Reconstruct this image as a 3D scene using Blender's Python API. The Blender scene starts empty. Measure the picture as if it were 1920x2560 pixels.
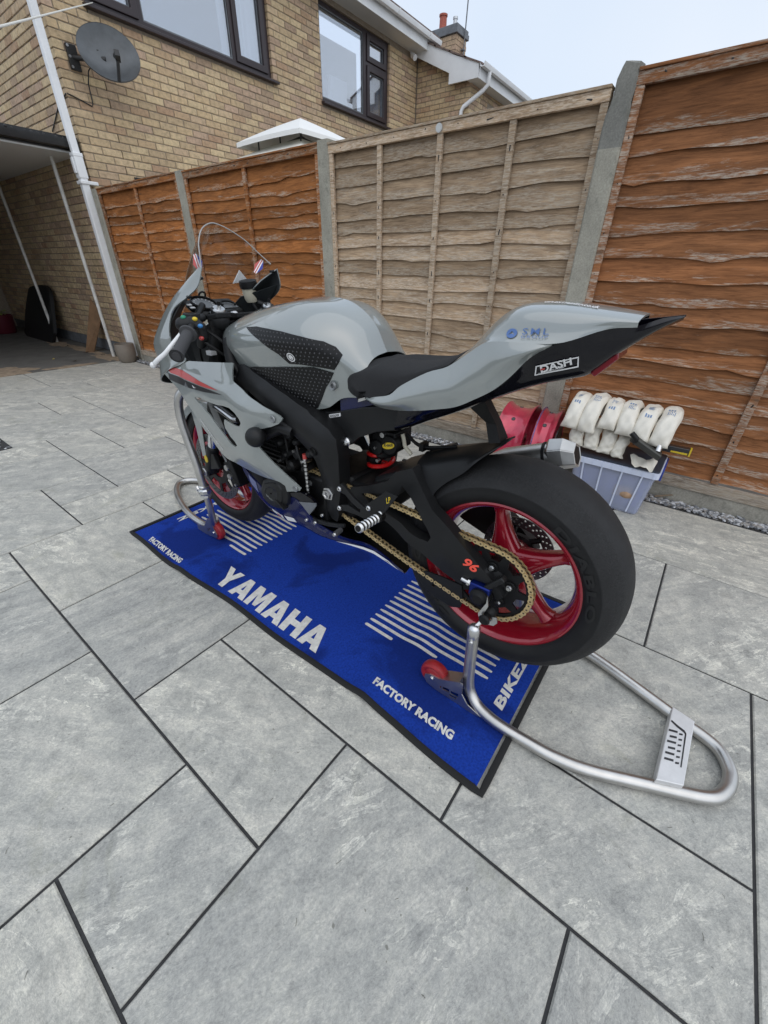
import bpy, bmesh, math, random
import numpy as np
from mathutils import Vector, Matrix
from mathutils.geometry import delaunay_2d_cdt
random.seed(7)
rng = np.random.default_rng(11)
S = bpy.context.scene
COL = S.collection
R = math.radians
PI = math.pi

# ---------------------------------------------------------------- camera
cam = bpy.data.objects.new('camera', bpy.data.cameras.new('camera'))
COL.objects.link(cam)
cam.matrix_world = Matrix(((0.60838466, 0.40183656, -0.68439425, -0.1480),
                           (-0.79353932, 0.32188874, -0.51641358, -0.4550),
                           (0.01278495, 0.85727185, 0.51470528, 1.1300),
                           (0, 0, 0, 1)))
cam.data.sensor_fit = 'VERTICAL'
cam.data.sensor_height = 24.0
cam.data.lens = 24.0 * 1010.16 / 2560.0
cam.data.clip_start = 0.02
cam.data.clip_end = 500
S.camera = cam

# ---------------------------------------------------------------- sky and sun (overcast)
SUN_EL, SUN_AZ = R(58), R(215)
world = bpy.data.worlds.new('World')
S.world = world
world.use_nodes = True
wn = world.node_tree
wn.nodes.clear()
sky = wn.nodes.new('ShaderNodeTexSky')
sky.sky_type = 'NISHITA'
sky.sun_disc = False
sky.sun_elevation = SUN_EL
sky.sun_rotation = SUN_AZ
sky.dust_density = 3.0
bg1 = wn.nodes.new('ShaderNodeBackground')
bg1.inputs['Strength'].default_value = 0.10
wn.links.new(sky.outputs[0], bg1.inputs[0])
bg2 = wn.nodes.new('ShaderNodeBackground')
bg2.inputs['Strength'].default_value = 0.98
tc = wn.nodes.new('ShaderNodeTexCoord')
cl = wn.nodes.new('ShaderNodeTexNoise')
cl.inputs['Scale'].default_value = 1.6
cl.inputs['Detail'].default_value = 3.0
wn.links.new(tc.outputs['Generated'], cl.inputs['Vector'])
ramp = wn.nodes.new('ShaderNodeValToRGB')
ramp.color_ramp.elements[0].position = 0.3
ramp.color_ramp.elements[0].color = (0.68, 0.79, 0.94, 1)
ramp.color_ramp.elements[1].position = 0.7
ramp.color_ramp.elements[1].color = (0.83, 0.89, 0.97, 1)
wn.links.new(cl.outputs['Fac'], ramp.inputs['Fac'])
wn.links.new(ramp.outputs[0], bg2.inputs[0])
mixw = wn.nodes.new('ShaderNodeMixShader')
mixw.inputs[0].default_value = 0.80
wn.links.new(bg1.outputs[0], mixw.inputs[1])
wn.links.new(bg2.outputs[0], mixw.inputs[2])
wo = wn.nodes.new('ShaderNodeOutputWorld')
wn.links.new(mixw.outputs[0], wo.inputs['Surface'])

sun = bpy.data.objects.new('sun', bpy.data.lights.new('sun', 'SUN'))
COL.objects.link(sun)
sun.data.energy = 0.8
sun.data.angle = R(100)
sun.data.color = (1.0, 0.965, 0.92)
sd = Vector((math.sin(SUN_AZ) * math.cos(SUN_EL), math.cos(SUN_AZ) * math.cos(SUN_EL), math.sin(SUN_EL)))
sun.rotation_euler = (-sd).to_track_quat('-Z', 'Y').to_euler()
sun.location = (-3, -4, 8)

S.view_settings.view_transform = 'Standard'
S.view_settings.look = 'None'
S.view_settings.exposure = 0.27
S.view_settings.gamma = 1.0
S.view_settings.use_curve_mapping = False
S.render.engine = 'CYCLES'
S.cycles.max_bounces = 8
S.cycles.transparent_max_bounces = 12
S.cycles.caustics_reflective = False
S.cycles.caustics_refractive = False

# ---------------------------------------------------------------- object helpers
def tag(o, label=None, cat=None, group=None, kind=None):
    if label: o['label'] = label
    if cat: o['category'] = cat
    if group: o['group'] = group
    if kind: o['kind'] = kind
    return o

def empty(name, loc=(0, 0, 0), rz=0.0, parent=None):
    o = bpy.data.objects.new(name, None)
    COL.objects.link(o)
    o.empty_display_size = 0.1
    o.location = loc
    o.rotation_euler = (0, 0, rz)
    if parent: o.parent = parent
    return o

def thing(name, label, cat, loc=(0, 0, 0), rz=0.0, group=None):
    return tag(empty(name, loc, rz), label, cat, group)

def put(name, me, parent=None, loc=(0, 0, 0), rot=(0, 0, 0), label=None):
    o = bpy.data.objects.new(name, me)
    COL.objects.link(o)
    o.location = loc
    o.rotation_euler = rot
    if parent: o.parent = parent
    if label: o['label'] = label
    return o

def copy_tree(o, parent=None):
    c = o.copy()
    COL.objects.link(c)
    if parent: c.parent = parent
    for ch in list(o.children):
        copy_tree(ch, c)
    return c

class MB:
    def __init__(s):
        s.v = []; s.f = []; s.m = []; s.mi = 0
    def add(s, v, f):
        n = len(s.v)
        s.v += [tuple(map(float, p)) for p in v]
        s.f += [tuple(i + n for i in q) for q in f]
        s.m += [s.mi] * len(f)
        return s
    def mat(s, i):
        s.mi = i
        return s
    def box(s, x0, x1, y0, y1, z0, z1):
        v = [(x, y, z) for x in (x0, x1) for y in (y0, y1) for z in (z0, z1)]
        return s.add(v, [(0, 1, 3, 2), (4, 6, 7, 5), (0, 4, 5, 1), (2, 3, 7, 6), (0, 2, 6, 4), (1, 5, 7, 3)])
    def boxm(s, M, sx, sy, sz):
        v = [M @ Vector((x * sx / 2, y * sy / 2, z * sz / 2)) for x in (-1, 1) for y in (-1, 1) for z in (-1, 1)]
        return s.add(v, [(0, 1, 3, 2), (4, 6, 7, 5), (0, 4, 5, 1), (2, 3, 7, 6), (0, 2, 6, 4), (1, 5, 7, 3)])
    def hexa(s, a, b):
        """two quads a, b (4 corner points each) joined to a solid"""
        v = list(a) + list(b)
        return s.add(v, [(0, 3, 2, 1), (4, 5, 6, 7), (0, 1, 5, 4), (1, 2, 6, 5), (2, 3, 7, 6), (3, 0, 4, 7)])
    def tube(s, pts, r, seg=12, caps=True, sy=1.0, up=None):
        pts = [Vector(p) for p in pts]
        n = len(pts)
        rs = r if isinstance(r, (list, tuple)) else [r] * n
        tg = []
        for i in range(n):
            a = pts[max(0, i - 1)]; b = pts[min(n - 1, i + 1)]
            t = (b - a)
            tg.append(t.normalized() if t.length > 1e-9 else Vector((0, 0, 1)))
        u = Vector(up) if up else (Vector((0, 0, 1)) if abs(tg[0].z) < 0.9 else Vector((1, 0, 0)))
        u = (u - tg[0] * u.dot(tg[0])).normalized()
        v = []; f = []
        for i in range(n):
            u = (u - tg[i] * u.dot(tg[i]))
            u = u.normalized() if u.length > 1e-6 else tg[i].orthogonal().normalized()
            w = tg[i].cross(u)
            for k in range(seg):
                a = 2 * PI * k / seg
                v.append(pts[i] + (u * math.cos(a) + w * math.sin(a) * sy) * rs[i])
        for i in range(n - 1):
            for k in range(seg):
                k2 = (k + 1) % seg
                f.append((i * seg + k, i * seg + k2, (i + 1) * seg + k2, (i + 1) * seg + k))
        if caps:
            f.append(tuple(range(seg))[::-1])
            f.append(tuple((n - 1) * seg + k for k in range(seg)))
        return s.add(v, f)
    def lathe(s, prof, c, ax, seg=32, a0=0.0, a1=2 * PI, close=False):
        """prof: (radius, height along ax) pairs; c: origin; ax: axis"""
        ax = Vector(ax).normalized(); c = Vector(c)
        u = ax.orthogonal().normalized(); w = ax.cross(u)
        full = abs(a1 - a0 - 2 * PI) < 1e-6
        ns = seg if full else seg + 1
        v = []; f = []
        for k in range(ns):
            a = a0 + (a1 - a0) * k / seg
            d = u * math.cos(a) + w * math.sin(a)
            for (r, h) in prof:
                v.append(c + ax * h + d * r)
        m = len(prof)
        for k in range(seg):
            k2 = (k + 1) % ns
            for i in range(m - 1 + (1 if close else 0)):
                j = (i + 1) % m
                f.append((k * m + i, k2 * m + i, k2 * m + j, k * m + j))
        return s.add(v, f)
    def cyl(s, a, b, r, seg=16, r2=None):
        return s.tube([a, b], [r, r if r2 is None else r2], seg)
    def grid(s, P, closed_u=False, closed_v=False):
        """P: rows of points"""
        nr, nc = len(P), len(P[0])
        v = [p for row in P for p in row]; f = []
        for i in range(nr - (0 if closed_u else 1)):
            for j in range(nc - (0 if closed_v else 1)):
                i2 = (i + 1) % nr; j2 = (j + 1) % nc
                f.append((i * nc + j, i * nc + j2, i2 * nc + j2, i2 * nc + j))
        return s.add(v, f)
    def sphere(s, c, r, seg=16, rings=10, sc=(1, 1, 1)):
        v = []; f = []
        for i in range(rings + 1):
            t = PI * i / rings
            for k in range(seg):
                a = 2 * PI * k / seg
                v.append((c[0] + r * sc[0] * math.sin(t) * math.cos(a), c[1] + r * sc[1] * math.sin(t) * math.sin(a), c[2] + r * sc[2] * math.cos(t)))
        for i in range(rings):
            for k in range(seg):
                k2 = (k + 1) % seg
                f.append((i * seg + k, (i + 1) * seg + k, (i + 1) * seg + k2, i * seg + k2))
        return s.add(v, f)
    def mesh(s, name, mats, smooth=40, merge=1e-6):
        me = bpy.data.meshes.new(name)
        me.from_pydata(s.v, [], s.f)
        mats = mats if isinstance(mats, (list, tuple)) else [mats]
        for m in mats: me.materials.append(m)
        for p, i in zip(me.polygons, s.m): p.material_index = min(i, len(mats) - 1)
        bm = bmesh.new(); bm.from_mesh(me)
        if merge:
            bmesh.ops.remove_doubles(bm, verts=bm.verts, dist=merge)
        bmesh.ops.recalc_face_normals(bm, faces=bm.faces)
        bm.to_mesh(me); bm.free()
        if smooth:
            me.polygons.foreach_set('use_smooth', [True] * len(me.polygons))
            me.set_sharp_from_angle(angle=R(smooth))
        return me
    def obj(s, name, mats, parent=None, smooth=40, bevel=0, loc=(0, 0, 0), rot=(0, 0, 0), label=None, seg=2):
        o = put(name, s.mesh(name, mats, smooth), parent, loc, rot, label)
        if bevel:
            b = o.modifiers.new('bevel', 'BEVEL'); b.width = bevel; b.segments = seg; b.limit_method = 'ANGLE'; b.angle_limit = R(35)
            b.harden_normals = False
        return o

def in_poly(p, poly):
    x, y = p; c = False; n = len(poly); j = n - 1
    for i in range(n):
        xi, yi = poly[i]; xj, yj = poly[j]
        if (yi > y) != (yj > y) and x < (xj - xi) * (y - yi) / (yj - yi) + xi: c = not c
        j = i
    return c

def densify(poly, d):
    out = []
    for i in range(len(poly)):
        a = Vector(poly[i]); b = Vector(poly[(i + 1) % len(poly)])
        n = max(1, int(math.ceil((b - a).length / d)))
        for k in range(n): out.append(tuple(a + (b - a) * k / n))
    return out

def smooth_poly(poly, n=4, closed=True):
    """Catmull-Rom through the points"""
    P = [Vector(p) for p in poly]; m = len(P); out = []
    rg = range(m) if closed else range(m - 1)
    for i in rg:
        if closed: p0, p1, p2, p3 = P[i - 1], P[i], P[(i + 1) % m], P[(i + 2) % m]
        else: p0, p1, p2, p3 = P[max(0, i - 1)], P[i], P[i + 1], P[min(m - 1, i + 2)]
        for k in range(n):
            t = k / n
            out.append(tuple(0.5 * ((2 * p1) + (p2 - p0) * t + (2 * p0 - 5 * p1 + 4 * p2 - p3) * t * t + (3 * p1 - p0 - 3 * p2 + p3) * t ** 3)))
    if not closed: out.append(tuple(P[-1]))
    return out

def tri2d(outline, holes=(), d=None):
    """triangulate a 2-D outline with holes; d adds interior points on a grid of that pitch"""
    vs = []; es = []
    for loop in [outline] + list(holes):
        n0 = len(vs); L = densify(loop, d) if d else list(loop)
        vs += L; es += [(n0 + i, n0 + (i + 1) % len(L)) for i in range(len(L))]
    if d:
        xs = [p[0] for p in outline]; ys = [p[1] for p in outline]
        h = d * 0.866; j = 0; y = min(ys) + h / 2
        B = np.array(vs)
        while y < max(ys):
            x = min(xs) + (d / 2 if j % 2 else 0)
            while x < max(xs):
                if in_poly((x, y), outline) and not any(in_poly((x, y), hl) for hl in holes):
                    if np.min((B[:, 0] - x) ** 2 + (B[:, 1] - y) ** 2) > (0.45 * d) ** 2: vs.append((x, y))
                x += d
            y += h; j += 1
    r = delaunay_2d_cdt([Vector(p[:2]) for p in vs], es, [], 0, 1e-7)
    V = [tuple(p) for p in r[0]]; T = []
    for t in r[2]:
        c = (sum(V[i][0] for i in t) / len(t), sum(V[i][1] for i in t) / len(t))
        if in_poly(c, outline) and not any(in_poly(c, hl) for hl in holes): T.append(tuple(t))
    return V, T

def shell(mb, P, Q, T, walls=True):
    """front points P, back points Q, triangles T -> closed solid"""
    n = len(P)
    f = [tuple(t) for t in T] + [tuple(i + n for i in t[::-1]) for t in T]
    if walls:
        E = {}
        for t in T:
            for a, b in zip(t, t[1:] + t[:1]):
                E[(a, b)] = 1
        for (a, b) in E:
            if (b, a) not in E: f.append((b, a, a + n, b + n))
    return mb.add(list(P) + list(Q), f)

def plate(mb, outline, holes, fn, th, d=None):
    """flat plate: fn(u, v, w) -> 3-D; w runs from 0 to th"""
    V, T = tri2d(outline, holes, d)
    return shell(mb, [fn(u, v, 0) for u, v in V], [fn(u, v, th) for u, v in V], T)

def arc(cx, cy, r, a0, a1, n):
    return [(cx + r * math.cos(a0 + (a1 - a0) * i / n), cy + r * math.sin(a0 + (a1 - a0) * i / n)) for i in range(n + 1)]
def circ(cx, cy, r, n=16, a=0):
    return [(cx + r * math.cos(a + 2 * PI * i / n), cy + r * math.sin(a + 2 * PI * i / n)) for i in range(n)]

def text_tris(txt, size=1.0, shear=0.0, weight=0.0, spacing=1.0, d=None):
    """lettering as flat triangles: (points, triangles, width)"""
    cu = bpy.data.curves.new('lettering', 'FONT')
    cu.body = txt; cu.size = size; cu.shear = shear; cu.offset = weight; cu.space_character = spacing
    cu.resolution_u = 3
    ob = bpy.data.objects.new('lettering', cu)
    COL.objects.link(ob)
    dg = bpy.context.evaluated_depsgraph_get()
    me = bpy.data.meshes.new_from_object(ob.evaluated_get(dg))
    bm = bmesh.new(); bm.from_mesh(me)
    bmesh.ops.triangulate(bm, faces=bm.faces)
    if d:
        for _ in range(4):
            le = [e for e in bm.edges if e.calc_length() > d]
            if not le: break
            bmesh.ops.subdivide_edges(bm, edges=le, cuts=1)
            bmesh.ops.triangulate(bm, faces=bm.faces)
    bm.verts.index_update()
    V = [(v.co.x, v.co.y) for v in bm.verts]
    T = [tuple(v.index for v in f.verts) for f in bm.faces]
    bm.free()
    COL.objects.unlink(ob); bpy.data.objects.remove(ob); bpy.data.curves.remove(cu); bpy.data.meshes.remove(me)
    return V, T

class RBF:
    """smooth surface x(y, z) through scattered points (thin-plate spline)"""
    def __init__(s, pts, reg=1e-4):
        P = np.array([(p[1], p[2]) for p in pts]); f = np.array([p[0] for p in pts]); n = len(P)
        s.P = P
        A = np.zeros((n + 3, n + 3)); A[:n, :n] = s.k(P, P) + reg * np.eye(n)
        A[:n, n] = 1; A[:n, n + 1:] = P; A[n, :n] = 1; A[n + 1:, :n] = P.T
        s.w = np.linalg.solve(A, np.concatenate([f, [0, 0, 0]]))
    @staticmethod
    def k(a, b):
        d2 = ((a[:, None, :] - b[None, :, :]) ** 2).sum(-1)
        return np.where(d2 > 1e-14, 0.5 * d2 * np.log(np.maximum(d2, 1e-14)), 0.0)
    def __call__(s, y, z):
        q = np.array([[y, z]]); n = len(s.P)
        return float((s.k(q, s.P) @ s.w[:n])[0] + s.w[n] + s.w[n + 1] * y + s.w[n + 2] * z)

def crm(vals, t):
    """Catmull-Rom of a list of numpy points at parameter t in 0..len-1"""
    n = len(vals); i = min(int(t), n - 2); u = t - i
    p1, p2 = vals[i], vals[i + 1]
    p0 = vals[i - 1] if i > 0 else 2 * p1 - p2
    p3 = vals[i + 2] if i + 2 < n else 2 * p2 - p1
    return 0.5 * (2 * p1 + (p2 - p0) * u + (2 * p0 - 5 * p1 + 4 * p2 - p3) * u * u + (3 * p1 - p0 - 3 * p2 + p3) * u ** 3)

def patch(stations, nu=6, nv=6):
    """tensor patch through a grid of points -> dense rows"""
    A = [[np.array(p, float) for p in st] for st in stations]
    m, n = len(A), len(A[0])
    rows = []
    for a in range((m - 1) * nu + 1):
        t = a / nu
        ctrl = [crm([A[i][j] for i in range(m)], t) for j in range(n)]
        rows.append([tuple(crm(ctrl, b / nv)) for b in range((n - 1) * nv + 1)])
    return rows

# ---------------------------------------------------------------- material helpers
def newmat(name):
    m = bpy.data.materials.new(name)
    m.use_nodes = True
    nt = m.node_tree; nt.nodes.clear()
    out = nt.nodes.new('ShaderNodeOutputMaterial')
    p = nt.nodes.new('ShaderNodeBsdfPrincipled')
    nt.links.new(p.outputs[0], out.inputs[0])
    return m, nt, p

def N(nt, typ, **kw):
    n = nt.nodes.new('ShaderNode' + typ)
    for k, v in kw.items():
        if k in n.inputs: n.inputs[k].default_value = v
        else: setattr(n, k, v)
    return n

def L(nt, a, b): nt.links.new(a, b)

def ramp_node(nt, fac, stops, interp='LINEAR'):
    r = nt.nodes.new('ShaderNodeValToRGB'); cr = r.color_ramp; cr.interpolation = interp
    while len(cr.elements) < len(stops): cr.elements.new(0.5)
    for e, (p, c) in zip(cr.elements, stops):
        e.position = p; e.color = (c, c, c, 1) if isinstance(c, (int, float)) else (*c, 1)
    L(nt, fac, r.inputs[0]); return r.outputs[0]

def mixc(nt, fac, a, b, mode='MIX'):
    m = nt.nodes.new('ShaderNodeMix'); m.data_type = 'RGBA'; m.blend_type = mode
    for sock, val in ((m.inputs['Factor'], fac), (m.inputs[6], a), (m.inputs[7], b)):
        if isinstance(val, (int, float)): sock.default_value = val
        elif isinstance(val, tuple): sock.default_value = (*val, 1)
        else: L(nt, val, sock)
    return m.outputs[2]

def math_node(nt, op, a, b=None):
    m = nt.nodes.new('ShaderNodeMath'); m.operation = op
    for s, v in ((m.inputs[0], a), (m.inputs[1], b)):
        if v is None: continue
        if isinstance(v, (int, float)): s.default_value = v
        else: L(nt, v, s)
    return m.outputs[0]

def coords(nt, kind='Object', scale=(1, 1, 1), rnd=0.0, rot=(0, 0, 0)):
    t = nt.nodes.new('ShaderNodeTexCoord')
    mp = nt.nodes.new('ShaderNodeMapping'); mp.inputs['Scale'].default_value = scale; mp.inputs['Rotation'].default_value = rot
    src = t.outputs[kind]
    if rnd:
        oi = nt.nodes.new('ShaderNodeObjectInfo')
        ad = nt.nodes.new('ShaderNodeVectorMath'); ad.operation = 'MULTIPLY_ADD'
        L(nt, oi.outputs['Random'], ad.inputs[0]); ad.inputs[1].default_value = (rnd, rnd * 1.7, rnd * 0.6)
        L(nt, src, ad.inputs[2]); src = ad.outputs[0]
    L(nt, src, mp.inputs[0]); return mp.outputs[0]

def noise(nt, vec, scale, detail=4, rough=0.55, dist=0.0):
    n = N(nt, 'TexNoise', Scale=scale, Detail=detail, Roughness=rough, Distortion=dist)
    L(nt, vec, n.inputs['Vector']); return n.outputs['Fac']

def bump(nt, p, h, strength=0.3, dist=0.01):
    b = N(nt, 'Bump', Strength=strength, Distance=dist)
    L(nt, h, b.inputs['Height']); L(nt, b.outputs[0], p.inputs['Normal'])

def plain(name, col, rough=0.5, metal=0.0, coat=0.0, var=0.0, vscale=30, bmp=0.0, bscale=200, spec=0.5, rvar=0.0):
    m, nt, p = newmat(name)
    p.inputs['Base Color'].default_value = (*col, 1)
    p.inputs['Roughness'].default_value = rough
    p.inputs['Metallic'].default_value = metal
    p.inputs['Coat Weight'].default_value = coat
    p.inputs['Coat Roughness'].default_value = 0.04
    p.inputs['Specular IOR Level'].default_value = spec
    v = coords(nt)
    if var:
        n = noise(nt, v, vscale, 5, 0.6)
        c = ramp_node(nt, n, [(0.3, tuple(x * (1 - var) for x in col)), (0.7, tuple(min(1, x * (1 + var)) for x in col))])
        L(nt, c, p.inputs['Base Color'])
    if rvar:
        n2 = noise(nt, v, vscale * 0.6, 4, 0.6)
        rr = ramp_node(nt, n2, [(0.3, max(0, rough - rvar)), (0.7, min(1, rough + rvar))])
        L(nt, rr, p.inputs['Roughness'])
    if bmp:
        bump(nt, p, noise(nt, v, bscale, 3, 0.6), bmp, 0.002)
    return m
# ================================================================ setting materials
def slab_material():
    m, nt, p = newmat('porcelain_slab')
    oi = nt.nodes.new('ShaderNodeObjectInfo')
    rot = nt.nodes.new('ShaderNodeCombineXYZ'); L(nt, math_node(nt, 'MULTIPLY', oi.outputs['Random'], 1.5), rot.inputs[2])
    def C(scale, rnd):
        t = nt.nodes.new('ShaderNodeTexCoord'); ad = N(nt, 'VectorMath', operation='MULTIPLY_ADD')
        L(nt, oi.outputs['Random'], ad.inputs[0]); ad.inputs[1].default_value = (rnd, rnd * 1.7, rnd * .6)
        L(nt, t.outputs['Object'], ad.inputs[2])
        mr = N(nt, 'Mapping'); L(nt, ad.outputs[0], mr.inputs['Vector']); L(nt, rot.outputs[0], mr.inputs['Rotation'])
        mp = N(nt, 'Mapping', Scale=scale); L(nt, mr.outputs[0], mp.inputs['Vector']); return mp.outputs[0]
    v = C((1, 1, 1), 37.0); vs = C((1.0, 3.6, 1.0), 53.0)
    big = noise(nt, v, 2.4, 6, 0.62)
    streak = noise(nt, vs, 3.4, 12, 0.70, 1.0)
    vein = noise(nt, vs, 4.2, 14, 0.72, 1.8)
    mid = noise(nt, v, 17, 8, 0.74, 0.5)
    fine = noise(nt, v, 130, 6, 0.78)
    fib = noise(nt, C((1, 2.2, 1), 11.0), 75, 5, 0.7, 2.5)
    c = ramp_node(nt, streak, [(0.28, (0.345, 0.345, 0.328)), (0.5, (0.430, 0.425, 0.396)), (0.70, (0.57, 0.55, 0.500))])
    c = mixc(nt, 1.0, c, ramp_node(nt, big, [(0.3, (0.93, 0.935, 0.94)), (0.7, (1.06, 1.055, 1.04))]), 'MULTIPLY')
    gate = ramp_node(nt, noise(nt, v, 2.2, 4, 0.55), [(0.46, 0.0), (0.62, 1.0)])
    # chalky bands with ragged edges, sharp pale veins, a darker hairline beside them
    band = ramp_node(nt, vein, [(0.528, 0.0), (0.542, 1.0), (0.575, 0.45), (0.66, 0.0)])
    brk = ramp_node(nt, mid, [(0.42, 0.0), (0.52, 1.0)])
    c = mixc(nt, math_node(nt, 'MULTIPLY', math_node(nt, 'MULTIPLY', band, gate), brk), c, (0.72, 0.70, 0.63))
    vd = ramp_node(nt, math_node(nt, 'ABSOLUTE', math_node(nt, 'SUBTRACT', vein, 0.525)), [(0.0, 0.65), (0.010, 0.0)])
    c = mixc(nt, math_node(nt, 'MULTIPLY', vd, gate), c, (0.17, 0.175, 0.175))
    c = mixc(nt, 0.85, c, ramp_node(nt, mid, [(0.33, (0.74, 0.745, 0.75)), (0.5, (1, 1, 1)), (0.67, (1.22, 1.21, 1.17))]), 'MULTIPLY')
    c = mixc(nt, 0.9, c, ramp_node(nt, fib, [(0.30, (0.74, 0.745, 0.75)), (0.5, (1, 1, 1)), (0.70, (1.26, 1.25, 1.22))]), 'MULTIPLY')
    c = mixc(nt, 0.7, c, ramp_node(nt, fine, [(0.32, (0.66, 0.67, 0.67)), (0.5, (1, 1, 1)), (0.68, (1.3, 1.29, 1.26))]), 'MULTIPLY')
    al = ramp_node(nt, noise(nt, C((1, 1, 1), 91.0), 4.6, 8, 0.66, 0.8), [(0.60, 0.0), (0.75, 0.40)])
    c = mixc(nt, al, c, (0.235, 0.235, 0.15))
    grime = ramp_node(nt, noise(nt, C((1, 1, 1), 7.0), 3.0, 8, 0.75), [(0.58, 0.0), (0.75, 0.25)])
    c = mixc(nt, grime, c, (0.20, 0.20, 0.185))
    speck = ramp_node(nt, noise(nt, C((1, 1, 1), 29.0), 62, 2, 0.5), [(0.225, 0.6), (0.25, 0.0)])
    c = mixc(nt, speck, c, (0.11, 0.11, 0.085))
    c = mixc(nt, 1.0, c, ramp_node(nt, oi.outputs['Random'], [(0.0, (0.90, 0.905, 0.91)), (0.5, (1.0, 1.0, 0.99)), (1.0, (1.08, 1.07, 1.04))]), 'MULTIPLY')
    L(nt, c, p.inputs['Base Color'])
    L(nt, ramp_node(nt, mid, [(0.3, 0.50), (0.7, 0.66)]), p.inputs['Roughness'])
    p.inputs['Specular IOR Level'].default_value = 0.4
    h = math_node(nt, 'ADD', math_node(nt, 'MULTIPLY', vein, 0.6), math_node(nt, 'ADD', math_node(nt, 'MULTIPLY', fib, 0.3), math_node(nt, 'MULTIPLY', fine, 0.3)))
    bump(nt, p, h, 0.7, 0.004)
    return m

def brick_material(use_attr):
    m, nt, p = newmat('stock_brick')
    if use_attr:
        a = N(nt, 'Attribute', attribute_name='tint'); fac = a.outputs['Fac']
    else:
        oi = nt.nodes.new('ShaderNodeObjectInfo'); fac = oi.outputs['Random']
    g = nt.nodes.new('ShaderNodeNewGeometry')
    v = g.outputs['Position']
    c = ramp_node(nt, fac, [(0.0, (0.42, 0.275, 0.185)), (0.14, (0.57, 0.43, 0.265)), (0.34, (0.48, 0.365, 0.235)), (0.52, (0.63, 0.495, 0.31)),
                            (0.70, (0.56, 0.42, 0.28)), (0.86, (0.39, 0.285, 0.20)), (1.0, (0.55, 0.395, 0.285))])
    n1 = noise(nt, v, 22, 6, 0.65)
    c = mixc(nt, 0.9, c, ramp_node(nt, n1, [(0.28, (0.62, 0.60, 0.58)), (0.5, (1, 1, 1)), (0.72, (1.25, 1.22, 1.15))]), 'MULTIPLY')
    sp = ramp_node(nt, noise(nt, v, 150, 3, 0.6), [(0.30, 1.0), (0.36, 0.0)])
    c = mixc(nt, math_node(nt, 'MULTIPLY', sp, 0.7), c, (0.10, 0.075, 0.055))
    L(nt, c, p.inputs['Base Color'])
    p.inputs['Roughness'].default_value = 0.9
    p.inputs['Specular IOR Level'].default_value = 0.25
    bump(nt, p, noise(nt, v, 70, 6, 0.7), 0.5, 0.006)
    return m

def fence_material(name, stain, bare, amount):
    """rough sawn board: stain over bare weathered timber; local y runs along the board, z up from its lower edge"""
    m, nt, p = newmat(name)
    v = coords(nt, 'Object', rnd=23.0)
    vg = coords(nt, 'Object', scale=(6.0, 1.0, 16.0), rnd=23.0)
    vgl = coords(nt, 'Object', scale=(1.0, 1.3, 9.0), rnd=11.0)
    g1 = noise(nt, vg, 9, 8, 0.7, 0.7)
    g2 = noise(nt, vgl, 2.4, 6, 0.6, 1.2)
    warp = noise(nt, v, 3.2, 3, 0.5)
    # growth rings round the knots
    vk = coords(nt, 'Object', scale=(0.0, 2.1, 7.5), rnd=23.0)
    vor = N(nt, 'TexVoronoi', feature='F1', Scale=1.15, Randomness=1.0); L(nt, vk, vor.inputs['Vector'])
    kd = vor.outputs['Distance']
    ring = math_node(nt, 'SINE', math_node(nt, 'MULTIPLY', math_node(nt, 'ADD', kd, math_node(nt, 'MULTIPLY', warp, 0.15)), 70))
    ringc = ramp_node(nt, ring, [(0.0, (0.80, 0.77, 0.74)), (1.0, (1.08, 1.08, 1.07))])
    ringc = mixc(nt, ramp_node(nt, kd, [(0.10, 0.0), (0.34, 1.0)]), ringc, (1.0, 1.0, 1.0))
    knot = ramp_node(nt, kd, [(0.03, 1.0), (0.085, 0.0)])
    grain = ramp_node(nt, g1, [(0.3, (0.55, 0.51, 0.47)), (0.5, (1, 1, 1)), (0.7, (1.25, 1.25, 1.22))])
    tone = ramp_node(nt, g2, [(0.3, (0.60, 0.58, 0.56)), (0.7, (1.25, 1.24, 1.2))])
    base = mixc(nt, 1.0, stain, tone, 'MULTIPLY')
    base = mixc(nt, 1.0, base, grain, 'MULTIPLY')
    wb = mixc(nt, 1.0, bare, grain, 'MULTIPLY')
    wb = mixc(nt, 0.8, wb, ringc, 'MULTIPLY')
    base = mixc(nt, 0.45, base, ringc, 'MULTIPLY')
    # the stain has flaked off towards the lower edge and in long patches
    t = nt.nodes.new('ShaderNodeTexCoord'); sx = N(nt, 'SeparateXYZ'); L(nt, t.outputs['Object'], sx.inputs[0])
    low = ramp_node(nt, sx.outputs['Z'], [(0.0, 0.20), (0.03, 0.11), (0.075, 0.0), (0.12, -0.03)])
    pat = noise(nt, coords(nt, 'Object', scale=(1.0, 0.75, 6.5), rnd=71.0), 3.0, 10, 0.74, 0.7)
    fl = math_node(nt, 'ADD', pat, low)
    mask = ramp_node(nt, fl, [(amount, 0.0), (amount + 0.045, 0.55), (amount + 0.10, 0.95)])
    flake = ramp_node(nt, noise(nt, coords(nt, 'Object', scale=(1, 0.6, 4.5), rnd=17.0), 42, 6, 0.72), [(0.44, 0.08), (0.56, 1.0)])
    c = mixc(nt, math_node(nt, 'MULTIPLY', mask, flake), base, wb)
    c = mixc(nt, math_node(nt, 'MULTIPLY', knot, 0.75), c, (0.10, 0.055, 0.03))
    oi = nt.nodes.new('ShaderNodeObjectInfo')
    c = mixc(nt, 1.0, c, ramp_node(nt, oi.outputs['Random'], [(0.0, (0.70, 0.69, 0.67)), (0.5, (1.0, 1.0, 1.0)), (1.0, (1.22, 1.18, 1.14))]), 'MULTIPLY')
    L(nt, c, p.inputs['Base Color'])
    p.inputs['Roughness'].default_value = 0.82
    p.inputs['Specular IOR Level'].default_value = 0.25
    bump(nt, p, g1, 0.6, 0.004)
    return m

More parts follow.
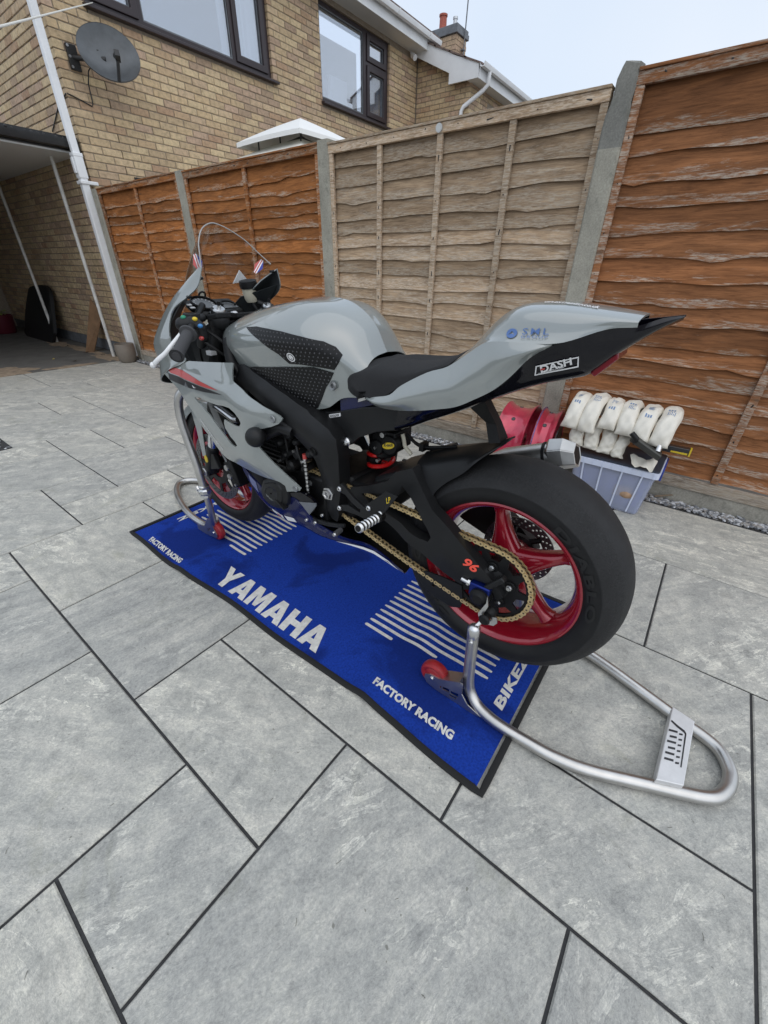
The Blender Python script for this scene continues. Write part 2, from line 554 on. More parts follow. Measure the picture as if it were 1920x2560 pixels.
def concrete_material(name, col, dirt=0.5):
    m, nt, p = newmat(name)
    g = nt.nodes.new('ShaderNodeNewGeometry'); v = g.outputs['Position']
    n = noise(nt, v, 5, 7, 0.65); f = noise(nt, v, 120, 4, 0.7)
    c = ramp_node(nt, n, [(0.3, tuple(x * 0.72 for x in col)), (0.55, col), (0.75, tuple(x * 1.2 for x in col))])
    c = mixc(nt, 0.8, c, ramp_node(nt, f, [(0.3, (0.7, 0.7, 0.69)), (0.7, (1.2, 1.2, 1.2))]), 'MULTIPLY')
    ms = ramp_node(nt, noise(nt, v, 14, 6, 0.7), [(0.55, 0.0), (0.7, dirt)])
    c = mixc(nt, ms, c, (0.10, 0.105, 0.085))
    L(nt, c, p.inputs['Base Color']); p.inputs['Roughness'].default_value = 0.92
    bump(nt, p, f, 0.5, 0.004)
    return m

M = {}
M['slab'] = slab_material()
M['brick'] = brick_material(False)
M['brick_attr'] = brick_material(True)
M['mortar'] = plain('mortar', (0.30, 0.25, 0.195), 0.95, var=0.2, vscale=40, bmp=0.4, bscale=160)
M['joint'] = plain('grout', (0.035, 0.035, 0.036), 0.9, var=0.3, vscale=90, bmp=0.5)
M['earth'] = plain('earth', (0.13, 0.115, 0.095), 0.95, var=0.35, vscale=6, bmp=0.5, bscale=60)
M['yard'] = concrete_material('old_concrete', (0.145, 0.14, 0.13), 0.4)
M['sandy'] = plain('sandy_dirt', (0.31, 0.24, 0.17), 0.95, var=0.35, vscale=14, bmp=0.8, bscale=90)
M['orange_a'] = fence_material('stained_fence', (0.345, 0.135, 0.043), (0.48, 0.37, 0.28), 0.655)
M['orange_b'] = fence_material('flaking_stained_fence', (0.285, 0.122, 0.052), (0.46, 0.385, 0.315), 0.63)
M['greywood'] = fence_material('bare_weathered_fence', (0.42, 0.305, 0.205), (0.53, 0.445, 0.35), 0.54)
M['greyrail'] = fence_material('bare_bottom_rail', (0.33, 0.27, 0.21), (0.43, 0.38, 0.32), 0.45)
M['post'] = concrete_material('cast_concrete', (0.37, 0.35, 0.29), 0.6)
M['postdark'] = concrete_material('damp_concrete', (0.235, 0.23, 0.205), 0.5)
M['gboard'] = concrete_material('gravel_board_concrete', (0.36, 0.34, 0.29), 0.5)
M['upvc'] = plain('white_upvc', (0.78, 0.79, 0.80), 0.35, var=0.06, vscale=4)
M['pipe'] = plain('painted_pipe', (0.62, 0.61, 0.58), 0.5, var=0.18, vscale=9)
M['frame_brown'] = plain('dark_brown_upvc', (0.034, 0.023, 0.026), 0.38)
M['soffit'] = plain('soffit_board', (0.70, 0.71, 0.71), 0.5)
M['rooftile'] = plain('roof_tile', (0.16, 0.115, 0.10), 0.85, var=0.4, vscale=8, bmp=0.5, bscale=60)
M['black_iron'] = plain('black_gutter', (0.012, 0.012, 0.013), 0.4, var=0.5, vscale=18)
M['curtain'] = plain('net_curtain', (0.86, 0.87, 0.89), 0.85)
M['inroom'] = plain('room_wall', (0.42, 0.45, 0.50), 0.8)
M['clay'] = plain('clay_pot', (0.42, 0.12, 0.085), 0.8, var=0.15)
M['lead'] = plain('lead_grey', (0.16, 0.17, 0.185), 0.6, var=0.25, vscale=12)
M['galv'] = plain('galvanised', (0.55, 0.56, 0.57), 0.4, 0.9)
M['dish'] = plain('dish_grey', (0.085, 0.093, 0.10), 0.33, var=0.25, vscale=7)
M['dishblack'] = plain('dish_bracket', (0.02, 0.02, 0.02), 0.5)
M['canvas'] = plain('white_canvas', (0.80, 0.80, 0.78), 0.8)
M['canvas_in'] = plain('cream_canvas', (0.72, 0.70, 0.63), 0.85)
M['rope'] = plain('white_rope', (0.70, 0.69, 0.64), 0.7)

def glass_material():
    m = bpy.data.materials.new('window_glass'); m.use_nodes = True
    nt = m.node_tree; nt.nodes.clear()
    out = nt.nodes.new('ShaderNodeOutputMaterial')
    tr = N(nt, 'BsdfTransparent'); tr.inputs[0].default_value = (0.86, 0.9, 0.95, 1)
    gl = N(nt, 'BsdfGlossy', Roughness=0.015); gl.inputs[0].default_value = (0.95, 0.97, 1, 1)
    lw = N(nt, 'LayerWeight', Blend=0.5)
    fac = math_node(nt, 'ADD', math_node(nt, 'MULTIPLY', math_node(nt, 'POWER', lw.outputs['Facing'], 2.5), 0.45), 0.33)
    mx = nt.nodes.new('ShaderNodeMixShader')
    L(nt, fac, mx.inputs[0]); L(nt, tr.outputs[0], mx.inputs[1]); L(nt, gl.outputs[0], mx.inputs[2])
    L(nt, mx.outputs[0], out.inputs[0])
    return m
M['glass'] = glass_material()

# ================================================================ ground, paving, gravel
tag(MB().box(-60, 60, -60, 60, -0.40, -0.030).obj('ground', M['earth'], smooth=0), kind='structure')
PX0, PX1, PY0, PY1 = -2.4, 2.42, -3.6, 6.0
patio = tag(MB().box(PX0, PX1, PY0, PY1, -0.029, -0.005).obj('patio', M['joint'], smooth=0), kind='structure')
slabs = [(-3, 0, 1, 3), (-3, 0, 3, 5), (-3, 0, 5, 6), (-2, 1, 6, 8), (-1, 2, 8, 10), (-1, 2, 10, 11), (0, 1, 0, 2), (-1, 0, 0, 1), (-4, -1, -1, 1),
         (-1, 1, -2, 0), (-2, 1, -5, -2), (1, 3, -1, 2), (1, 2, -3, -1), (2, 4, -3, 0), (4, 6, -5, -2), (4, 6, -2, 1), (1, 4, -6, -3), (6, 8, -4, -1),
         (6, 8, -1, 2), (0, 2, 2, 4), (0, 2, 4, 6), (1, 2, 7, 8), (1, 3, 6, 7), (2, 4, 7, 9), (2, 3, 9, 11), (3, 5, 9, 10), (3, 4, 10, 11),
         (4, 7, 10, 12), (4, 6, 12, 15), (1.33, 3, 13, 15), (1.33, 4, 11, 13), (3, 4, 13, 15), (1.33, 5, 15, 17), (1.33, 4, 17, 20), (4, 6, 17, 20), (6, 8, 17, 20),
         (5, 8, 15, 17), (-3, -2, 6, 8), (-3, -1, 8, 10), (-4, -1, 10, 11)]
occ = {}
def mark(v0, v1, u0, u1):
    for a in range(int(math.floor(v0)), int(math.ceil(v1))):
        for b in range(int(u0), int(u1)): occ[(a, b)] = 1
for s in slabs: mark(*s)
for b in range(11, 20):
    for a in range(-8, 2): occ[(a, b)] = 1
for b in range(-12, 20):
    for a in range(-8, 8):
        if (a, b) in occ: continue
        for (da, db) in ((3, 2), (2, 3), (2, 2), (2, 1), (1, 2), (1, 1)):
            cells = [(a + i, b + j) for i in range(da) for j in range(db)]
            if all(c not in occ and -8 <= c[0] < 8 and -12 <= c[1] < 20 for c in cells):
                slabs.append((a, a + da, b, b + db)); mark(a, a + da, b, b + db); break
JW = 0.0035
for (v0, v1, u0, u1) in slabs:
    x0, x1, y0, y1 = v0 * 0.3 + JW, min(v1 * 0.3, 2.416) - JW, u0 * 0.3 + JW, u1 * 0.3 - JW
    if x1 > PX1 - 0.02: x1 = 2.412
    hx, hy = (x1 - x0) / 2, (y1 - y0) / 2
    tilt = random.uniform(-0.0006, 0.0006)
    mb = MB(); e = 0.003
    top = [(-hx + e, -hy + e, tilt), (hx - e, -hy + e, 0), (hx - e, hy - e, -tilt), (-hx + e, hy - e, 0)]
    mid = [(-hx, -hy, -e), (hx, -hy, -e), (hx, hy, -e), (-hx, hy, -e)]
    bot = [(-hx, -hy, -0.02), (hx, -hy, -0.02), (hx, hy, -0.02), (-hx, hy, -0.02)]
    mb.add(top + mid + bot, [(0, 1, 2, 3)] + [(i, i + 4, (i + 1) % 4 + 4, (i + 1) % 4) for i in range(4)] + [(i + 4, i + 8, (i + 1) % 4 + 8, (i + 1) % 4 + 4) for i in range(4)])
    o = mb.obj('slab', M['slab'], patio, smooth=0, loc=((x0 + x1) / 2, (y0 + y1) / 2, 0))
    o.rotation_euler[2] = PI if random.random() < 0.5 else 0

def pebbles(name, n, fx, rad, mats, z=0.0, flat=0.55):
    mb = MB()
    ico_v = [(0, 0, 1), (0.89, 0, 0.45), (0.28, 0.85, 0.45), (-0.72, 0.53, 0.45), (-0.72, -0.53, 0.45), (0.28, -0.85, 0.45),
             (0.72, 0.53, -0.45), (-0.28, 0.85, -0.45), (-0.89, 0, -0.45), (-0.28, -0.85, -0.45), (0.72, -0.53, -0.45), (0, 0, -1)]
    ico_f = [(0, 1, 2), (0, 2, 3), (0, 3, 4), (0, 4, 5), (0, 5, 1), (1, 6, 2), (2, 7, 3), (3, 8, 4), (4, 9, 5), (5, 10, 1),
             (6, 7, 2), (7, 8, 3), (8, 9, 4), (9, 10, 5), (10, 6, 1), (11, 7, 6), (11, 8, 7), (11, 9, 8), (11, 10, 9), (11, 6, 10)]
    for _ in range(n):
        x, y, zz = fx()
        r = random.uniform(*rad); a = random.uniform(0, PI); sx = random.uniform(0.7, 1.3); sy = random.uniform(0.6, 1.1); sz = random.uniform(0.3, flat)
        ca, sa = math.cos(a), math.sin(a); tl = random.uniform(-0.5, 0.5)
        vs = []
        for (p, q, w) in ico_v:
            k = random.uniform(0.8, 1.15)
            p, q, w = p * sx * k, q * sy * k, w * sz * k + p * tl * 0.4
            vs.append((x + r * (p * ca - q * sa), y + r * (p * sa + q * ca), z + zz + r * w))
        mb.mat(random.randrange(len(mats))); mb.add(vs, ico_f)
    o = tag(mb.obj(name, mats, smooth=0), kind='stuff')
    return o
slate = [plain('slate_chip_dark', (0.16, 0.165, 0.175), 0.55), plain('slate_chip_mid', (0.34, 0.35, 0.365), 0.55), plain('slate_chip_pale', (0.58, 0.585, 0.60), 0.5), plain('slate_chip_warm', (0.30, 0.28, 0.26), 0.65)]
tag(MB().box(2.42, 2.53, -3.6, 6.0, -0.029, -0.012).obj('gravel_bed', M['earth'], smooth=0), kind='structure')
pebbles('fence_gravel', 5200, lambda: (random.uniform(2.428, 2.505), random.uniform(-2.4, 5.85) if random.random() < 0.7 else random.uniform(-1.3, 2.4), random.uniform(-0.010, 0.006)), (0.007, 0.017), slate)
tag(MB().box(-2.4, 0.395, 3.305, 6.0, -0.029, -0.016).obj('gravel_bed', M['joint'], smooth=0), kind='structure')
pebbles('yard_gravel', 1500, lambda: (random.uniform(-0.75, 0.385), random.uniform(3.32, 4.7), random.uniform(-0.012, 0.004)), (0.009, 0.02), slate[:3])
# floor under the carport, with washed-out sandy dirt along its edges
tag(MB().box(-2.4, 2.58, 6.003, 11.6, -0.029, -0.008).obj('carport_floor', M['yard'], smooth=0), kind='structure')
def blob(cx, cy, rx, ry, z, n=26, jag=0.3):
    V = [(cx, cy, z + 0.004)]; F = []
    for k in range(n):
        a = 2 * PI * k / n; q = 1 + random.uniform(-jag, jag)
        V.append((cx + rx * q * math.cos(a), cy + ry * q * math.sin(a), z))
    for k in range(n): F.append((0, 1 + k, 1 + (k + 1) % n))
    return V, F
mb = MB()
for (cx, cy, rx, ry) in ((2.33, 6.45, 0.13, 0.42), (2.36, 7.4, 0.10, 0.6), (2.3, 8.3, 0.12, 0.5), (1.05, 6.3, 0.34, 0.3), (0.5, 6.4, 0.5, 0.4), (1.75, 6.12, 0.3, 0.09)):
    mb.add(*blob(cx, cy, rx, ry, -0.006))
tag(mb.obj('dirt', M['sandy'], smooth=30), kind='stuff')

# ================================================================ houses
def brick_variants():
    out = []
    for k in range(6):
        mb = MB(); c = 0.004
        def ring(off, w): return [(-0.1075 + w + random.uniform(-.001, .001), off, 0 + w), (0.1075 - w, off, 0 + w + random.uniform(-.001, .001)), (0.1075 - w, off, 0.065 - w), (-0.1075 + w, off, 0.065 - w + random.uniform(-.001, .001))]
        f = ring(0.0, c); b = ring(c, 0.0); d = ring(0.1, 0.0)
        mb.add(f + b + d, [(0, 1, 2, 3)] + [(i, i + 4, (i + 1) % 4 + 4, (i + 1) % 4) for i in range(4)] + [(i + 4, i + 8, (i + 1) % 4 + 8, (i + 1) % 4 + 4) for i in range(4)])
        out.append(mb.mesh('brick', M['brick'], 0))
    return out
BRICKS = brick_variants()
HX, HY, HZ = 2.58, 6.0, 4.72         # near corner of the house, soffit height
def wall_bricks(x0, x1, z0, z1, phase, holes):
    """courses of one wall: (start, end, z) of each brick along the wall"""
    out = []
    for r in range(int(z0 / 0.075), int(z1 / 0.075)):
        z = r * 0.075
        x = x0 + (0.1125 if (r + phase) % 2 else 0.0)
        while x < x1 - 0.03:
            e = min(x + 0.215, x1)
            segs = [(x, e)]
            for a, b, c, d in holes:
                if c - 0.03 < z + 0.03 < d:
                    ns_ = []
                    for (p, q) in segs:
                        if q <= a or p >= b: ns_.append((p, q))
                        else:
                            if a - p > 0.03: ns_.append((p, a))
                            if q - b > 0.03: ns_.append((b, q))
                    segs = ns_
            out += [(p, q, z) for p, q in segs]
            x += 0.225
    return out
def stuff_bricks(name, lst, fn, parent):
    mb = MB(); tint = []
    for (a, b, z) in lst:
        q = 0.0045; n0 = len(mb.v); j = random.uniform(-0.0015, 0.0015)
        f = [(a + q, j, z + q), (b - q, j, z + q), (b - q, j, z + 0.065 - q), (a + q, j, z + 0.065 - q)]
        g = [(a, 0.005, z), (b, 0.005, z), (b, 0.005, z + 0.065), (a, 0.005, z + 0.065)]
        d = [(a, 0.1, z), (b, 0.1, z), (b, 0.1, z + 0.065), (a, 0.1, z + 0.065)]
        mb.add([fn(*p) for p in f + g + d], [(0, 1, 2, 3)] + [(i, i + 4, (i + 1) % 4 + 4, (i + 1) % 4) for i in range(4)] + [(i + 4, i + 8, (i + 1) % 4 + 8, (i + 1) % 4 + 4) for i in range(4)])
        tint += [random.random()] * 12
    me = mb.mesh(name, M['brick_attr'], 0, merge=0)
    at = me.attributes.new('tint', 'FLOAT', 'POINT'); at.data.foreach_set('value', tint)
    o = put(name, me, parent); o['kind'] = 'stuff'
    return o

house = thing('brick_house', 'yellow brick house with dark brown windows, behind the far end of the fence', 'house', (HX, HY, 0))
def hp(mb, name, mat, parent=house, **k):
    """part whose mesh is written in world metres"""
    o = mb.obj(name, mat, parent, **k)
    q = parent; off = Vector((0, 0, 0))
    while q is not None: off += q.location; q = q.parent
    o.location = -off
    return o
W1 = (3.02, 5.53, 3.47, 4.66); W2 = (6.555, 8.375, 3.47, 4.66)
# mortar backing of the two visible walls, cut round the windows
mb = MB()
FX1 = 9.27
for (a, b, c, d) in ((HX, W1[0], 0, HZ), (W1[1], W2[0], 0, HZ), (W2[1], FX1, 0, HZ), (W1[0], W1[1], 0, W1[2]), (W2[0], W2[1], 0, W2[2]), (W1[0], W1[1], W1[3], HZ), (W2[0], W2[1], W2[3], HZ)):
    mb.box(a + 0.009, b - (0 if b < FX1 else 0), HY + 0.009, HY + 0.27, c, d)
mb.box(HX + 0.0091, HX + 0.27, HY + 0.27, 11.8, 0, HZ)
hp(mb, 'wall', M['mortar'], smooth=0)
front = wall_bricks(HX, FX1, 0.0, HZ, 0, [W1, W2])
front = [((a + 0.0 if (int(round(z / 0.075)) % 2 == 0 or a > HX + 0.12) else a), b, z) for a, b, z in front]
side = wall_bricks(HY, 11.8, 0.15, HZ, 1, [])
near_f = [q for q in front if q[0] < 4.95 and 1.84 < q[2] < 3.5 and q[1] - q[0] > 0.2]
near_s = [q for q in side if (q[2] > 2.30 and q[2] < 3.9 and q[0] < 7.1 or q[0] < 6.6 and 0.9 < q[2] <= 2.2) and q[1] - q[0] > 0.2]
near_f = near_f[:215]; near_s = near_s[:300 - len(near_f)]
nf, ns = set(near_f), set(near_s)
for (a, b, z) in near_f:
    put('brick', random.choice(BRICKS), house, ((a + b) / 2 - HX, random.uniform(-0.0015, 0.0015), z))
for (a, b, z) in near_s:
    put('brick', random.choice(BRICKS), house, (random.uniform(-0.0015, 0.0015), (a + b) / 2 - HY, z), (0, 0, -PI / 2))
o = stuff_bricks('brickwork', [q for q in front if q not in nf], lambda a, d, z: (a - HX, d, z), house)
o = stuff_bricks('side_brickwork', [q for q in side if q not in ns], lambda a, d, z: (d, a - HY, z), house)
# header faces that close the corner
mb = MB()
hp(MB().box(HX - 0.004, HX + 0.05, HY + 0.3, 11.8, 0.0, 0.148), 'plinth', M['lead'], smooth=0)
# soffit, fascia, gutter, roof
hp(MB().box(HX - 0.25, 9.38, 5.70, 6.2, HZ, HZ + 0.018), 'soffit', M['soffit'], smooth=0)
hp(MB().box(HX - 0.25, 9.40, 5.675, 5.70, HZ - 0.012, HZ + 0.17).box(9.38, 9.40, 5.701, 6.2, HZ - 0.012, HZ + 0.17), 'fascia', M['upvc'], smooth=0, bevel=0.003)
gut = [(0.0, 0.0), (-0.02, -0.045), (-0.05, -0.058), (-0.09, -0.05), (-0.108, 0.0), (-0.108, 0.012), (-0.1, 0.012), (-0.086, -0.04), (-0.05, -0.05), (-0.024, -0.038), (-0.008, 0.0)]
def gutter(mb, fn, a, b, prof=gut):
    n = len(prof)
    mb.add([fn(a, p[0], p[1]) for p in prof] + [fn(b, p[0], p[1]) for p in prof],
           [(i, (i + 1) % n, (i + 1) % n + n, i + n) for i in range(n)] + [tuple(range(n))[::-1], tuple(range(n, 2 * n))])
    return mb
mb = gutter(MB(), lambda t, u, w: (t, 5.672 + u, HZ + 0.165 + w), HX - 0.3, 9.46)
for x in (5.9, 7.0, 8.05, 9.05):
    gutter(mb, lambda t, u, w: (t, 5.668 + u * 1.08, HZ + 0.164 + w * 1.1), x, x + 0.035)
hp(mb, 'gutter', M['upvc'], smooth=30)
hp(MB().hexa([(HX - 0.35, 5.60, HZ + 0.18), (9.45, 5.60, HZ + 0.18), (9.45, 9.2, HZ + 2.0), (HX - 0.35, 9.2, HZ + 2.0)],
             [(HX - 0.35, 5.60, HZ + 0.22), (9.45, 5.60, HZ + 0.22), (9.45, 9.2, HZ + 2.05), (HX - 0.35, 9.2, HZ + 2.05)]), 'roof', M['rooftile'], smooth=0)
# rain pipe down the corner
mb = MB()
mb.box(2.425, 2.505, 5.885, 5.96, 0.05, 2.02).box(2.428, 2.502, 5.888, 5.957, 2.02, HZ - 0.1)
hp(mb, 'downpipe', M['upvc'], smooth=0, bevel=0.012)
mb = MB().box(2.418, 2.512, 5.878, 5.967, 1.98, 2.20).box(2.414, 2.516, 5.874, 5.971, 2.17, 2.205)
mb.box(2.40, 2.418, 5.90, 5.95, 2.02, 2.16)
hp(mb, 'pipe_collar', M['upvc'], smooth=0, bevel=0.006)
hp(MB().box(2.412, 2.60, 5.870, 5.99, 1.925, 1.96), 'pipe_bracket', M['upvc'], smooth=0, bevel=0.008)

def window(parent, x0, x1, z0, z1, leaves, ysurf):
    """leaves: (xa, xb, za, zb, opening) panes; the frame fills the rest"""
    w = tag(empty('window', (0, 0, 0), 0, parent))
    yf = ysurf + 0.045
    def p2(mb, name, mat, **k): return hp(mb, name, mat, w, **k)
    outl = [(x0, z0 + 0.05), (x1, z0 + 0.05), (x1, z1), (x0, z1)]
    mb = MB()
    plate(mb, outl, [[(a, c), (b, c), (b, d), (a, d)] for a, b, c, d, _ in leaves], lambda u, v, q: (u, yf + q, v), 0.07)
    p2(mb, 'frame', M['frame_brown'], smooth=0, bevel=0.006)
    for (a, b, c, d, op) in leaves:
        if op:
            e = 0.062
            mb = MB()
            plate(mb, [(a - .012, c - .012), (b + .012, c - .012), (b + .012, d + .012), (a - .012, d + .012)], [[(a + e, c + e), (b - e, c + e), (b - e, d - e), (a + e, d - e)]],
                  lambda u, v, q: (u, yf - 0.022 + q, v), 0.055)
            p2(mb, 'sash', M['frame_brown'], smooth=0, bevel=0.008)
            a, b, c, d = a + e, b - e, c + e, d - e
        mb = MB()
        plate(mb, [(a - .004, c - .004), (b + .004, c - .004), (b + .004, d + .004), (a - .004, d + .004)], [[(a + .016, c + .016), (b - .016, c + .016), (b - .016, d - .016), (a + .016, d - .016)]],
              lambda u, v, q: (u, yf + 0.012 + q, v), 0.012)
        p2(mb, 'glazing_bead', M['lead'], smooth=0)
        p2(MB().box(a, b, yf + 0.026, yf + 0.032, c, d), 'pane', M['glass'], smooth=0)
    p2(MB().hexa([(x0 - 0.03, yf - 0.115, z0), (x1 + 0.06, yf - 0.115, z0), (x1 + 0.06, yf - 0.115, z0 + 0.028), (x0 - 0.03, yf - 0.115, z0 + 0.028)],
                 [(x0 - 0.03, yf + 0.03, z0), (x1 + 0.06, yf + 0.03, z0), (x1 + 0.06, yf + 0.03, z0 + 0.049), (x0 - 0.03, yf + 0.03, z0 + 0.049)]), 'sill', M['frame_brown'], smooth=0, bevel=0.005)
    p2(MB().box(x0 + .02, x1 - .02, yf + 0.75, yf + 0.78, z0, z1), 'room_back', M['inroom'], smooth=0)
    return w
wA = window(house, W1[0], W1[1], W1[2], W1[3], [(3.09, 3.60, 3.575, 4.60, 1), (3.67, 4.885, 3.575, 4.60, 0), (4.95, 5.46, 3.575, 4.60, 1)], HY)
wB = window(house, W2[0], W2[1], W2[2], W2[3], [(6.60, 7.665, 3.575, 4.61, 0), (7.765, 8.30, 4.295, 4.61, 1), (7.765, 8.30, 3.575, 4.225, 1)], HY)
def curtain(parent, x0, x1, z0, z1, y, folds):
    n = folds * 6
    rows = []
    for z in (z0, (z0 + z1) / 2, z1):
        rows.append([(x0 + (x1 - x0) * i / n, y + 0.022 * math.sin(2 * PI * folds * i / n + 0.6 * math.sin(i * 0.9)), z) for i in range(n + 1)])
    hp(MB().grid(rows), 'curtain', M['curtain'], parent, smooth=60)
curtain(wA, 4.80, 5.50, 3.52, 4.64, 6.16, 9)
curtain(wB, 7.76, 8.36, 3.52, 4.64, 6.13, 8)
hp(MB().box(7.22, 7.68, 6.45, 6.5, 3.50, 4.06), 'wardrobe_back', M['curtain'], wB, smooth=0)
# air vent low in the wall, flood lamp under the soffit
hp(MB().box(3.10, 3.34, 5.985, 6.02, 1.985, 2.08), 'air_vent', M['black_iron'], smooth=0)
mb = MB().cyl((9.0, 5.93, 4.66), (8.97, 5.84, 4.60), 0.045, 14).cyl((9.0, 5.97, 4.70), (9.0, 5.93, 4.66), 0.02, 8)
hp(mb, 'camera_lamp', M['upvc'], smooth=40)

# satellite dish with its cable
dish = thing('satellite_dish', 'dark grey satellite dish on the brick wall under the left brown window', 'dish', (2.991, 5.69, 3.05))
dM = Matrix.Rotation(-0.40, 4, 'Z') @ Matrix.Rotation(-0.45, 4, 'X') @ Matrix.Scale(.86, 4)
rows = []
for i in range(0, 9):
    t = i / 8
    rows.append([tuple(dM @ Vector((0.335 * t * math.cos(2 * PI * k / 40), 0.10 * (1 - t * t) - 0.05, 0.32 * t * math.sin(2 * PI * k / 40)))) for k in range(40)])
rows2 = [[tuple(Vector(p) + dM @ Vector((0, 0.008, 0))) for p in r] for r in rows]
rim = [[tuple(Vector(p) + dM @ Vector((0, q, 0))) for p in rows[-1]] for q in (-0.004, 0.014)]
o = MB().grid(rows, closed_v=True).grid(rows2, closed_v=True).grid(rim, closed_v=True).obj('reflector', M['dish'], dish, smooth=50)
mb = MB()
a = dM @ Vector((0.03, -0.045, -0.31)); b_ = dM @ Vector((0.06, -0.20, -0.20))
mb.tube([a, b_], 0.017, 8)
o = mb.obj('arm', M['dishblack'], dish)
c = dM @ Vector((0.065, -0.225, -0.175))
MB().boxm(Matrix.Translation(c) @ dM.to_3x3().to_4x4(), 0.055, 0.09, 0.07).cyl(tuple(c), tuple(dM @ Vector((0.05, -0.17, -0.13))), 0.026, 12).obj('receiver', M['dishblack'], dish, bevel=0.004)
mb = MB().cyl((-0.02, 0.05, -0.02), (-0.14, 0.16, -0.03), 0.024, 10).box(-0.30, -0.20, 0.275, 0.308, -0.12, 0.08).cyl((-0.25, 0.29, -0.02), (-0.13, 0.15, -0.03), 0.022, 10).box(-0.08, 0.08, 0.085, 0.12, -0.07, 0.05)
mb.obj('bracket', M['dishblack'], dish, bevel=0.004)
mb = MB()
for z in (-0.10, -0.02, 0.06): mb.cyl((-0.285, 0.268, z), (-0.285, 0.28, z), 0.012, 8)
mb.obj('bolt', M['galv'], dish)
mb = MB().tube([(-0.12, 0.14, -0.05), (-0.14, 0.26, -0.10), (-0.16, 0.296, -0.2), (-0.165, 0.300, -0.36), (-0.18, 0.300, -0.385), (-0.33, 0.298, -0.345), (-0.415, 0.292, -0.33)], 0.006, 6)
mb.tube([(-0.419, 0.31, -0.33), (-0.421, 0.6, -0.40), (-0.421, 0.95, -0.56)], 0.006, 6)
mb.obj('cable', M['dishblack'], dish)

# neighbouring house: gable wall, roof edge, chimney, rain pipe
nb = thing('brick_house', 'neighbouring brick house with white gable boards and chimney, above the bare timber fence', 'house', (9.3, 4.77, 0))
NX, NY = 9.30, 4.77
def npart(mb, name, mat, parent=nb, **k): return hp(mb, name, mat, parent, **k)
mb = MB()
V = [(NY + .008, 0), (6.4, 0), (6.4, 5.0), (5.17, 4.42), (NY + .008, 4.25)]
plate(mb, V, [], lambda u, v, q: (NX + 0.009 + q, u, v), 0.25)
mb.box(NX + 0.26, 16, NY + 0.009, NY + 0.25, 0, 4.22)
npart(mb, 'wall', M['mortar'], smooth=0)
g = wall_bricks(NY, 6.0, 1.8, 4.9, 0, [])
g = [q for q in g if q[2] + 0.065 < 4.25 + max(0, (q[0] - NY)) * 0.47]
stuff_bricks('brickwork', g, lambda a, d, z: (d, a - NY, z), nb)
NW = (10.05, 11.3, 3.2, 4.06)
f2 = wall_bricks(NX, 13.5, 2.4, 4.2, 1, [NW])
stuff_bricks('front_brickwork', f2, lambda a, d, z: (a - NX, d, z), nb)
mb = MB()
plate(mb, [(4.55, 4.16), (5.17, 4.165), (5.17, 4.32), (5.98, 4.69), (5.98, 4.93), (5.60, 4.79), (5.05, 4.53), (4.56, 4.36)], [], lambda u, v, q: (NX - 0.16 + q, u, v), 0.025)
npart(mb, 'bargeboard', M['upvc'], smooth=0)
npart(MB().box(NX - 0.135, 15.5, 4.55, NY + .02, 4.165, 4.18), 'soffit', M['soffit'], smooth=0)
npart(MB().box(NX - 0.134, 15.5, 4.53, 4.55, 4.15, 4.34), 'fascia', M['upvc'], smooth=0)
mb = gutter(MB(), lambda t, u, w: (t, 4.528 + u, 4.335 + w), NX - 0.19, 15.5)
npart(mb, 'gutter', M['upvc'], smooth=30)
mb = MB()
for r in range(5):
    y0 = 4.50 + r * 0.33; z0 = 4.325 + r * 0.132
    for c in range(34):
        x0 = NX - 0.18 + c * 0.19
        mb.hexa([(x0, y0, z0), (x0 + 0.185, y0, z0 + 0.008), (x0 + 0.185, y0 + 0.37, z0 + 0.150), (x0, y0 + 0.37, z0 + 0.143)],
                [(x0, y0, z0 + 0.024), (x0 + 0.185, y0, z0 + 0.034), (x0 + 0.185, y0 + 0.37, z0 + 0.174), (x0, y0 + 0.37, z0 + 0.167)])
o = npart(mb, 'roof_tiles', M['rooftile'], smooth=0); o['kind'] = 'stuff'
mb = MB().tube([(9.42, 4.47, 4.29), (9.42, 4.47, 4.12), (9.40, 4.55, 4.05), (9.235, 4.86, 3.83), (9.23, 4.90, 3.77), (9.23, 4.90, 0.1)], 0.036, 10)
npart(mb, 'downpipe', M['upvc'], smooth=40)
w = tag(empty('window', (0, 0, 0), 0, nb))
mb = MB()
plate(mb, [(NW[0], NW[2]), (NW[1], NW[2]), (NW[1], NW[3]), (NW[0], NW[3])], [[(10.13, 3.28), (10.62, 3.28), (10.62, 3.98), (10.13, 3.98)], [(10.70, 3.28), (11.22, 3.28), (11.22, 3.98), (10.70, 3.98)]], lambda u, v, q: (u, NY + 0.03 + q, v), 0.06)
npart(mb, 'frame', M['upvc'], w, smooth=0)
for a, b in ((10.13, 10.62), (10.70, 11.22)):
    npart(MB().box(a, b, NY + 0.055, NY + 0.06, 3.28, 3.98), 'pane', M['glass'], w, smooth=0)
npart(MB().box(NW[0], NW[1], NY + 0.5, NY + 0.52, 3.2, 4.06), 'room_back', M['inroom'], w, smooth=0)
ch = tag(empty('chimney', (0, 0, 0), 0, nb))
CX0, CX1, CY0, CY1 = 10.5, 10.95, 5.88, 6.50
npart(MB().box(CX0 + .008, CX1 - .008, CY0 + .008, CY1 - .008, 4.3, 5.36), 'stack', M['mortar'], ch, smooth=0)
chb = []
mb = MB(); tint = []
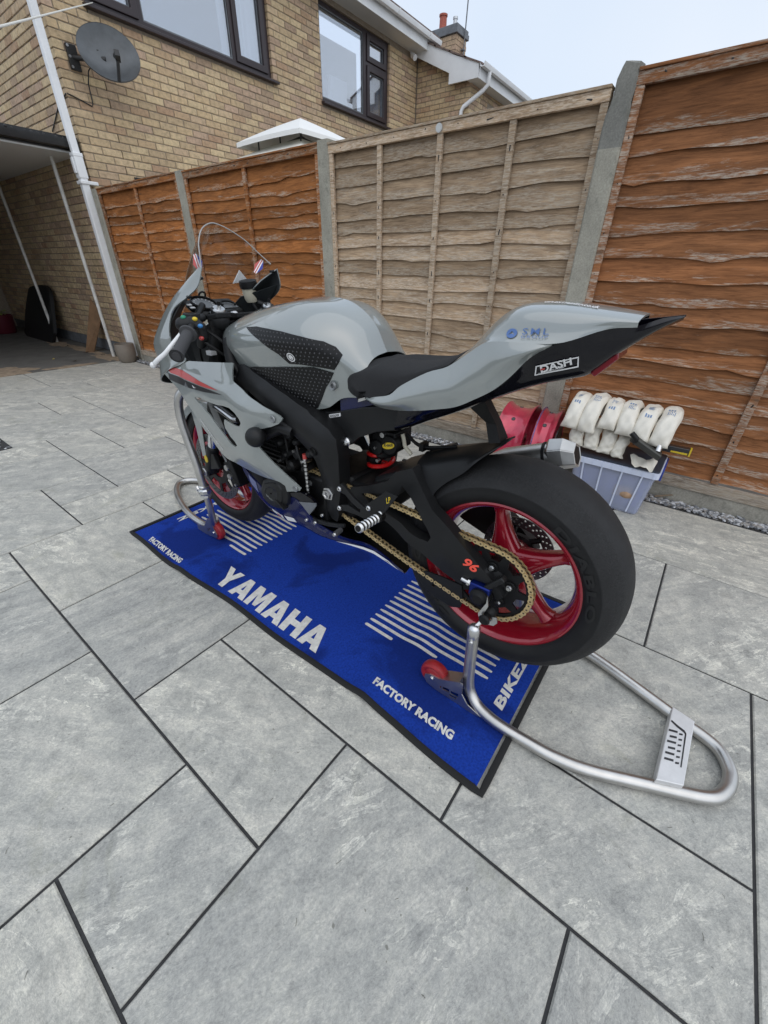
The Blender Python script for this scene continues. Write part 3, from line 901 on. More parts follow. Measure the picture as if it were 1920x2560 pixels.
for r in range(13):
    z = 4.38 + r * 0.075
    for (a, b_, fn) in ((CY0, CY1, lambda a, d, z: (CX0 + d, a, z)), (CX0 + .093, CX1, lambda a, d, z: (a, CY0 + d, z))):
        x = a + (0.0 if r % 2 else 0.1125)
        st = [(a, x - 0.01)] if x > a else []
        while x < b_ - 0.02:
            st.append((x, min(x + 0.215, b_))); x += 0.225
        for (p, q) in st:
            n0 = len(mb.v)
            P = [fn(u, d, w) for d in (0, 0.09) for (u, w) in ((p, z), (q, z), (q, z + 0.065), (p, z + 0.065))]
            mb.add(P, [(0, 1, 2, 3), (0, 4, 5, 1), (1, 5, 6, 2), (2, 6, 7, 3), (3, 7, 4, 0)])
            tint += [random.random() * 0.25 + 0.72] * 8
me = mb.mesh('brickwork', M['brick_attr'], 0, merge=0); at = me.attributes.new('tint', 'FLOAT', 'POINT'); at.data.foreach_set('value', tint)
o = put('brickwork', me, ch); o.location = (-NX, -NY, 0); o['kind'] = 'stuff'
npart(MB().box(CX0 - .035, CX1 + .035, CY0 - .035, CY1 + .035, 5.36, 5.44).box(CX0 - .02, CX1 + .02, CY0 - .02, CY1 + .02, 5.44, 5.50), 'cap', M['lead'], ch, smooth=0, bevel=0.008)
npart(MB().lathe([(0.075, 0), (0.085, 0.02), (0.078, 0.05), (0.074, 0.24), (0.088, 0.245), (0.088, 0.275), (0.07, 0.278), (0.066, 0.2)], (10.72, 6.36, 5.50), (0, 0, 1), 20), 'chimney_pot', M['clay'], ch)
npart(MB().lathe([(0.07, 0), (0.06, 0.07), (0.04, 0.09), (0.04, 0.16), (0.05, 0.165), (0.05, 0.2), (0.0, 0.2)], (10.72, 6.06, 5.48), (0, 0, 1), 16), 'flue', M['galv'], ch)
npart(MB().cyl((10.75, 5.83, 4.95), (10.80, 5.82, 6.6), 0.013, 8).box(10.72, 10.80, 5.81, 5.89, 5.02, 5.04).box(10.72, 10.80, 5.81, 5.89, 5.16, 5.18), 'aerial_mast', M['lead'], ch, smooth=0)

# ================================================================ fence
XF = 2.50
fence_rng = random.Random(5)
def board_mesh(length, h, seed, mat):
    rg = random.Random(seed); n = 40
    ph = [rg.uniform(0, 6.28) for _ in range(5)]; am = [rg.uniform(0.002, 0.009), rg.uniform(0.002, 0.006), rg.uniform(0.001, 0.004)]
    kn = [(rg.uniform(0, length), rg.uniform(0.004, 0.016) * rg.choice((1, -1, 1)), rg.uniform(0.02, 0.07)) for _ in range(rg.randint(1, 3))]
    fr, bk, tp, tb = [], [], [], []
    for i in range(n + 1):
        y = length * i / n
        z = am[0] * math.sin(y * 3.1 + ph[0]) + am[1] * math.sin(y * 7.3 + ph[1]) + am[2] * math.sin(y * 17 + ph[2])
        for (k, a, w) in kn: z -= a * math.exp(-((y - k) / w) ** 2)
        bx = 0.0015 * math.sin(y * 5 + ph[3]) + 0.001 * math.sin(y * 11 + ph[4])
        fr.append((-0.016 + bx, y, z)); bk.append((-0.007 + bx, y, z + 0.001)); tp.append((0.0 + bx * .3, y, h)); tb.append((0.007, y, h))
    return MB().grid([fr, tp, tb, bk], closed_u=True).add([fr[0], tp[0], tb[0], bk[0], fr[-1], tp[-1], tb[-1], bk[-1]], [(0, 3, 2, 1), (4, 5, 6, 7)]).mesh('board', mat, 30)
def fence_panel(label, y0, y1, ztop, battens, matk, seed, pitch=0.126):
    t = thing('lap_fence', label, 'fence panel', (XF, y0, 0), group='overlap fence panels along the patio')
    ln = y1 - y0; m = M[matk]; z = 0.15; k = 0; rg = random.Random(seed)
    while z < ztop - 0.075:
        h = min(pitch * rg.uniform(0.86, 1.16), ztop - 0.03 - z)
        if ztop - 0.04 - z - h < 0.07: h = ztop - 0.03 - z
        put('board', board_mesh(ln, h + 0.03, seed * 100 + k, m), t, (0.048 - 0.0006 * (k % 2), 0, z))
        z += h; k += 1
    for b in battens:
        o = MB().box(0.012, 0.031, -0.018, 0.018, -ztop + 0.12 + 0.03, -0.045).obj('batten', m, t, smooth=0, bevel=0.002, loc=(0, b - y0, ztop), rot=(0, 0, 0))
    for e in (0.018, ln - 0.018):
        MB().box(0.010, 0.030, -0.018, 0.018, -ztop + 0.12, -0.045).obj('edge_batten', m, t, smooth=0, bevel=0.002, loc=(0, e, ztop))
    mb = MB()
    for b in list(battens) + [y0 + .018, y1 - .018]:
        for q in range(9):
            mb.cyl((.0105, b - y0 + rg.uniform(-.006, .006), .2 + q * .185 + rg.uniform(-.03, .03)), (.014, b - y0, .2 + q * .185), .0032, 6)
    for q in range(8): mb.cyl((.0048, ln * (q + .5) / 8 + rg.uniform(-.05, .05), ztop - .022 + rg.uniform(-.008, .008)), (.01, ln * (q + .5) / 8, ztop - .022), .0032, 6)
    o = mb.obj('nail_heads', M['dishblack'], t, smooth=0); o['kind'] = 'stuff'
    MB().box(0.006, 0.030, 0, ln, -0.045, 0.0).obj('top_rail', m, t, smooth=0, bevel=0.002, loc=(0, 0, ztop))
    MB().box(-0.002, 0.062, -0.0, ln, 0.0, 0.012).obj('capping', m, t, smooth=0, bevel=0.002, loc=(0, 0, ztop + .0005))
    MB().box(0.002, 0.032, 0, ln, 0.0, 0.058).obj('bottom_rail', M['greyrail'], t, smooth=0, bevel=0.003, loc=(0, 0, 0.085))
    return t
fence_panel('flaking reddish-brown stained panel nearest the storage box, at the right edge of the fence', -1.64, 0.19, 1.885, (-0.695, -1.18), 'orange_b', 3, 0.096)
fence_panel('bare weathered timber panel between the two tall posts, behind the seat', 0.29, 2.075, 1.85, (0.75, 1.19, 1.635), 'greywood', 4, 0.088)
fence_panel('orange stained panel behind the windscreen, with pale flaking streaks', 2.175, 3.925, 1.865, (3.04,), 'orange_a', 8, 0.084)
fence_panel('orange stained panel at the far end beside the house wall', 4.045, 5.76, 1.872, (4.89,), 'orange_a', 6, 0.084)
def post(y, label, ztop, w=0.105, broken=False, lean=0.0):
    t = thing('concrete_post', label, 'fence post', (XF, y, 0), group='concrete fence posts')
    rg = random.Random(int(y * 100))
    rows = []
    zs = [0.0, 0.3, 0.7, 1.1, 1.4, ztop - 0.29, ztop - 0.25, ztop - 0.21, ztop - 0.17, ztop - 0.13, ztop - 0.09, ztop - 0.05, ztop - 0.02, ztop]
    for z in zs:
        c = 0.0; q = w / 2; bev = 0.008
        chip = 0.0
        if broken: chip = max(0.0, (z - (ztop - 0.19)) / 0.19) * 0.034 + (rg.uniform(-.007, .009) if z > ztop - .2 else 0)
        pts = [(0.0, -q + bev), (-0.0, q - bev - chip), (bev, q - chip), (0.085, q - chip * .4), (0.095, q - bev - chip * .3), (0.095, -q + bev), (0.085, -q), (bev, -q)]
        rows.append([(x, yy + lean * z + (rg.uniform(-.004, .004) if broken and z > ztop - .2 else 0), z + (rg.uniform(-.02, .012) if broken and z == ztop else 0)) for x, yy in pts])
    mb = MB().grid(rows[:6], closed_v=True)
    mb.mat(1 if broken else 0).grid(rows[5:], closed_v=True)
    mb.add(rows[-1] + [(0.045, lean * ztop, ztop + 0.012)], [(i, (i + 1) % 8, 8) for i in range(8)])
    mb.obj('shaft', [M['post'], M['postdark']], t, smooth=25)
    return t
post(0.243, 'tall concrete post with a broken top, between the bare panel and the reddish one', 1.925, 0.105, True)
post(2.125, 'concrete post between the bare panel and the orange one, by the canopy', 1.885, 0.108)
post(3.985, 'thin looking concrete post between the two orange panels', 1.885, 0.115)
post(5.83, 'last concrete post, beside the white rain pipe of the house', 1.885, 0.12)
for (a, b, lb) in ((-1.64, 0.185, 'low concrete gravel board under the reddish fence panel'), (0.30, 2.068, 'low concrete gravel board under the bare timber panel'), (2.18, 3.925, 'low concrete gravel board under the orange panel behind the windscreen'), (4.045, 5.765, 'low concrete gravel board under the farthest orange panel')):
    o = MB().box(0.012, 0.062, 0, b - a, -0.02, 0.083).obj('gravel_board', M['gboard'], None, smooth=0, bevel=0.004, loc=(XF, a, 0))
    tag(o, lb, 'gravel board', 'gravel boards under the fence')
o = MB().cyl((-0.004, 0, 0), (0.0058, 0, 0), 0.021, 24).cyl((-0.0052, 0, 0), (-0.004, 0, 0), 0.016, 24).obj('fence_badge', plain('galvanised_badge', (0.55, 0.55, 0.53), 0.5, 0.6), None, loc=(XF, 1.19, 1.826))
tag(o, 'small round metal badge nailed to the top rail of the bare panel', 'badge')

# ================================================================ canopy of a garden gazebo behind the fence
gz = thing('gazebo', 'white two-tier canopy of a garden gazebo showing over the fence', 'gazebo', (4.24, 4.137, 0))
def pyramid(mb, a0, z0, a1, z1, sag, n=8, drop=0.04):
    for k in range(4):
        c, s_ = math.cos(k * PI / 2), math.sin(k * PI / 2)
        rows = []
        for i in range(n + 1):
            t = i / n; a = a0 + (a1 - a0) * t; z = z0 + (z1 - z0) * t - sag * 4 * t * (1 - t)
            row = []
            for j in range(n + 1):
                u = -1 + 2 * j / n
                x, y = a * u, -a
                zz = z - sag * 0.8 * (1 - u * u) * t
                row.append((x * c - y * s_, x * s_ + y * c, zz))
            rows.append(row)
        rows.append([(p[0], p[1], p[2] - drop) for p in rows[-1]])
        mb.grid(rows)
    return mb
pyramid(MB(), 0.0, 2.60, 0.53, 2.355, -0.01).obj('upper_canopy', M['canvas'], gz, smooth=25)
pyramid(MB(), 0.24, 2.355, 1.5, 1.80, 0.006, drop=0.12).obj('lower_canopy', M['canvas_in'], gz, smooth=25)
mb = MB()
for k in range(4):
    a = PI / 4 + k * PI / 2
    c, s_ = math.cos(a), math.sin(a)
    mb.tube([(0.02 * c, 0.02 * s_, 2.42), (1.5 * 1.414 * c, 1.5 * 1.414 * s_, 1.77)], 0.014, 6)
    for r, h in ((0.25, 0.06), (0.5, 0.05)):
        mb.tube([(r * c, r * s_, 2.415 - r * 0.29), (r * c, r * s_, 2.575 - r * 0.33)], 0.009, 6)
    mb.tube([(0.02 * c, 0.02 * s_, 2.43), (0.26 * math.cos(a + .6), 0.26 * math.sin(a + .6), 2.33)], 0.013, 6)
mb.obj('canopy_frame', M['dishblack'], gz)
for k in range(4):
    a = PI / 4 + k * PI / 2
    MB().cyl((1.40 * 1.414 * math.cos(a), 1.40 * 1.414 * math.sin(a), 0), (1.40 * 1.414 * math.cos(a), 1.40 * 1.414 * math.sin(a), 1.93), 0.025, 10).obj('leg', M['dishblack'], gz)

# ================================================================ carport on the left
cp = thing('carport', 'flat carport with a black gutter and white ceiling beside the house wall', 'carport', (2.4, 6.0, 0))
def cpart(mb, name, mat, **k): return hp(mb, name, mat, cp, **k)
cpart(MB().box(-2.2, 2.565, 6.06, 11.4, 2.215, 2.232), 'ceiling', M['soffit'], smooth=0)
cpart(MB().box(-2.2, 2.568, 6.03, 11.4, 2.233, 2.36), 'roof_deck', M['black_iron'], smooth=0)
mb = gutter(MB(), lambda t, u, w: (t, 6.03 + u * 0.8, 2.315 + w * 1.15 - 0.003 * t), -2.2, 2.52)
mb.cyl((2.46, 5.985, 2.27), (2.47, 5.97, 2.12), 0.03, 10)
rg = random.Random(3)
for _ in range(46): mb.sphere((rg.uniform(-0.2, 2.5), rg.uniform(5.95, 6.02), 2.315 + rg.uniform(0, 0.02)), rg.uniform(0.008, 0.02), 6, 4)
cpart(mb, 'gutter', M['black_iron'], smooth=30)
cpart(MB().box(-2.2, 2.57, 11.4, 11.5, 0, 2.3), 'added_back_wall', M['mortar'], smooth=0)  # wall added across the far end to darken the carport
cpart(MB().box(-1.0, -0.9, 6.6, 11.5, 0, 2.21), 'added_shade_wall', M['mortar'], smooth=0)  # unseen wall added on the open side to keep daylight out
for (x, y) in ((2.395, 6.43), (2.352, 8.49)):
    cpart(MB().cyl((x, y, -0.007), (x, y, 2.214), 0.021, 14), 'post', M['pipe'])
# washing line across the top left corner
line = MB()
a, b_ = Vector((0.724, 2.0, 1.875)), Vector((3.093, 5.985, 3.529))
pts = []
for i in range(25):
    t = -0.3 + 1.3 * i / 24; p = a + (b_ - a) * t; pts.append(tuple(p))
tag(line.tube(pts, 0.004, 8).obj('washing_line', M['rope']), 'white washing line strung to the house wall above the dish', 'washing line')
D = {}
D['fair_out'] = [(-0.235, 1.306, 0.786), (-0.232, 1.295, 0.804), (-0.222, 1.265, 0.820), (-0.212, 1.216, 0.832), (-0.203, 1.157, 0.848), (-0.200, 1.075, 0.855), (-0.197, 0.999, 0.862), (-0.190, 0.921, 0.869), (-0.198, 0.913, 0.850), (-0.205, 0.894, 0.822), (-0.210, 0.839, 0.799), (-0.215, 0.778, 0.778), (-0.215, 0.725, 0.760), (-0.215, 0.693, 0.749), (-0.215, 0.682, 0.742), (-0.215, 0.685, 0.735), (-0.217, 0.697, 0.723), (-0.225, 0.724, 0.710), (-0.230, 0.758, 0.699), (-0.235, 0.785, 0.690), (-0.240, 0.809, 0.680), (-0.242, 0.816, 0.667), (-0.238, 0.817, 0.636), (-0.235, 0.793, 0.633), (-0.230, 0.784, 0.620), (-0.225, 0.766, 0.601), (-0.217, 0.740, 0.578), (-0.210, 0.716, 0.558), (-0.200, 0.685, 0.530), (-0.190, 0.657, 0.503), (-0.190, 0.663, 0.494), (-0.195, 0.690, 0.484), (-0.200, 0.722, 0.474), (-0.205, 0.720, 0.499), (-0.208, 0.739, 0.509), (-0.210, 0.770, 0.509), (-0.210, 0.805, 0.505), (-0.213, 0.866, 0.506), (-0.215, 0.926, 0.511), (-0.215, 0.972, 0.516), (-0.215, 1.007, 0.516), (-0.215, 1.031, 0.518), (-0.215, 1.053, 0.528), (-0.217, 1.078, 0.550), (-0.220, 1.102, 0.585), (-0.222, 1.129, 0.604), (-0.225, 1.150, 0.631), (-0.228, 1.164, 0.656), (-0.230, 1.177, 0.675), (-0.232, 1.205, 0.708), (-0.234, 1.221, 0.731), (-0.235, 1.237, 0.747)]
D['fair_hole'] = [(-0.236, 1.122, 0.733), (-0.237, 1.090, 0.739), (-0.239, 1.047, 0.735), (-0.240, 1.012, 0.734), (-0.241, 0.978, 0.734), (-0.242, 0.939, 0.738), (-0.243, 0.907, 0.738), (-0.243, 0.880, 0.726), (-0.242, 0.863, 0.710), (-0.241, 0.858, 0.698), (-0.240, 0.871, 0.683), (-0.239, 0.891, 0.679), (-0.238, 0.918, 0.681), (-0.237, 0.959, 0.687), (-0.236, 0.966, 0.673), (-0.235, 0.966, 0.656), (-0.235, 0.943, 0.629), (-0.235, 0.924, 0.617), (-0.235, 0.912, 0.605), (-0.235, 0.924, 0.596), (-0.236, 0.946, 0.600), (-0.237, 0.996, 0.643), (-0.237, 1.044, 0.685), (-0.236, 1.087, 0.707), (-0.236, 1.111, 0.722)]
D['fair_ctl'] = [(-0.243, 1.064, 0.818), (-0.238, 1.166, 0.820), (-0.250, 0.903, 0.810), (-0.250, 0.820, 0.778), (-0.243, 0.761, 0.760), (-0.222, 0.985, 0.840), (-0.225, 0.901, 0.833), (-0.242, 1.134, 0.767), (-0.244, 1.002, 0.744), (-0.247, 0.802, 0.752), (-0.245, 0.842, 0.673), (-0.240, 0.779, 0.722), (-0.247, 0.878, 0.770), (-0.242, 1.087, 0.681), (-0.243, 1.029, 0.632), (-0.242, 0.976, 0.595), (-0.240, 0.921, 0.571), (-0.238, 0.863, 0.562), (-0.234, 0.805, 0.558), (-0.228, 0.752, 0.551), (-0.215, 0.713, 0.523)]
D['stripe_red'] = [(-0.233, 1.284, 0.806), (-0.225, 1.254, 0.816), (-0.239, 1.175, 0.816), (-0.241, 1.118, 0.807), (-0.250, 1.034, 0.795), (-0.257, 0.958, 0.785), (-0.251, 1.029, 0.783), (-0.246, 1.118, 0.788), (-0.237, 1.209, 0.793), (-0.234, 1.268, 0.796)]
D['stripe_black'] = [(-0.236, 1.296, 0.797), (-0.235, 1.274, 0.793), (-0.237, 1.217, 0.790), (-0.246, 1.120, 0.784), (-0.251, 1.026, 0.780), (-0.260, 0.933, 0.775), (-0.249, 1.048, 0.766), (-0.244, 1.141, 0.764), (-0.238, 1.231, 0.767), (-0.238, 1.278, 0.771), (-0.238, 1.300, 0.779)]
D['fair_text'] = [(-0.230, 1.134, 0.636), (-0.224, 1.030, 0.540), (-0.237, 1.112, 0.646), (-0.232, 1.007, 0.554)]
D['fair_screw'] = [(-0.223, 0.716, 0.735), (-0.196, 0.680, 0.497)]
D['frame_out'] = [(-0.160, 0.962, 0.876), (-0.170, 0.942, 0.856), (-0.180, 0.893, 0.866), (-0.185, 0.853, 0.861), (-0.185, 0.775, 0.836), (-0.180, 0.691, 0.804), (-0.172, 0.613, 0.771), (-0.172, 0.602, 0.761), (-0.170, 0.568, 0.744), (-0.168, 0.535, 0.728), (-0.165, 0.509, 0.702), (-0.163, 0.505, 0.653), (-0.155, 0.512, 0.568), (-0.150, 0.517, 0.511), (-0.140, 0.538, 0.420), (-0.135, 0.553, 0.387), (-0.135, 0.576, 0.390), (-0.138, 0.593, 0.419), (-0.145, 0.597, 0.493), (-0.150, 0.598, 0.545), (-0.158, 0.608, 0.598), (-0.162, 0.618, 0.622), (-0.168, 0.646, 0.649), (-0.175, 0.676, 0.674), (-0.182, 0.704, 0.692), (-0.186, 0.722, 0.703), (-0.190, 0.725, 0.736), (-0.192, 0.810, 0.768), (-0.190, 0.869, 0.789), (-0.180, 0.932, 0.813), (-0.165, 0.963, 0.840)]
D['frame_ctl'] = [(-0.195, 0.618, 0.738), (-0.203, 0.702, 0.777), (-0.205, 0.783, 0.813), (-0.185, 0.553, 0.685), (-0.168, 0.535, 0.566), (-0.155, 0.555, 0.473)]
D['frame_holes'] = [(-0.172, 0.594, 0.648), (-0.152, 0.565, 0.501)]
D['swing_out'] = [(-0.130, 0.504, 0.501), (-0.130, 0.489, 0.539), (-0.130, 0.418, 0.567), (-0.130, 0.345, 0.606), (-0.128, 0.320, 0.641), (-0.125, 0.266, 0.668), (-0.130, 0.242, 0.638), (-0.138, 0.188, 0.572), (-0.142, 0.121, 0.531), (-0.145, 0.065, 0.491), (-0.147, 0.002, 0.448), (-0.145, -0.040, 0.409), (-0.143, -0.050, 0.394), (-0.143, -0.036, 0.370), (-0.145, -0.023, 0.393), (-0.148, -0.002, 0.417), (-0.148, 0.017, 0.416), (-0.148, 0.044, 0.414), (-0.148, 0.064, 0.400), (-0.147, 0.068, 0.377), (-0.147, 0.092, 0.381), (-0.146, 0.130, 0.390), (-0.142, 0.219, 0.422), (-0.138, 0.297, 0.452), (-0.135, 0.362, 0.477), (-0.132, 0.447, 0.484)]
D['swing_hole'] = [(-0.130, 0.447, 0.531), (-0.130, 0.367, 0.558), (-0.130, 0.307, 0.572), (-0.130, 0.294, 0.606), (-0.132, 0.264, 0.584), (-0.135, 0.224, 0.534), (-0.138, 0.193, 0.499), (-0.139, 0.183, 0.482), (-0.139, 0.192, 0.464), (-0.138, 0.220, 0.463), (-0.136, 0.285, 0.486), (-0.134, 0.347, 0.500), (-0.132, 0.413, 0.508)]
D['num96'] = [(-0.152, 0.083, 0.438), (-0.152, 0.036, 0.441), (-0.152, 0.073, 0.466)]
D['adj'] = [(-0.148, 0.062, 0.394), (-0.148, 0.032, 0.394), (-0.148, -0.009, 0.394), (-0.148, 0.012, 0.372)]
D['hug_side'] = [(-0.085, 0.280, 0.657), (-0.090, 0.266, 0.642), (-0.100, 0.245, 0.622), (-0.108, 0.226, 0.601), (-0.110, 0.207, 0.584), (-0.100, 0.200, 0.609), (-0.095, 0.173, 0.643), (-0.090, 0.134, 0.678), (-0.085, 0.108, 0.709), (-0.075, 0.090, 0.734), (-0.050, 0.061, 0.756), (-0.020, 0.051, 0.774)]
D['hug_ridge'] = [(-0.075, 0.283, 0.658), (-0.070, 0.222, 0.685), (-0.065, 0.168, 0.707), (-0.065, 0.097, 0.731)]
D['hug_top'] = [(-0.040, 0.290, 0.665), (-0.020, 0.243, 0.688), (-0.000, 0.189, 0.711), (0.020, 0.135, 0.731), (0.000, 0.059, 0.767)]
D['rs_arm1'] = [(-0.165, 0.502, 0.558), (-0.165, 0.485, 0.571), (-0.165, 0.473, 0.564), (-0.170, 0.438, 0.539), (-0.175, 0.400, 0.522), (-0.178, 0.364, 0.522), (-0.178, 0.345, 0.526), (-0.178, 0.340, 0.519), (-0.178, 0.345, 0.504), (-0.178, 0.381, 0.488), (-0.178, 0.398, 0.481), (-0.175, 0.422, 0.483), (-0.170, 0.465, 0.480), (-0.168, 0.490, 0.475), (-0.168, 0.505, 0.471), (-0.168, 0.506, 0.483), (-0.168, 0.488, 0.496), (-0.170, 0.461, 0.505), (-0.173, 0.423, 0.497), (-0.174, 0.412, 0.496), (-0.174, 0.410, 0.507), (-0.173, 0.423, 0.510), (-0.170, 0.449, 0.523), (-0.168, 0.472, 0.539), (-0.165, 0.500, 0.540)]
D['heel'] = [(-0.185, 0.383, 0.537), (-0.185, 0.308, 0.608), (-0.185, 0.267, 0.607), (-0.185, 0.311, 0.539), (-0.185, 0.327, 0.524), (-0.185, 0.372, 0.525)]
D['heel_txt'] = [(-0.188, 0.300, 0.575), (-0.188, 0.280, 0.593)]
D['peg'] = [(-0.200, 0.327, 0.522), (-0.290, 0.320, 0.535)]
D['gear'] = [(-0.160, 0.684, 0.356), (-0.165, 0.654, 0.376), (-0.170, 0.618, 0.379), (-0.175, 0.562, 0.392), (-0.180, 0.501, 0.412), (-0.185, 0.473, 0.426)]
D['gearpeg'] = [(-0.185, 0.489, 0.406), (-0.215, 0.484, 0.408)]
D['rs_bolts'] = [(-0.168, 0.492, 0.552), (-0.171, 0.493, 0.485), (-0.190, 0.368, 0.534), (-0.190, 0.325, 0.532), (-0.150, 0.607, 0.401), (-0.175, 0.617, 0.379), (-0.165, 0.673, 0.363), (-0.120, 0.505, 0.685), (-0.135, 0.601, 0.746)]
D['rod'] = [(-0.160, 0.659, 0.600), (-0.160, 0.662, 0.578), (-0.160, 0.659, 0.518), (-0.160, 0.658, 0.476)]
D['rod2'] = [(-0.150, 0.791, 0.557), (-0.150, 0.723, 0.605), (-0.140, 0.702, 0.612)]
D['gen'] = [(-0.195, 0.858, 0.467), (-0.195, 0.851, 0.478), (-0.195, 0.812, 0.497), (-0.200, 0.761, 0.511), (-0.200, 0.726, 0.498), (-0.200, 0.719, 0.467), (-0.195, 0.728, 0.424), (-0.190, 0.761, 0.390), (-0.190, 0.807, 0.377), (-0.190, 0.842, 0.381), (-0.190, 0.871, 0.398), (-0.193, 0.876, 0.431)]
D['gen_c'] = [(-0.200, 0.798, 0.450)]
D['mush'] = [(-0.270, 0.762, 0.677), (-0.200, 0.813, 0.659)]
D['mush_br'] = [(-0.190, 0.819, 0.652), (-0.190, 0.721, 0.706), (-0.180, 0.676, 0.693)]
D['belly_edge'] = [(-0.205, 0.994, 0.507), (-0.205, 0.944, 0.497), (-0.200, 0.887, 0.492), (-0.190, 0.879, 0.445)]
D['belly_low'] = [(-0.210, 0.979, 0.517), (-0.200, 0.923, 0.477), (-0.190, 0.908, 0.439), (-0.170, 0.915, 0.374), (-0.150, 0.906, 0.311), (-0.140, 0.851, 0.287), (-0.150, 0.796, 0.309), (-0.150, 0.700, 0.309), (-0.140, 0.621, 0.302), (-0.125, 0.509, 0.309), (-0.105, 0.416, 0.303), (-0.090, 0.346, 0.272), (-0.080, 0.302, 0.251)]
D['belly_top'] = [(-0.195, 0.730, 0.464), (-0.190, 0.720, 0.468), (-0.185, 0.680, 0.476), (-0.180, 0.635, 0.476), (-0.170, 0.608, 0.454), (-0.165, 0.652, 0.391), (-0.160, 0.626, 0.359), (-0.140, 0.535, 0.332), (-0.120, 0.423, 0.355), (-0.105, 0.409, 0.310), (-0.085, 0.335, 0.267)]
D['duct'] = [(-0.190, 0.724, 0.466), (-0.185, 0.666, 0.484), (-0.175, 0.632, 0.471), (-0.170, 0.607, 0.451), (-0.170, 0.622, 0.425), (-0.165, 0.662, 0.383), (-0.175, 0.694, 0.429)]
D['duct_in'] = [(-0.180, 0.694, 0.437), (-0.176, 0.655, 0.447), (-0.172, 0.608, 0.458), (-0.170, 0.608, 0.447), (-0.167, 0.652, 0.393)]
D['forkaxle'] = [(-0.130, 1.378, 0.329)]
D['fork'] = [(-0.105, 1.312, 0.505), (-0.108, 1.327, 0.410), (-0.108, 1.365, 0.380), (-0.108, 1.371, 0.332)]
D['forktop'] = [(-0.105, 1.092, 1.002)]
D['brk'] = [(-0.170, 1.171, 0.698), (-0.170, 1.143, 0.703), (-0.170, 1.101, 0.693), (-0.165, 1.099, 0.663), (-0.160, 1.099, 0.622), (-0.155, 1.115, 0.579), (-0.155, 1.124, 0.569), (-0.155, 1.143, 0.566), (-0.160, 1.149, 0.598), (-0.165, 1.161, 0.647)]
D['tube'] = [(-0.190, 1.068, 0.698), (-0.190, 1.024, 0.687), (-0.190, 0.989, 0.676), (-0.190, 0.972, 0.673), (-0.190, 0.948, 0.677)]
D['mud'] = [(-0.060, 1.483, 0.622), (-0.070, 1.396, 0.640), (-0.070, 1.434, 0.511), (-0.070, 1.457, 0.366), (-0.070, 1.436, 0.388)]
D['caliper'] = [(-0.110, 1.272, 0.411), (-0.115, 1.219, 0.390), (-0.115, 1.220, 0.348), (-0.110, 1.162, 0.337), (-0.100, 1.239, 0.281)]
D['fdisc'] = [(-0.080, 1.475, 0.365), (-0.080, 1.348, 0.186), (-0.080, 1.208, 0.283)]
D['stickers'] = [(-0.125, 1.212, 0.392), (-0.125, 1.201, 0.357)]
D['subfr_arm'] = [(-0.120, 0.531, 0.772), (-0.120, 0.336, 0.836), (-0.118, 0.276, 0.838), (-0.110, 0.326, 0.759), (-0.110, 0.433, 0.735), (-0.115, 0.461, 0.756), (-0.120, 0.532, 0.748)]
D['subfr2'] = [(-0.135, 0.617, 0.739), (-0.135, 0.603, 0.753), (-0.135, 0.521, 0.776), (-0.130, 0.440, 0.801), (-0.125, 0.361, 0.819), (-0.120, 0.317, 0.830)]
D['subfr3'] = [(-0.120, 0.314, 0.763), (-0.120, 0.395, 0.740), (-0.120, 0.462, 0.706), (-0.120, 0.493, 0.676), (-0.125, 0.518, 0.683), (-0.130, 0.530, 0.707), (-0.135, 0.561, 0.730), (-0.135, 0.611, 0.731)]
D['shocks'] = [(-0.030, 0.464, 0.653), (-0.030, 0.431, 0.713), (-0.040, 0.411, 0.679), (-0.030, 0.459, 0.590), (-0.030, 0.410, 0.610), (-0.030, 0.498, 0.579), (-0.020, 0.411, 0.627)]
D['mholds'] = [(-0.138, 0.571, 0.753), (-0.138, 0.519, 0.769), (-0.138, 0.572, 0.744)]
D['hose'] = [(-0.000, 0.371, 0.705), (-0.000, 0.345, 0.687), (-0.000, 0.311, 0.680), (-0.000, 0.278, 0.686), (-0.000, 0.234, 0.698), (-0.000, 0.204, 0.707)]
D['reschose'] = [(-0.020, 0.375, 0.710), (-0.020, 0.369, 0.693), (-0.020, 0.363, 0.673), (-0.020, 0.340, 0.654)]
D['strap'] = [(-0.030, 0.163, 0.829), (-0.030, 0.124, 0.851), (-0.020, 0.122, 0.827), (-0.000, 0.105, 0.777), (0.010, 0.090, 0.755), (-0.020, 0.111, 0.753), (-0.030, 0.132, 0.785)]
D['exh'] = [(0.150, 0.062, 0.669), (0.150, -0.001, 0.696), (0.150, -0.050, 0.712), (0.150, -0.082, 0.690)]
D['exh_cap'] = [(0.140, -0.007, 0.731), (0.120, -0.019, 0.683), (0.170, -0.065, 0.736), (0.140, -0.086, 0.665)]
D['grip'] = [(-0.335, 0.986, 0.900), (-0.235, 1.066, 0.953)]
D['lever'] = [(-0.340, 1.141, 0.855), (-0.335, 1.117, 0.872), (-0.315, 1.096, 0.893), (-0.290, 1.088, 0.917), (-0.190, 1.103, 0.986)]
D['pod'] = [(-0.230, 1.125, 0.970), (-0.200, 1.094, 0.980), (-0.180, 1.089, 0.961), (-0.180, 1.087, 0.926), (-0.180, 1.112, 0.902)]
D['btn'] = [(-0.215, 1.116, 0.983), (-0.190, 1.085, 0.967), (-0.185, 1.068, 0.956), (-0.185, 1.078, 0.927)]
D['cap'] = [(-0.110, 1.078, 1.004), (0.110, 1.232, 0.984)]
D['clampc'] = [(-0.140, 1.147, 0.980), (-0.130, 1.115, 0.997)]
D['dash'] = [(-0.050, 1.234, 1.020), (-0.000, 1.270, 1.013), (-0.080, 1.233, 1.013), (0.030, 1.269, 1.018), (0.050, 1.259, 1.002)]
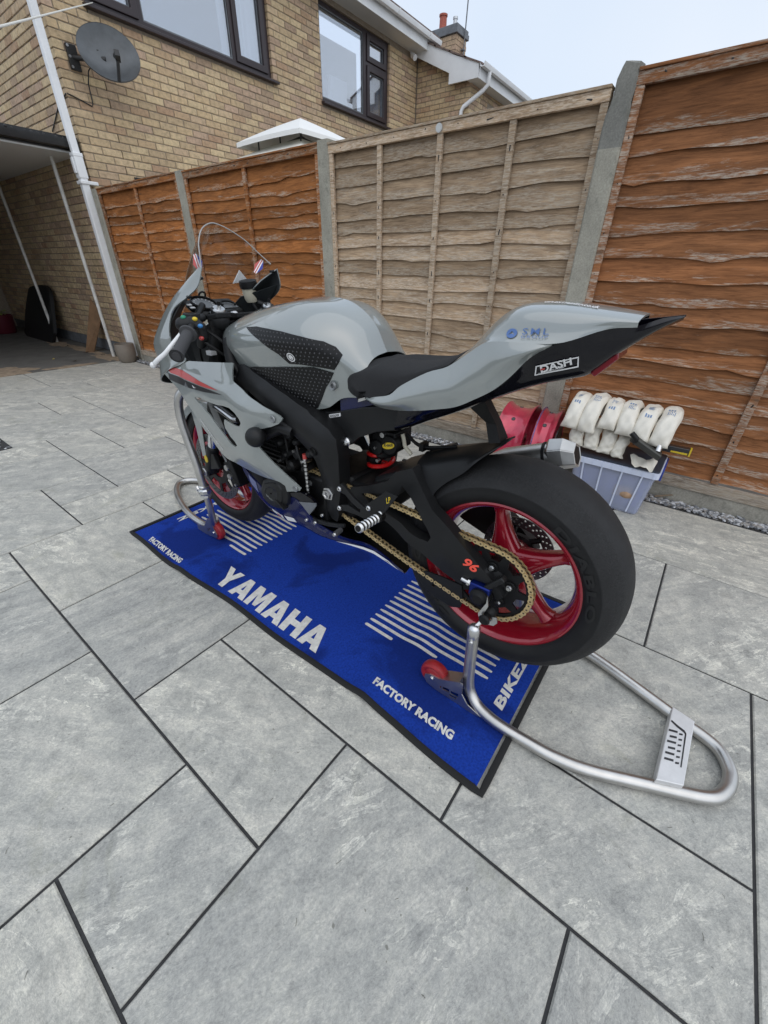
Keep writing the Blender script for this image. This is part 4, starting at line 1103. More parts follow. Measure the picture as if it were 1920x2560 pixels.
D['ringy'] = [(-0.000, 1.297, 1.035), (0.060, 1.269, 0.998)]
D['resv'] = [(0.200, 1.311, 1.081), (0.200, 1.305, 1.028), (0.190, 1.302, 1.019)]
D['bracketw'] = [(0.210, 1.311, 1.112), (0.210, 1.392, 1.073)]
D['ears'] = [(0.150, 1.102, 1.141), (0.165, 1.062, 1.116), (0.170, 1.077, 1.078), (0.175, 1.108, 1.067), (0.180, 1.189, 1.049), (0.185, 1.218, 1.032), (0.190, 1.269, 1.003), (0.130, 1.347, 1.001), (0.130, 1.254, 1.048), (0.140, 1.181, 1.100), (0.140, 1.121, 1.129)]
D['earL'] = [(-0.150, 1.066, 1.123), (-0.170, 1.082, 1.074), (-0.185, 1.120, 1.048), (-0.200, 1.205, 1.005), (-0.215, 1.213, 0.922), (-0.220, 1.210, 0.879)]
D['stick'] = [(0.110, 1.126, 1.136), (-0.115, 1.127, 1.136)]
D['tankbadge'] = [(-0.190, 0.639, 0.918), (-0.160, 0.898, 0.949)]
D['tanktxt'] = [(-0.050, 0.954, 1.007), (-0.050, 0.839, 1.026)]
D['noseL'] = [(-0.155, 1.065, 1.127), (-0.170, 1.115, 1.098), (-0.187, 1.202, 1.040), (-0.200, 1.265, 0.974), (-0.212, 1.343, 0.895), (-0.215, 1.335, 0.865), (-0.218, 1.300, 0.838)]
D['screen_edge'] = [(-0.150, 1.069, 1.127), (-0.138, 1.083, 1.167), (-0.125, 1.099, 1.193), (-0.100, 1.122, 1.220), (-0.070, 1.143, 1.240), (-0.030, 1.159, 1.253), (-0.000, 1.159, 1.250), (0.035, 1.156, 1.238), (0.085, 1.149, 1.212), (0.120, 1.136, 1.180), (0.140, 1.116, 1.155), (0.150, 1.102, 1.141)]
D['fin'] = [(-0.115, 0.230, 0.309), (-0.115, 0.201, 0.341), (-0.118, 0.142, 0.347), (-0.120, 0.079, 0.349), (-0.120, 0.068, 0.295), (-0.120, 0.074, 0.265), (-0.118, 0.103, 0.251), (-0.117, 0.163, 0.259), (-0.115, 0.207, 0.280)]
D['plateB'] = [(-0.160, -0.021, 0.409), (-0.165, -0.021, 0.384), (-0.170, -0.006, 0.339), (-0.172, -0.012, 0.324), (-0.175, -0.028, 0.316), (-0.175, -0.051, 0.324), (-0.175, -0.057, 0.337), (-0.172, -0.055, 0.354), (-0.170, -0.035, 0.343), (-0.168, -0.026, 0.376)]
D['guard'] = [(-0.150, 0.006, 0.447), (-0.150, -0.000, 0.454), (-0.150, -0.047, 0.420), (-0.150, -0.041, 0.407)]
D['fairlow_text'] = [(-0.220, 1.161, 0.624)]
# ================================================================ motorcycle
from mathutils.bvhtree import BVHTree
M['grey'] = plain('gloss_grey_paint', (0.228, 0.250, 0.242), 0.32, coat=1.0, var=0.03, vscale=3)
for n_ in M['grey'].node_tree.nodes:
    if n_.type == 'BSDF_PRINCIPLED': n_.inputs['Coat IOR'].default_value = 1.95; n_.inputs['Coat Roughness'].default_value = 0.03
M['greyin'] = plain('inner_fairing', (0.028, 0.032, 0.034), 0.55)
M['satin'] = plain('satin_black', (0.0095, 0.0098, 0.0105), 0.45, var=0.2, vscale=10, rvar=0.06, spec=0.32)
M['black'] = plain('black_parts', (0.005, 0.005, 0.0055), 0.5, rvar=0.1, spec=0.3)
M['gloss'] = plain('gloss_black', (0.003, 0.003, 0.006), 0.14, coat=0.25, spec=0.3)
M['navy'] = plain('navy_gloss', (0.004, 0.007, 0.055), 0.2, coat=0.35, spec=0.35)
M['white_p'] = plain('white_paint', (0.78, 0.78, 0.78), 0.25, coat=0.5)
M['redp'] = plain('candy_red_wheel', (0.33, 0.008, 0.022), 0.22, coat=1.0, metal=0.25)
M['redrim'] = plain('worn_red_rim', (0.52, 0.035, 0.075), 0.28, coat=0.8, metal=0.25, var=0.25, vscale=12)
M['rubber'] = plain('slick_rubber', (0.0125, 0.0125, 0.013), 0.68, var=0.35, vscale=9, bmp=0.5, bscale=150, spec=0.4, rvar=0.1)
M['sidewall'] = plain('sidewall_rubber', (0.008, 0.008, 0.0085), 0.55, var=0.2, vscale=20, spec=0.35)
M['foam'] = plain('seat_foam', (0.013, 0.013, 0.014), 0.95, bmp=0.5, bscale=420)
M['griprub'] = plain('grip_rubber', (0.055, 0.055, 0.058), 0.85, bmp=0.4, bscale=500)
M['pad'] = plain('tank_pad_rubber', (0.005, 0.005, 0.0055), 0.42, spec=0.35)
M['stud'] = plain('pad_stud', (0.06, 0.06, 0.063), 0.25)
M['alloy'] = plain('bare_alloy', (0.62, 0.62, 0.62), 0.3, 1.0, var=0.12, vscale=25)
M['castalloy'] = plain('cast_alloy', (0.27, 0.28, 0.285), 0.5, 0.6, var=0.2, vscale=20)
M['chrome'] = plain('fork_chrome', (0.72, 0.74, 0.78), 0.12, 1.0)
M['steel'] = plain('brushed_stainless', (0.56, 0.55, 0.53), 0.36, 1.0, var=0.12, vscale=14, rvar=0.08)
M['discsteel'] = plain('brake_disc_steel', (0.13, 0.13, 0.135), 0.38, 0.8)
M['gold'] = plain('gold_chain', (0.66, 0.50, 0.26), 0.38, 0.7, var=0.15, vscale=60)
M['chaindark'] = plain('chain_roller', (0.10, 0.08, 0.055), 0.45, 0.8)
M['bluean'] = plain('blue_anodised', (0.008, 0.02, 0.16), 0.3, 0.7)
M['redspring'] = plain('red_spring', (0.55, 0.012, 0.012), 0.3, coat=0.4)
M['decal_white'] = plain('decal_white', (0.75, 0.75, 0.75), 0.4)
M['decal_red'] = plain('decal_red', (0.46, 0.05, 0.045), 0.35, coat=0.4)
M['decal_black'] = plain('decal_black', (0.02, 0.02, 0.022), 0.3, coat=0.4)
M['decal_blue'] = plain('decal_blue', (0.075, 0.15, 0.36), 0.4)
M['decal_yellow'] = plain('decal_yellow', (0.72, 0.52, 0.03), 0.4)
M['decal_orange'] = plain('decal_orange', (0.85, 0.09, 0.055), 0.4)
M['green_b'] = plain('green_button', (0.02, 0.25, 0.14), 0.4)
M['resin'] = plain('reservoir_plastic', (0.62, 0.58, 0.46), 0.4)
M['taillens'] = plain('red_lens', (0.18, 0.006, 0.015), 0.15, coat=0.6)
M['dialface'] = plain('dial_face', (0.11, 0.115, 0.12), 0.35)
def clear_material(name, tint, fres):
    m = bpy.data.materials.new(name); m.use_nodes = True
    nt = m.node_tree; nt.nodes.clear()
    out = nt.nodes.new('ShaderNodeOutputMaterial')
    tr = N(nt, 'BsdfTransparent'); tr.inputs[0].default_value = (*tint, 1)
    gl = N(nt, 'BsdfGlossy', Roughness=0.03); gl.inputs[0].default_value = (1, 1, 1, 1)
    lw = N(nt, 'LayerWeight', Blend=0.5); fr = nt.nodes.new('ShaderNodeMath'); fr.operation = 'MULTIPLY_ADD'
    L(nt, math_node(nt, 'POWER', lw.outputs['Facing'], 3.5), fr.inputs[0]); fr.inputs[1].default_value = 0.55; fr.inputs[2].default_value = fres
    mx = nt.nodes.new('ShaderNodeMixShader')
    L(nt, fr.outputs[0], mx.inputs[0]); L(nt, tr.outputs[0], mx.inputs[1]); L(nt, gl.outputs[0], mx.inputs[2])
    L(nt, mx.outputs[0], out.inputs[0]); return m
M['screen'] = clear_material('clear_screen', (0.93, 0.935, 0.935), 0.055)
M['screenedge'] = plain('screen_edge', (0.36, 0.36, 0.35), 0.2)

def scuffed_tread():
    """pimpled, scrubbed band near the shoulder of the slick"""
    m = M['rubber']; nt = m.node_tree; p = [n for n in nt.nodes if n.type == 'BSDF_PRINCIPLED'][0]
    t = nt.nodes.new('ShaderNodeTexCoord'); sx = N(nt, 'SeparateXYZ'); L(nt, t.outputs['Object'], sx.inputs[0])
    ax = math_node(nt, 'ABSOLUTE', sx.outputs['X'])
    band = ramp_node(nt, ax, [(0.045, 0.12), (0.062, 0.9), (0.082, 0.7), (0.094, 0.3)])
    v = coords(nt); pm = noise(nt, v, 210, 4, 0.7); wd = noise(nt, v, 24, 5, 0.65)
    h = math_node(nt, 'MULTIPLY', pm, band)
    for l in list(p.inputs['Normal'].links): nt.links.remove(l)
    bump(nt, p, math_node(nt, 'ADD', h, math_node(nt, 'MULTIPLY', wd, .25)), .9, .004)
    c = ramp_node(nt, pm, [(.34, (.005, .005, .0055)), (.6, (.018, .018, .019)), (.75, (.05, .05, .05))])
    L(nt, mixc(nt, math_node(nt, 'MULTIPLY', band, .75), ramp_node(nt, wd, [(.3, (.009, .009, .0095)), (.7, (.016, .016, .0168))]), c), p.inputs['Base Color'])
scuffed_tread()
bike = thing('motorcycle', 'grey faired race motorcycle with red wheels standing on two paddock stands over a blue mat', 'motorcycle', (0.823, -0.177, 0))
def V3(p): return Vector(p)
def sub(name, parent=bike): return empty(name, (0, 0, 0), 0, parent)
def mir(pts): return [(-p[0], p[1], p[2]) for p in pts]
def mirror_rows(rows): return [[(-p[0], p[1], p[2]) for p in r] for r in rows]
class Sheet:
    """open surface given as points + faces, thickened to a solid with its own inner material"""
    def __init__(s, V, F, outv, th):
        s.V = [Vector(p) for p in V]; s.F = [list(f) for f in F]
        nrm = [Vector((0, 0, 0)) for _ in s.V]; tot = 0
        for f in s.F:
            a, b, c = s.V[f[0]], s.V[f[1]], s.V[f[2]]
            n = (b - a).cross(c - a)
            if len(f) == 4: n = n + (c - a).cross(s.V[f[3]] - a)
            for i in f: nrm[i] += n
            tot += n.dot(Vector(outv))
        if tot < 0:
            s.F = [f[::-1] for f in s.F]; nrm = [-n for n in nrm]
        s.n = [n.normalized() if n.length > 0 else Vector(outv) for n in nrm]; s.th = th
    def mb(s, mb):
        k = len(mb.v); n = len(s.V)
        P = [tuple(p) for p in s.V]; Q = [tuple(p - q * s.th) for p, q in zip(s.V, s.n)]
        mb.mat(0).add(P, s.F)
        mb.mat(1).add(Q, [f[::-1] for f in s.F])
        E = {}
        for f in s.F:
            for a, b in zip(f, f[1:] + f[:1]): E[(a, b)] = 1
        mb.mat(0)
        base = k
        for (a, b) in E:
            if (b, a) not in E:
                mb.f.append((base + b, base + a, base + a + n, base + b + n)); mb.m.append(0)
        return mb
    def bvh(s): return BVHTree.FromPolygons(s.V, s.F)
def rows_vf(rows, closed=False):
    nr, nc = len(rows), len(rows[0]); V = [p for r in rows for p in r]; F = []
    for i in range(nr - 1):
        for j in range(nc - 1): F.append((i * nc + j, i * nc + j + 1, (i + 1) * nc + j + 1, (i + 1) * nc + j))
    return V, F
def sheet(name, rows, mats, outv, th=0.004, parent=bike, mirror=True, smooth=50, label=None):
    V, F = rows_vf(rows); sh = Sheet(V, F, outv, th); mb = MB(); sh.mb(mb)
    if mirror:
        V2, F2 = rows_vf(mirror_rows(rows)); m2 = mb if mirror is True else MB(); Sheet(V2, F2, (-outv[0], outv[1], outv[2]), th).mb(m2)
        if mirror == 2: m2.obj(name, mats, parent, smooth=smooth)
    return mb.obj(name, mats, parent, smooth=smooth, label=label), sh
def onto(bvh, V, off, o=None, d=(1, 0, 0), axis='x'):
    """drop 2-D points onto a surface: (y, z) along +x from the left, or (x, y) from above"""
    out = []
    for a, b in V:
        if axis == 'x': src, dr = Vector((-0.6, a, b)), Vector((1, 0, 0))
        elif axis == 'X': src, dr = Vector((0.6, a, b)), Vector((-1, 0, 0))
        else: src, dr = Vector((a, b, 1.6)), Vector((0, 0, -1))
        h = bvh.ray_cast(src, dr)
        if h[0] is None:
            h = bvh.find_nearest(src + dr * 0.45); p = h[0]
        else: p = h[0]
        out.append(tuple(p - dr * off))
    return out
def decal(mb, bvh, V, T, off=0.0012, axis='x'):
    P = onto(bvh, V, off, axis=axis)
    return mb.add(P, T)
def place_text(txt, p0, p1, height, shear=0.0, weight=0.0, d=0.02, fit=None):
    """lettering whose baseline runs p0 -> p1 in a plane (2-D); returns (points, tris)"""
    V, T = text_tris(txt, 1.0, shear, weight, d=None if d is None else d / height)
    w = max(v[0] for v in V) - min(v[0] for v in V); x0 = min(v[0] for v in V); hh = max(v[1] for v in V)
    a, b = Vector(p0), Vector(p1); u = (b - a).normalized(); n = Vector((-u.y, u.x)); ln = (b - a).length
    return [tuple(a + u * ((x - x0) / w * ln) + n * (y / hh * height)) for x, y in V], T

# ---------------------------------------------------------------- wheels
def tyre(prof, name_parent, tread_from):
    full = [(r, -x) for x, r in prof[::-1] if x > 1e-6] + [(r, x) for x, r in prof]
    mb = MB().lathe(full, (0, 0, 0), (1, 0, 0), 96)
    me = mb.mesh('tyre', [M['rubber'], M['sidewall']], 60)
    for p in me.polygons:
        c = p.center; r = math.hypot(c.y, c.z)
        p.material_index = 0 if r > tread_from else 1
    return put('tyre', me, name_parent)
def rim_mesh(w, r0=0.2275, well=0.192, sp=5, a0=0.0, hub=0.05, hubw=0.07, spw=(0.034, 0.024, 0.03), off=0.0, tang=(1.0, 0.72, 0.95)):
    h = w / 2
    pr = [(r0, -h), (r0 - .006, -h - .002), (r0 - .012, -h + .002), (r0 - .018, -h + .010), (r0 - .024, -h + .022), (well + .004, -h + .04), (well, -h * .3), (well, h * .3), (well + .004, h - .04), (r0 - .024, h - .022), (r0 - .018, h - .010), (r0 - .012, h - .002), (r0 - .006, h + .002), (r0, h), (r0 - .003, h - .012), (well + .014, h - .034), (well + .008, 0), (well + .014, -h + .034), (r0 - .003, -h + .012)]
    mb = MB().lathe(pr, (0, 0, 0), (1, 0, 0), 96, close=True)
    mb.lathe([(0.02, -hubw), (hub * 0.75, -hubw), (hub * 0.85, -hubw * .8), (hub * 1.05, -hubw * .35), (hub * 1.15, 0), (hub * 1.05, hubw * .35), (hub * 0.85, hubw * .8), (hub * .75, hubw), (0.02, hubw)], (off, 0, 0), (1, 0, 0), 40)
    for k in range(sp):
        a = a0 + 2 * PI * k / sp
        n = 12; seg = 14; rows = []
        for i in range(n + 1):
            t = i / n; r = hub * 0.6 + (well + 0.006 - hub * 0.6) * t
            lat = spw[0] * (1 - t) ** 1.4 + spw[1] * (1 - (1 - t) ** 1.4)
            if t > 0.8: lat += (spw[2] - spw[1]) * ((t - 0.8) / 0.2) ** 2
            tan = 0.040 * (1 - t) ** 2.2 + 0.0155
            if t > 0.82: tan += 0.016 * ((t - 0.82) / 0.18) ** 2
            row = []
            for j in range(seg):
                q = 2 * PI * j / seg
                cx, sx = math.cos(q), math.sin(q)
                sxx = math.copysign(abs(sx) ** 0.75, sx); cxx = math.copysign(abs(cx) ** 0.8, cx)
                x = off + lat * cxx; tt = tan * sxx
                row.append((x, r * math.cos(a) - tt * math.sin(a), r * math.sin(a) + tt * math.cos(a)))
            rows.append(row)
        mb.grid(rows, closed_v=True)
    return mb.mesh('rim', M['redp'], 40)
def disc_mesh(r1, r0, holes_r, nper, th=0.005):
    hs = []
    for i, hr in enumerate(holes_r):
        for k in range(nper):
            a = 2 * PI * (k + i * 0.33) / nper
            hs.append(circ(hr * math.cos(a), hr * math.sin(a), 0.0038, 6))
    mb = MB()
    plate(mb, circ(0, 0, r1, 72), [circ(0, 0, r0, 40)] + hs, lambda u, v, w: (w - th / 2, u, v), th)
    return mb.mesh('brake_disc', M['discsteel'], 0)
rw = empty('wheel', (0, 0, 0.398), 0, bike)
tyre([(0, .322), (.02, .3212), (.04, .3178), (.06, .3105), (.076, .3005), (.088, .288), (.0950, .2745), (.0962, .2725), (.0955, .2705), (.0975, .258), (.0955, .246), (.091, .236), (.086, .229), (.081, .2255)], rw, 0.270)
put('rim', rim_mesh(0.164, sp=5, a0=R(76), hub=0.062, hubw=0.075, off=-0.004), rw)
put('brake_disc', disc_mesh(0.110, 0.078, (0.088, 0.096, 0.104), 26), rw, (0.082, 0, 0))
mb = MB()
for k in range(6):
    a = k * PI / 3
    mb.tube([(0.078, 0.045 * math.cos(a), 0.045 * math.sin(a)), (0.08, 0.084 * math.cos(a + .25), 0.084 * math.sin(a + .25))], 0.009, 8)
mb.lathe([(0.03, .06), (.058, .07), (.058, .085), (.03, .085)], (0, 0, 0), (1, 0, 0), 24)
mb.obj('disc_carrier', M['black'], rw)
CHX, CR, FR_ = -0.113, 0.1137, 0.0404
teeth = []
nt_ = 45
for k in range(nt_):
    for q, r in ((0.0, .1065), (.28, .1175), (.5, .119), (.72, .1175)):
        a = 2 * PI * (k + q) / nt_; teeth.append((r * math.cos(a), r * math.sin(a)))
wins = []
for k in range(10):
    a = 2 * PI * k / 10
    w = arc(0, 0, .099, a + .09, a + 2 * PI / 10 - .09, 4) + arc(0, 0, .078, a + 2 * PI / 10 - .14, a + .2, 3)
    wins.append(w)
mb = MB(); plate(mb, teeth, [circ(0, 0, .042, 24)] + wins, lambda u, v, w: (CHX - .003 + w, u, v), .006)
mb.obj('sprocket', M['black'], rw, smooth=0)
mb = MB().lathe([(.022, -.128), (.034, -.128), (.05, -.118), (.066, -.107), (.07, -.095), (.062, -.07), (.05, -.06)], (0, 0, 0), (1, 0, 0), 32)
for k in range(5):
    a = 2 * PI * k / 5 + .3
    mb.cyl((CHX - .008, .058 * math.cos(a), .058 * math.sin(a)), (-.07, .058 * math.cos(a), .058 * math.sin(a)), .016, 12)
mb.obj('sprocket_carrier', M['black'], rw)
txtV, txtT = text_tris('DIABLO', 1.0, 0, .04, 1.15, d=.12); wv = max(v[0] for v in txtV); hv = max(v[1] for v in txtV)
for a0_ in (R(150), R(330)):
    P = []
    for x, y in txtV:
        a = a0_ + .62 - 1.24 * x / wv * -1 if False else a0_ + .55 - 1.1 * (1 - x / wv); r = .2395 + .022 * y / hv
        P.append((-(.0925 + .0055 * math.sin(PI * min(1, max(0, (r - .229) / .05)))) - .0006, r * math.cos(a), r * math.sin(a)))
    MB().add(P, txtT).obj('tyre_lettering', plain('moulded_rubber', (.0115, .0115, .012), .42, spec=.35), rw, smooth=0)
nut = MB().lathe([(0, -.012), (.0055, -.012), (.0055, -.006), (.0085, -.006), (.0085, .0), (.0105, .0), (.0105, .003)], (0, 0, 0), (1, 0, 0), 6).mesh('sprocket_nut', M['alloy'], 30)
for k in range(5):
    a = 2 * PI * k / 5 + .3
    put('sprocket_nut', nut, rw, (CHX - .008, .058 * math.cos(a), .058 * math.sin(a)))

fw = empty('wheel', (0, 1.378, 0.330), 0, bike)
tyre([(0, .300), (.015, .299), (.03, .295), (.043, .287), (.053, .275), (.0595, .260), (.061, .248), (.059, .238), (.055, .230), (.052, .226)], fw, 0.262)
put('rim', rim_mesh(0.096, sp=5, a0=R(20), hub=0.045, hubw=0.055, spw=(.026, .018, .022)), fw)
for x in (-.073, .073):
    put('brake_disc', disc_mesh(0.158, 0.124, (0.131, 0.138, 0.146), 30), fw, (x, 0, 0))
    mb = MB()
    for k in range(8):
        a = k * PI / 4
        mb.boxm(Matrix.Translation((x * .97, .098 * math.cos(a), .098 * math.sin(a))) @ Matrix.Rotation(a, 4, 'X'), .005, .06, .02)
    mb.lathe([(.05, -.003), (.08, -.003), (.08, .003), (.05, .003)], (x * .97, 0, 0), (1, 0, 0), 32)
    mb.obj('disc_carrier', M['black'], fw)

# ---------------------------------------------------------------- chain
chain = sub('chain')
C1, C2 = Vector((0.0, 0.398)), Vector((0.672, 0.498))
dv = C2 - C1; dist = dv.length; base = math.atan2(dv.y, dv.x)
phi = math.acos((CR - FR_) / dist)
at, ab = base + phi, base - phi
path = []
def padd(p, q, n):
    for i in range(n): path.append(p + (q - p) * i / n)
pt1 = C1 + Vector((math.cos(at), math.sin(at))) * CR; pt2 = C2 + Vector((math.cos(at), math.sin(at))) * FR_
pb1 = C1 + Vector((math.cos(ab), math.sin(ab))) * CR; pb2 = C2 + Vector((math.cos(ab), math.sin(ab))) * FR_
padd(pt1, pt2, 60)
for i in range(40):
    a = at + (ab - at) * i / 40
    path.append(C2 + Vector((math.cos(a), math.sin(a))) * FR_)
for i in range(60):
    t = i / 60; p = pb2 + (pb1 - pb2) * t; path.append(p + Vector((0, -0.012 * 4 * t * (1 - t))))
for i in range(80):
    a = ab - (2 * PI - (at - ab)) * i / 80
    path.append(C1 + Vector((math.cos(a), math.sin(a))) * CR)
path.append(path[0])
cum = [0]
for a, b in zip(path, path[1:]): cum.append(cum[-1] + (b - a).length)
nl = int(round(cum[-1] / 0.015875)); nl += nl % 2
def at_len(s):
    s = s % cum[-1]
    i = max(0, int(np.searchsorted(cum, s)) - 1); i = min(i, len(path) - 2)
    t = (s - cum[i]) / max(1e-9, cum[i + 1] - cum[i]); return path[i] + (path[i + 1] - path[i]) * t
pl = cum[-1] / nl
fig8 = arc(pl / 2, 0, .0072, -2.2, 2.2, 7) + arc(-pl / 2, 0, .0072, PI - 2.2, PI + 2.2, 7)
mb = MB()
for x in (-.0092, .0074): plate(mb, fig8, [circ(pl / 2, 0, .0026, 6), circ(-pl / 2, 0, .0026, 6)], lambda u, v, w, x=x: (x + w, u, v), .0018)
mb.mat(1)
for s_ in (-1, 1): mb.cyl((-.0094, s_ * pl / 2, 0), (.0094, s_ * pl / 2, 0), .0027, 8)
outer = mb.mesh('link', [M['gold'], M['chaindark']], 0)
mb = MB()
for x in (-.0068, .0050): plate(mb, fig8, [], lambda u, v, w, x=x: (x + w, u, v), .0018)
mb.mat(1)
for s_ in (-1, 1): mb.cyl((-.005, s_ * pl / 2, 0), (.005, s_ * pl / 2, 0), .005, 8)
inner = mb.mesh('link', [M['gold'], M['chaindark']], 0)
for k in range(nl):
    p, q = at_len(k * pl), at_len((k + 1) * pl); c = (p + q) / 2; d = q - p
    put('link', outer if k % 2 else inner, chain, (CHX, c.x, c.y), (math.atan2(d.y, d.x), 0, 0))
mb = MB()
ft = []
for k in range(16):
    for q, r in ((0, .034), (.3, .043), (.5, .045), (.7, .043)):
        a = 2 * PI * (k + q) / 16; ft.append((C2.x + r * math.cos(a), C2.y + r * math.sin(a)))
plate(mb, ft, [], lambda u, v, w: (CHX - .003 + w, u, v), .006)
mb.lathe([(0, -.024), (.010, -.024), (.010, -.012), (.018, -.012), (.018, -.004)], (CHX, C2.x, C2.y), (1, 0, 0), 6)
mb.obj('front_sprocket', M['castalloy'], bike, smooth=30)

# ---------------------------------------------------------------- swing arm, hugger, shock
def yz(pts): return [(p[1], p[2]) for p in pts]
def slab_panel(name, outl, holes, ctl, th, mat, parent=bike, d=0.02, smooth=40, bevel=0.0, both=True, label=None):
    rb = RBF(outl + [p for h in holes for p in h] + ctl, 3e-4)
    V, T = tri2d(yz(outl), [yz(h) for h in holes], d)
    for s_ in ((-1, 1) if both else (1,)):
        P = [(s_ * rb(y, z), y, z) for y, z in V]; Q = [(s_ * (rb(y, z) + th), y, z) for y, z in V]
        o = shell(MB(), P, Q, T).obj(name, mat, parent, smooth=smooth, bevel=bevel, label=label)
    return o, rb
sw_o = D['swing_out']; sw_h = D['swing_hole']
o, rb_sw = slab_panel('swing_arm', sw_o, [sw_h], [(-.155, .12, .46), (-.15, .25, .46), (-.152, .03, .44)], .036, M['satin'], d=.018, smooth=35, bevel=.005)
mb = MB().boxm(Matrix.Translation((0, .43, .515)) @ Matrix.Rotation(R(-8), 4, 'X'), .23, .15, .085)
mb.hexa([(-.115, .30, .585), (.115, .30, .585), (.115, .26, .665), (-.115, .26, .665)], [(-.10, .43, .54), (.10, .43, .54), (.10, .42, .585), (-.10, .42, .585)])
mb.obj('swing_arm_bridge', M['satin'], bike, bevel=.012)
# the digits read along the arm, seen from the left side
a, b = Vector((0.076, 0.4525)), Vector((0.034, 0.4405))
V, T = text_tris('96', 1.0, .22, .03)
wv = max(v[0] for v in V); hv = max(v[1] for v in V); uu = (b - a).normalized(); nn = Vector((uu.y, -uu.x))
if nn.y < 0: nn = -nn
def arm_pts(g, off): return [(rb_sw(*(a + uu * ((x - wv / 2) * g + wv / 2) / wv * .046 + nn * ((y - hv / 2) * g + hv / 2) / hv * .027)) - off, *(a + uu * ((x - wv / 2) * g + wv / 2) / wv * .046 + nn * ((y - hv / 2) * g + hv / 2) / hv * .027)) for x, y in V]
MB().add(arm_pts(1.0, .0016), T).obj('race_number', M['decal_orange'], bike, smooth=0)
hs = [[(-.110, .207, .584), (-.100, .25, .632), (-.076, .283, .658), (0, .300, .668)],
      [(-.104, .200, .609), (-.094, .222, .652), (-.072, .225, .684), (0, .235, .694)],
      [(-.097, .173, .643), (-.088, .18, .677), (-.067, .168, .707), (0, .175, .716)],
      [(-.092, .134, .678), (-.082, .135, .700), (-.062, .125, .722), (0, .125, .738)],
      [(-.080, .100, .720), (-.072, .094, .733), (-.050, .086, .744), (0, .085, .752)],
      [(-.030, .055, .764), (-.022, .053, .768), (-.010, .050, .772), (0, .050, .774)]]
sheet('hugger', patch(hs, 4, 4), [M['satin'], M['black']], (-.5, .2, 1), .003, smooth=30)
mb = MB(); plate(mb, yz(D['fin']), [arc(.17, .30, .006, 0, 6, 6), ], lambda u, v, w: (-.121 + w, u, v), .006)
mb.obj('shark_fin', M['satin'], bike, smooth=0, bevel=.001)
# axle block, adjuster, bobbin
mb = MB().lathe([(0, -.178), (.014, -.178), (.020, -.172), (.027, -.170), (.027, -.150), (.03, -.15), (.03, -.12)], (0, .006, .378), (1, 0, 0), 28)
mb.obj('axle_nut', M['black'], bike)
MB().box(-.163, -.13, -.018, .04, .370, .412).obj('axle_block', M['bluean'], bike, bevel=.004)
mb = MB().cyl((-.152, .068, .402), (-.152, .035, .398), .0062, 10).cyl((-.152, .05, .4), (-.152, .043, .399), .0092, 6)
mb.obj('adjuster_bolt', M['alloy'], bike)
mb = MB().lathe([(0, -.196), (.012, -.196), (.016, -.19), (.010, -.183), (.010, -.168), (.016, -.162), (.018, -.150)], (0, -.027, .335), (1, 0, 0), 20)
mb.obj('stand_bobbin', M['black'], bike)
mb = MB().boxm(Matrix.Translation((-.148, -.022, .43)) @ Matrix.Rotation(R(38), 4, 'X'), .022, .016, .075)
mb.obj('toe_guard', M['satin'], bike, bevel=.004)
# rear shock
shk = sub('shock_absorber')
MB().cyl((0.0, .50, .58), (0.0, .46, .76), .026, 20).cyl((0, .46, .62), (0, .46, .70), .045, 24).box(-.05, .05, .42, .50, .70, .76).obj('body', M['black'], shk, bevel=.004)
hel = [(.040 * math.cos(t), .47 + .040 * math.sin(t), .565 + .0062 * t) for t in np.linspace(0, 6 * PI * .7, 90)]
MB().tube(hel, .0075, 8).obj('spring', M['redspring'], shk)
MB().lathe([(0, -.052), (.006, -.052), (.022, -.050), (.026, -.045), (.026, 0)], (0, .452, .657), (1, 0, 0), 28).obj('reservoir_cap', M['satin'], shk)
for (by, bz, br) in ((.452, .657, .0042), (.443, .617, .0055), (.424, .705, .008)):
    MB().cyl((-.045, by, bz), (-.057, by, bz), br, 12).obj('bolt', M['alloy'], shk)
el = [(.402 + .022 * math.cos(t), .676 + .0105 * math.sin(t) - .006 * math.cos(t)) for t in np.linspace(0, 2 * PI, 24)[:-1]]
mb = MB(); plate(mb, el, [], lambda u, v, w: (-.054 + w, u, v), .0015); mb.obj('oval_badge', M['decal_yellow'], shk, smooth=0)
MB().cyl((-.0524, .402, .676), (0, .402, .676), .030, 20).box(-.045, .045, .385, .47, .655, .715).obj('reservoir', M['black'], shk, bevel=.003)
txtV, txtT = text_tris('K-tech', 1.0, .15, .02); wv = max(v[0] for v in txtV); hv = max(v[1] for v in txtV)
V = [(.418 - .033 * x / wv, .670 + .009 * x / wv + .010 * y / hv) for x, y in txtV]; T = txtT
MB().add([(-.0552, y_, z_) for y_, z_ in V], T).obj('badge_lettering', M['decal_black'], shk, smooth=0)
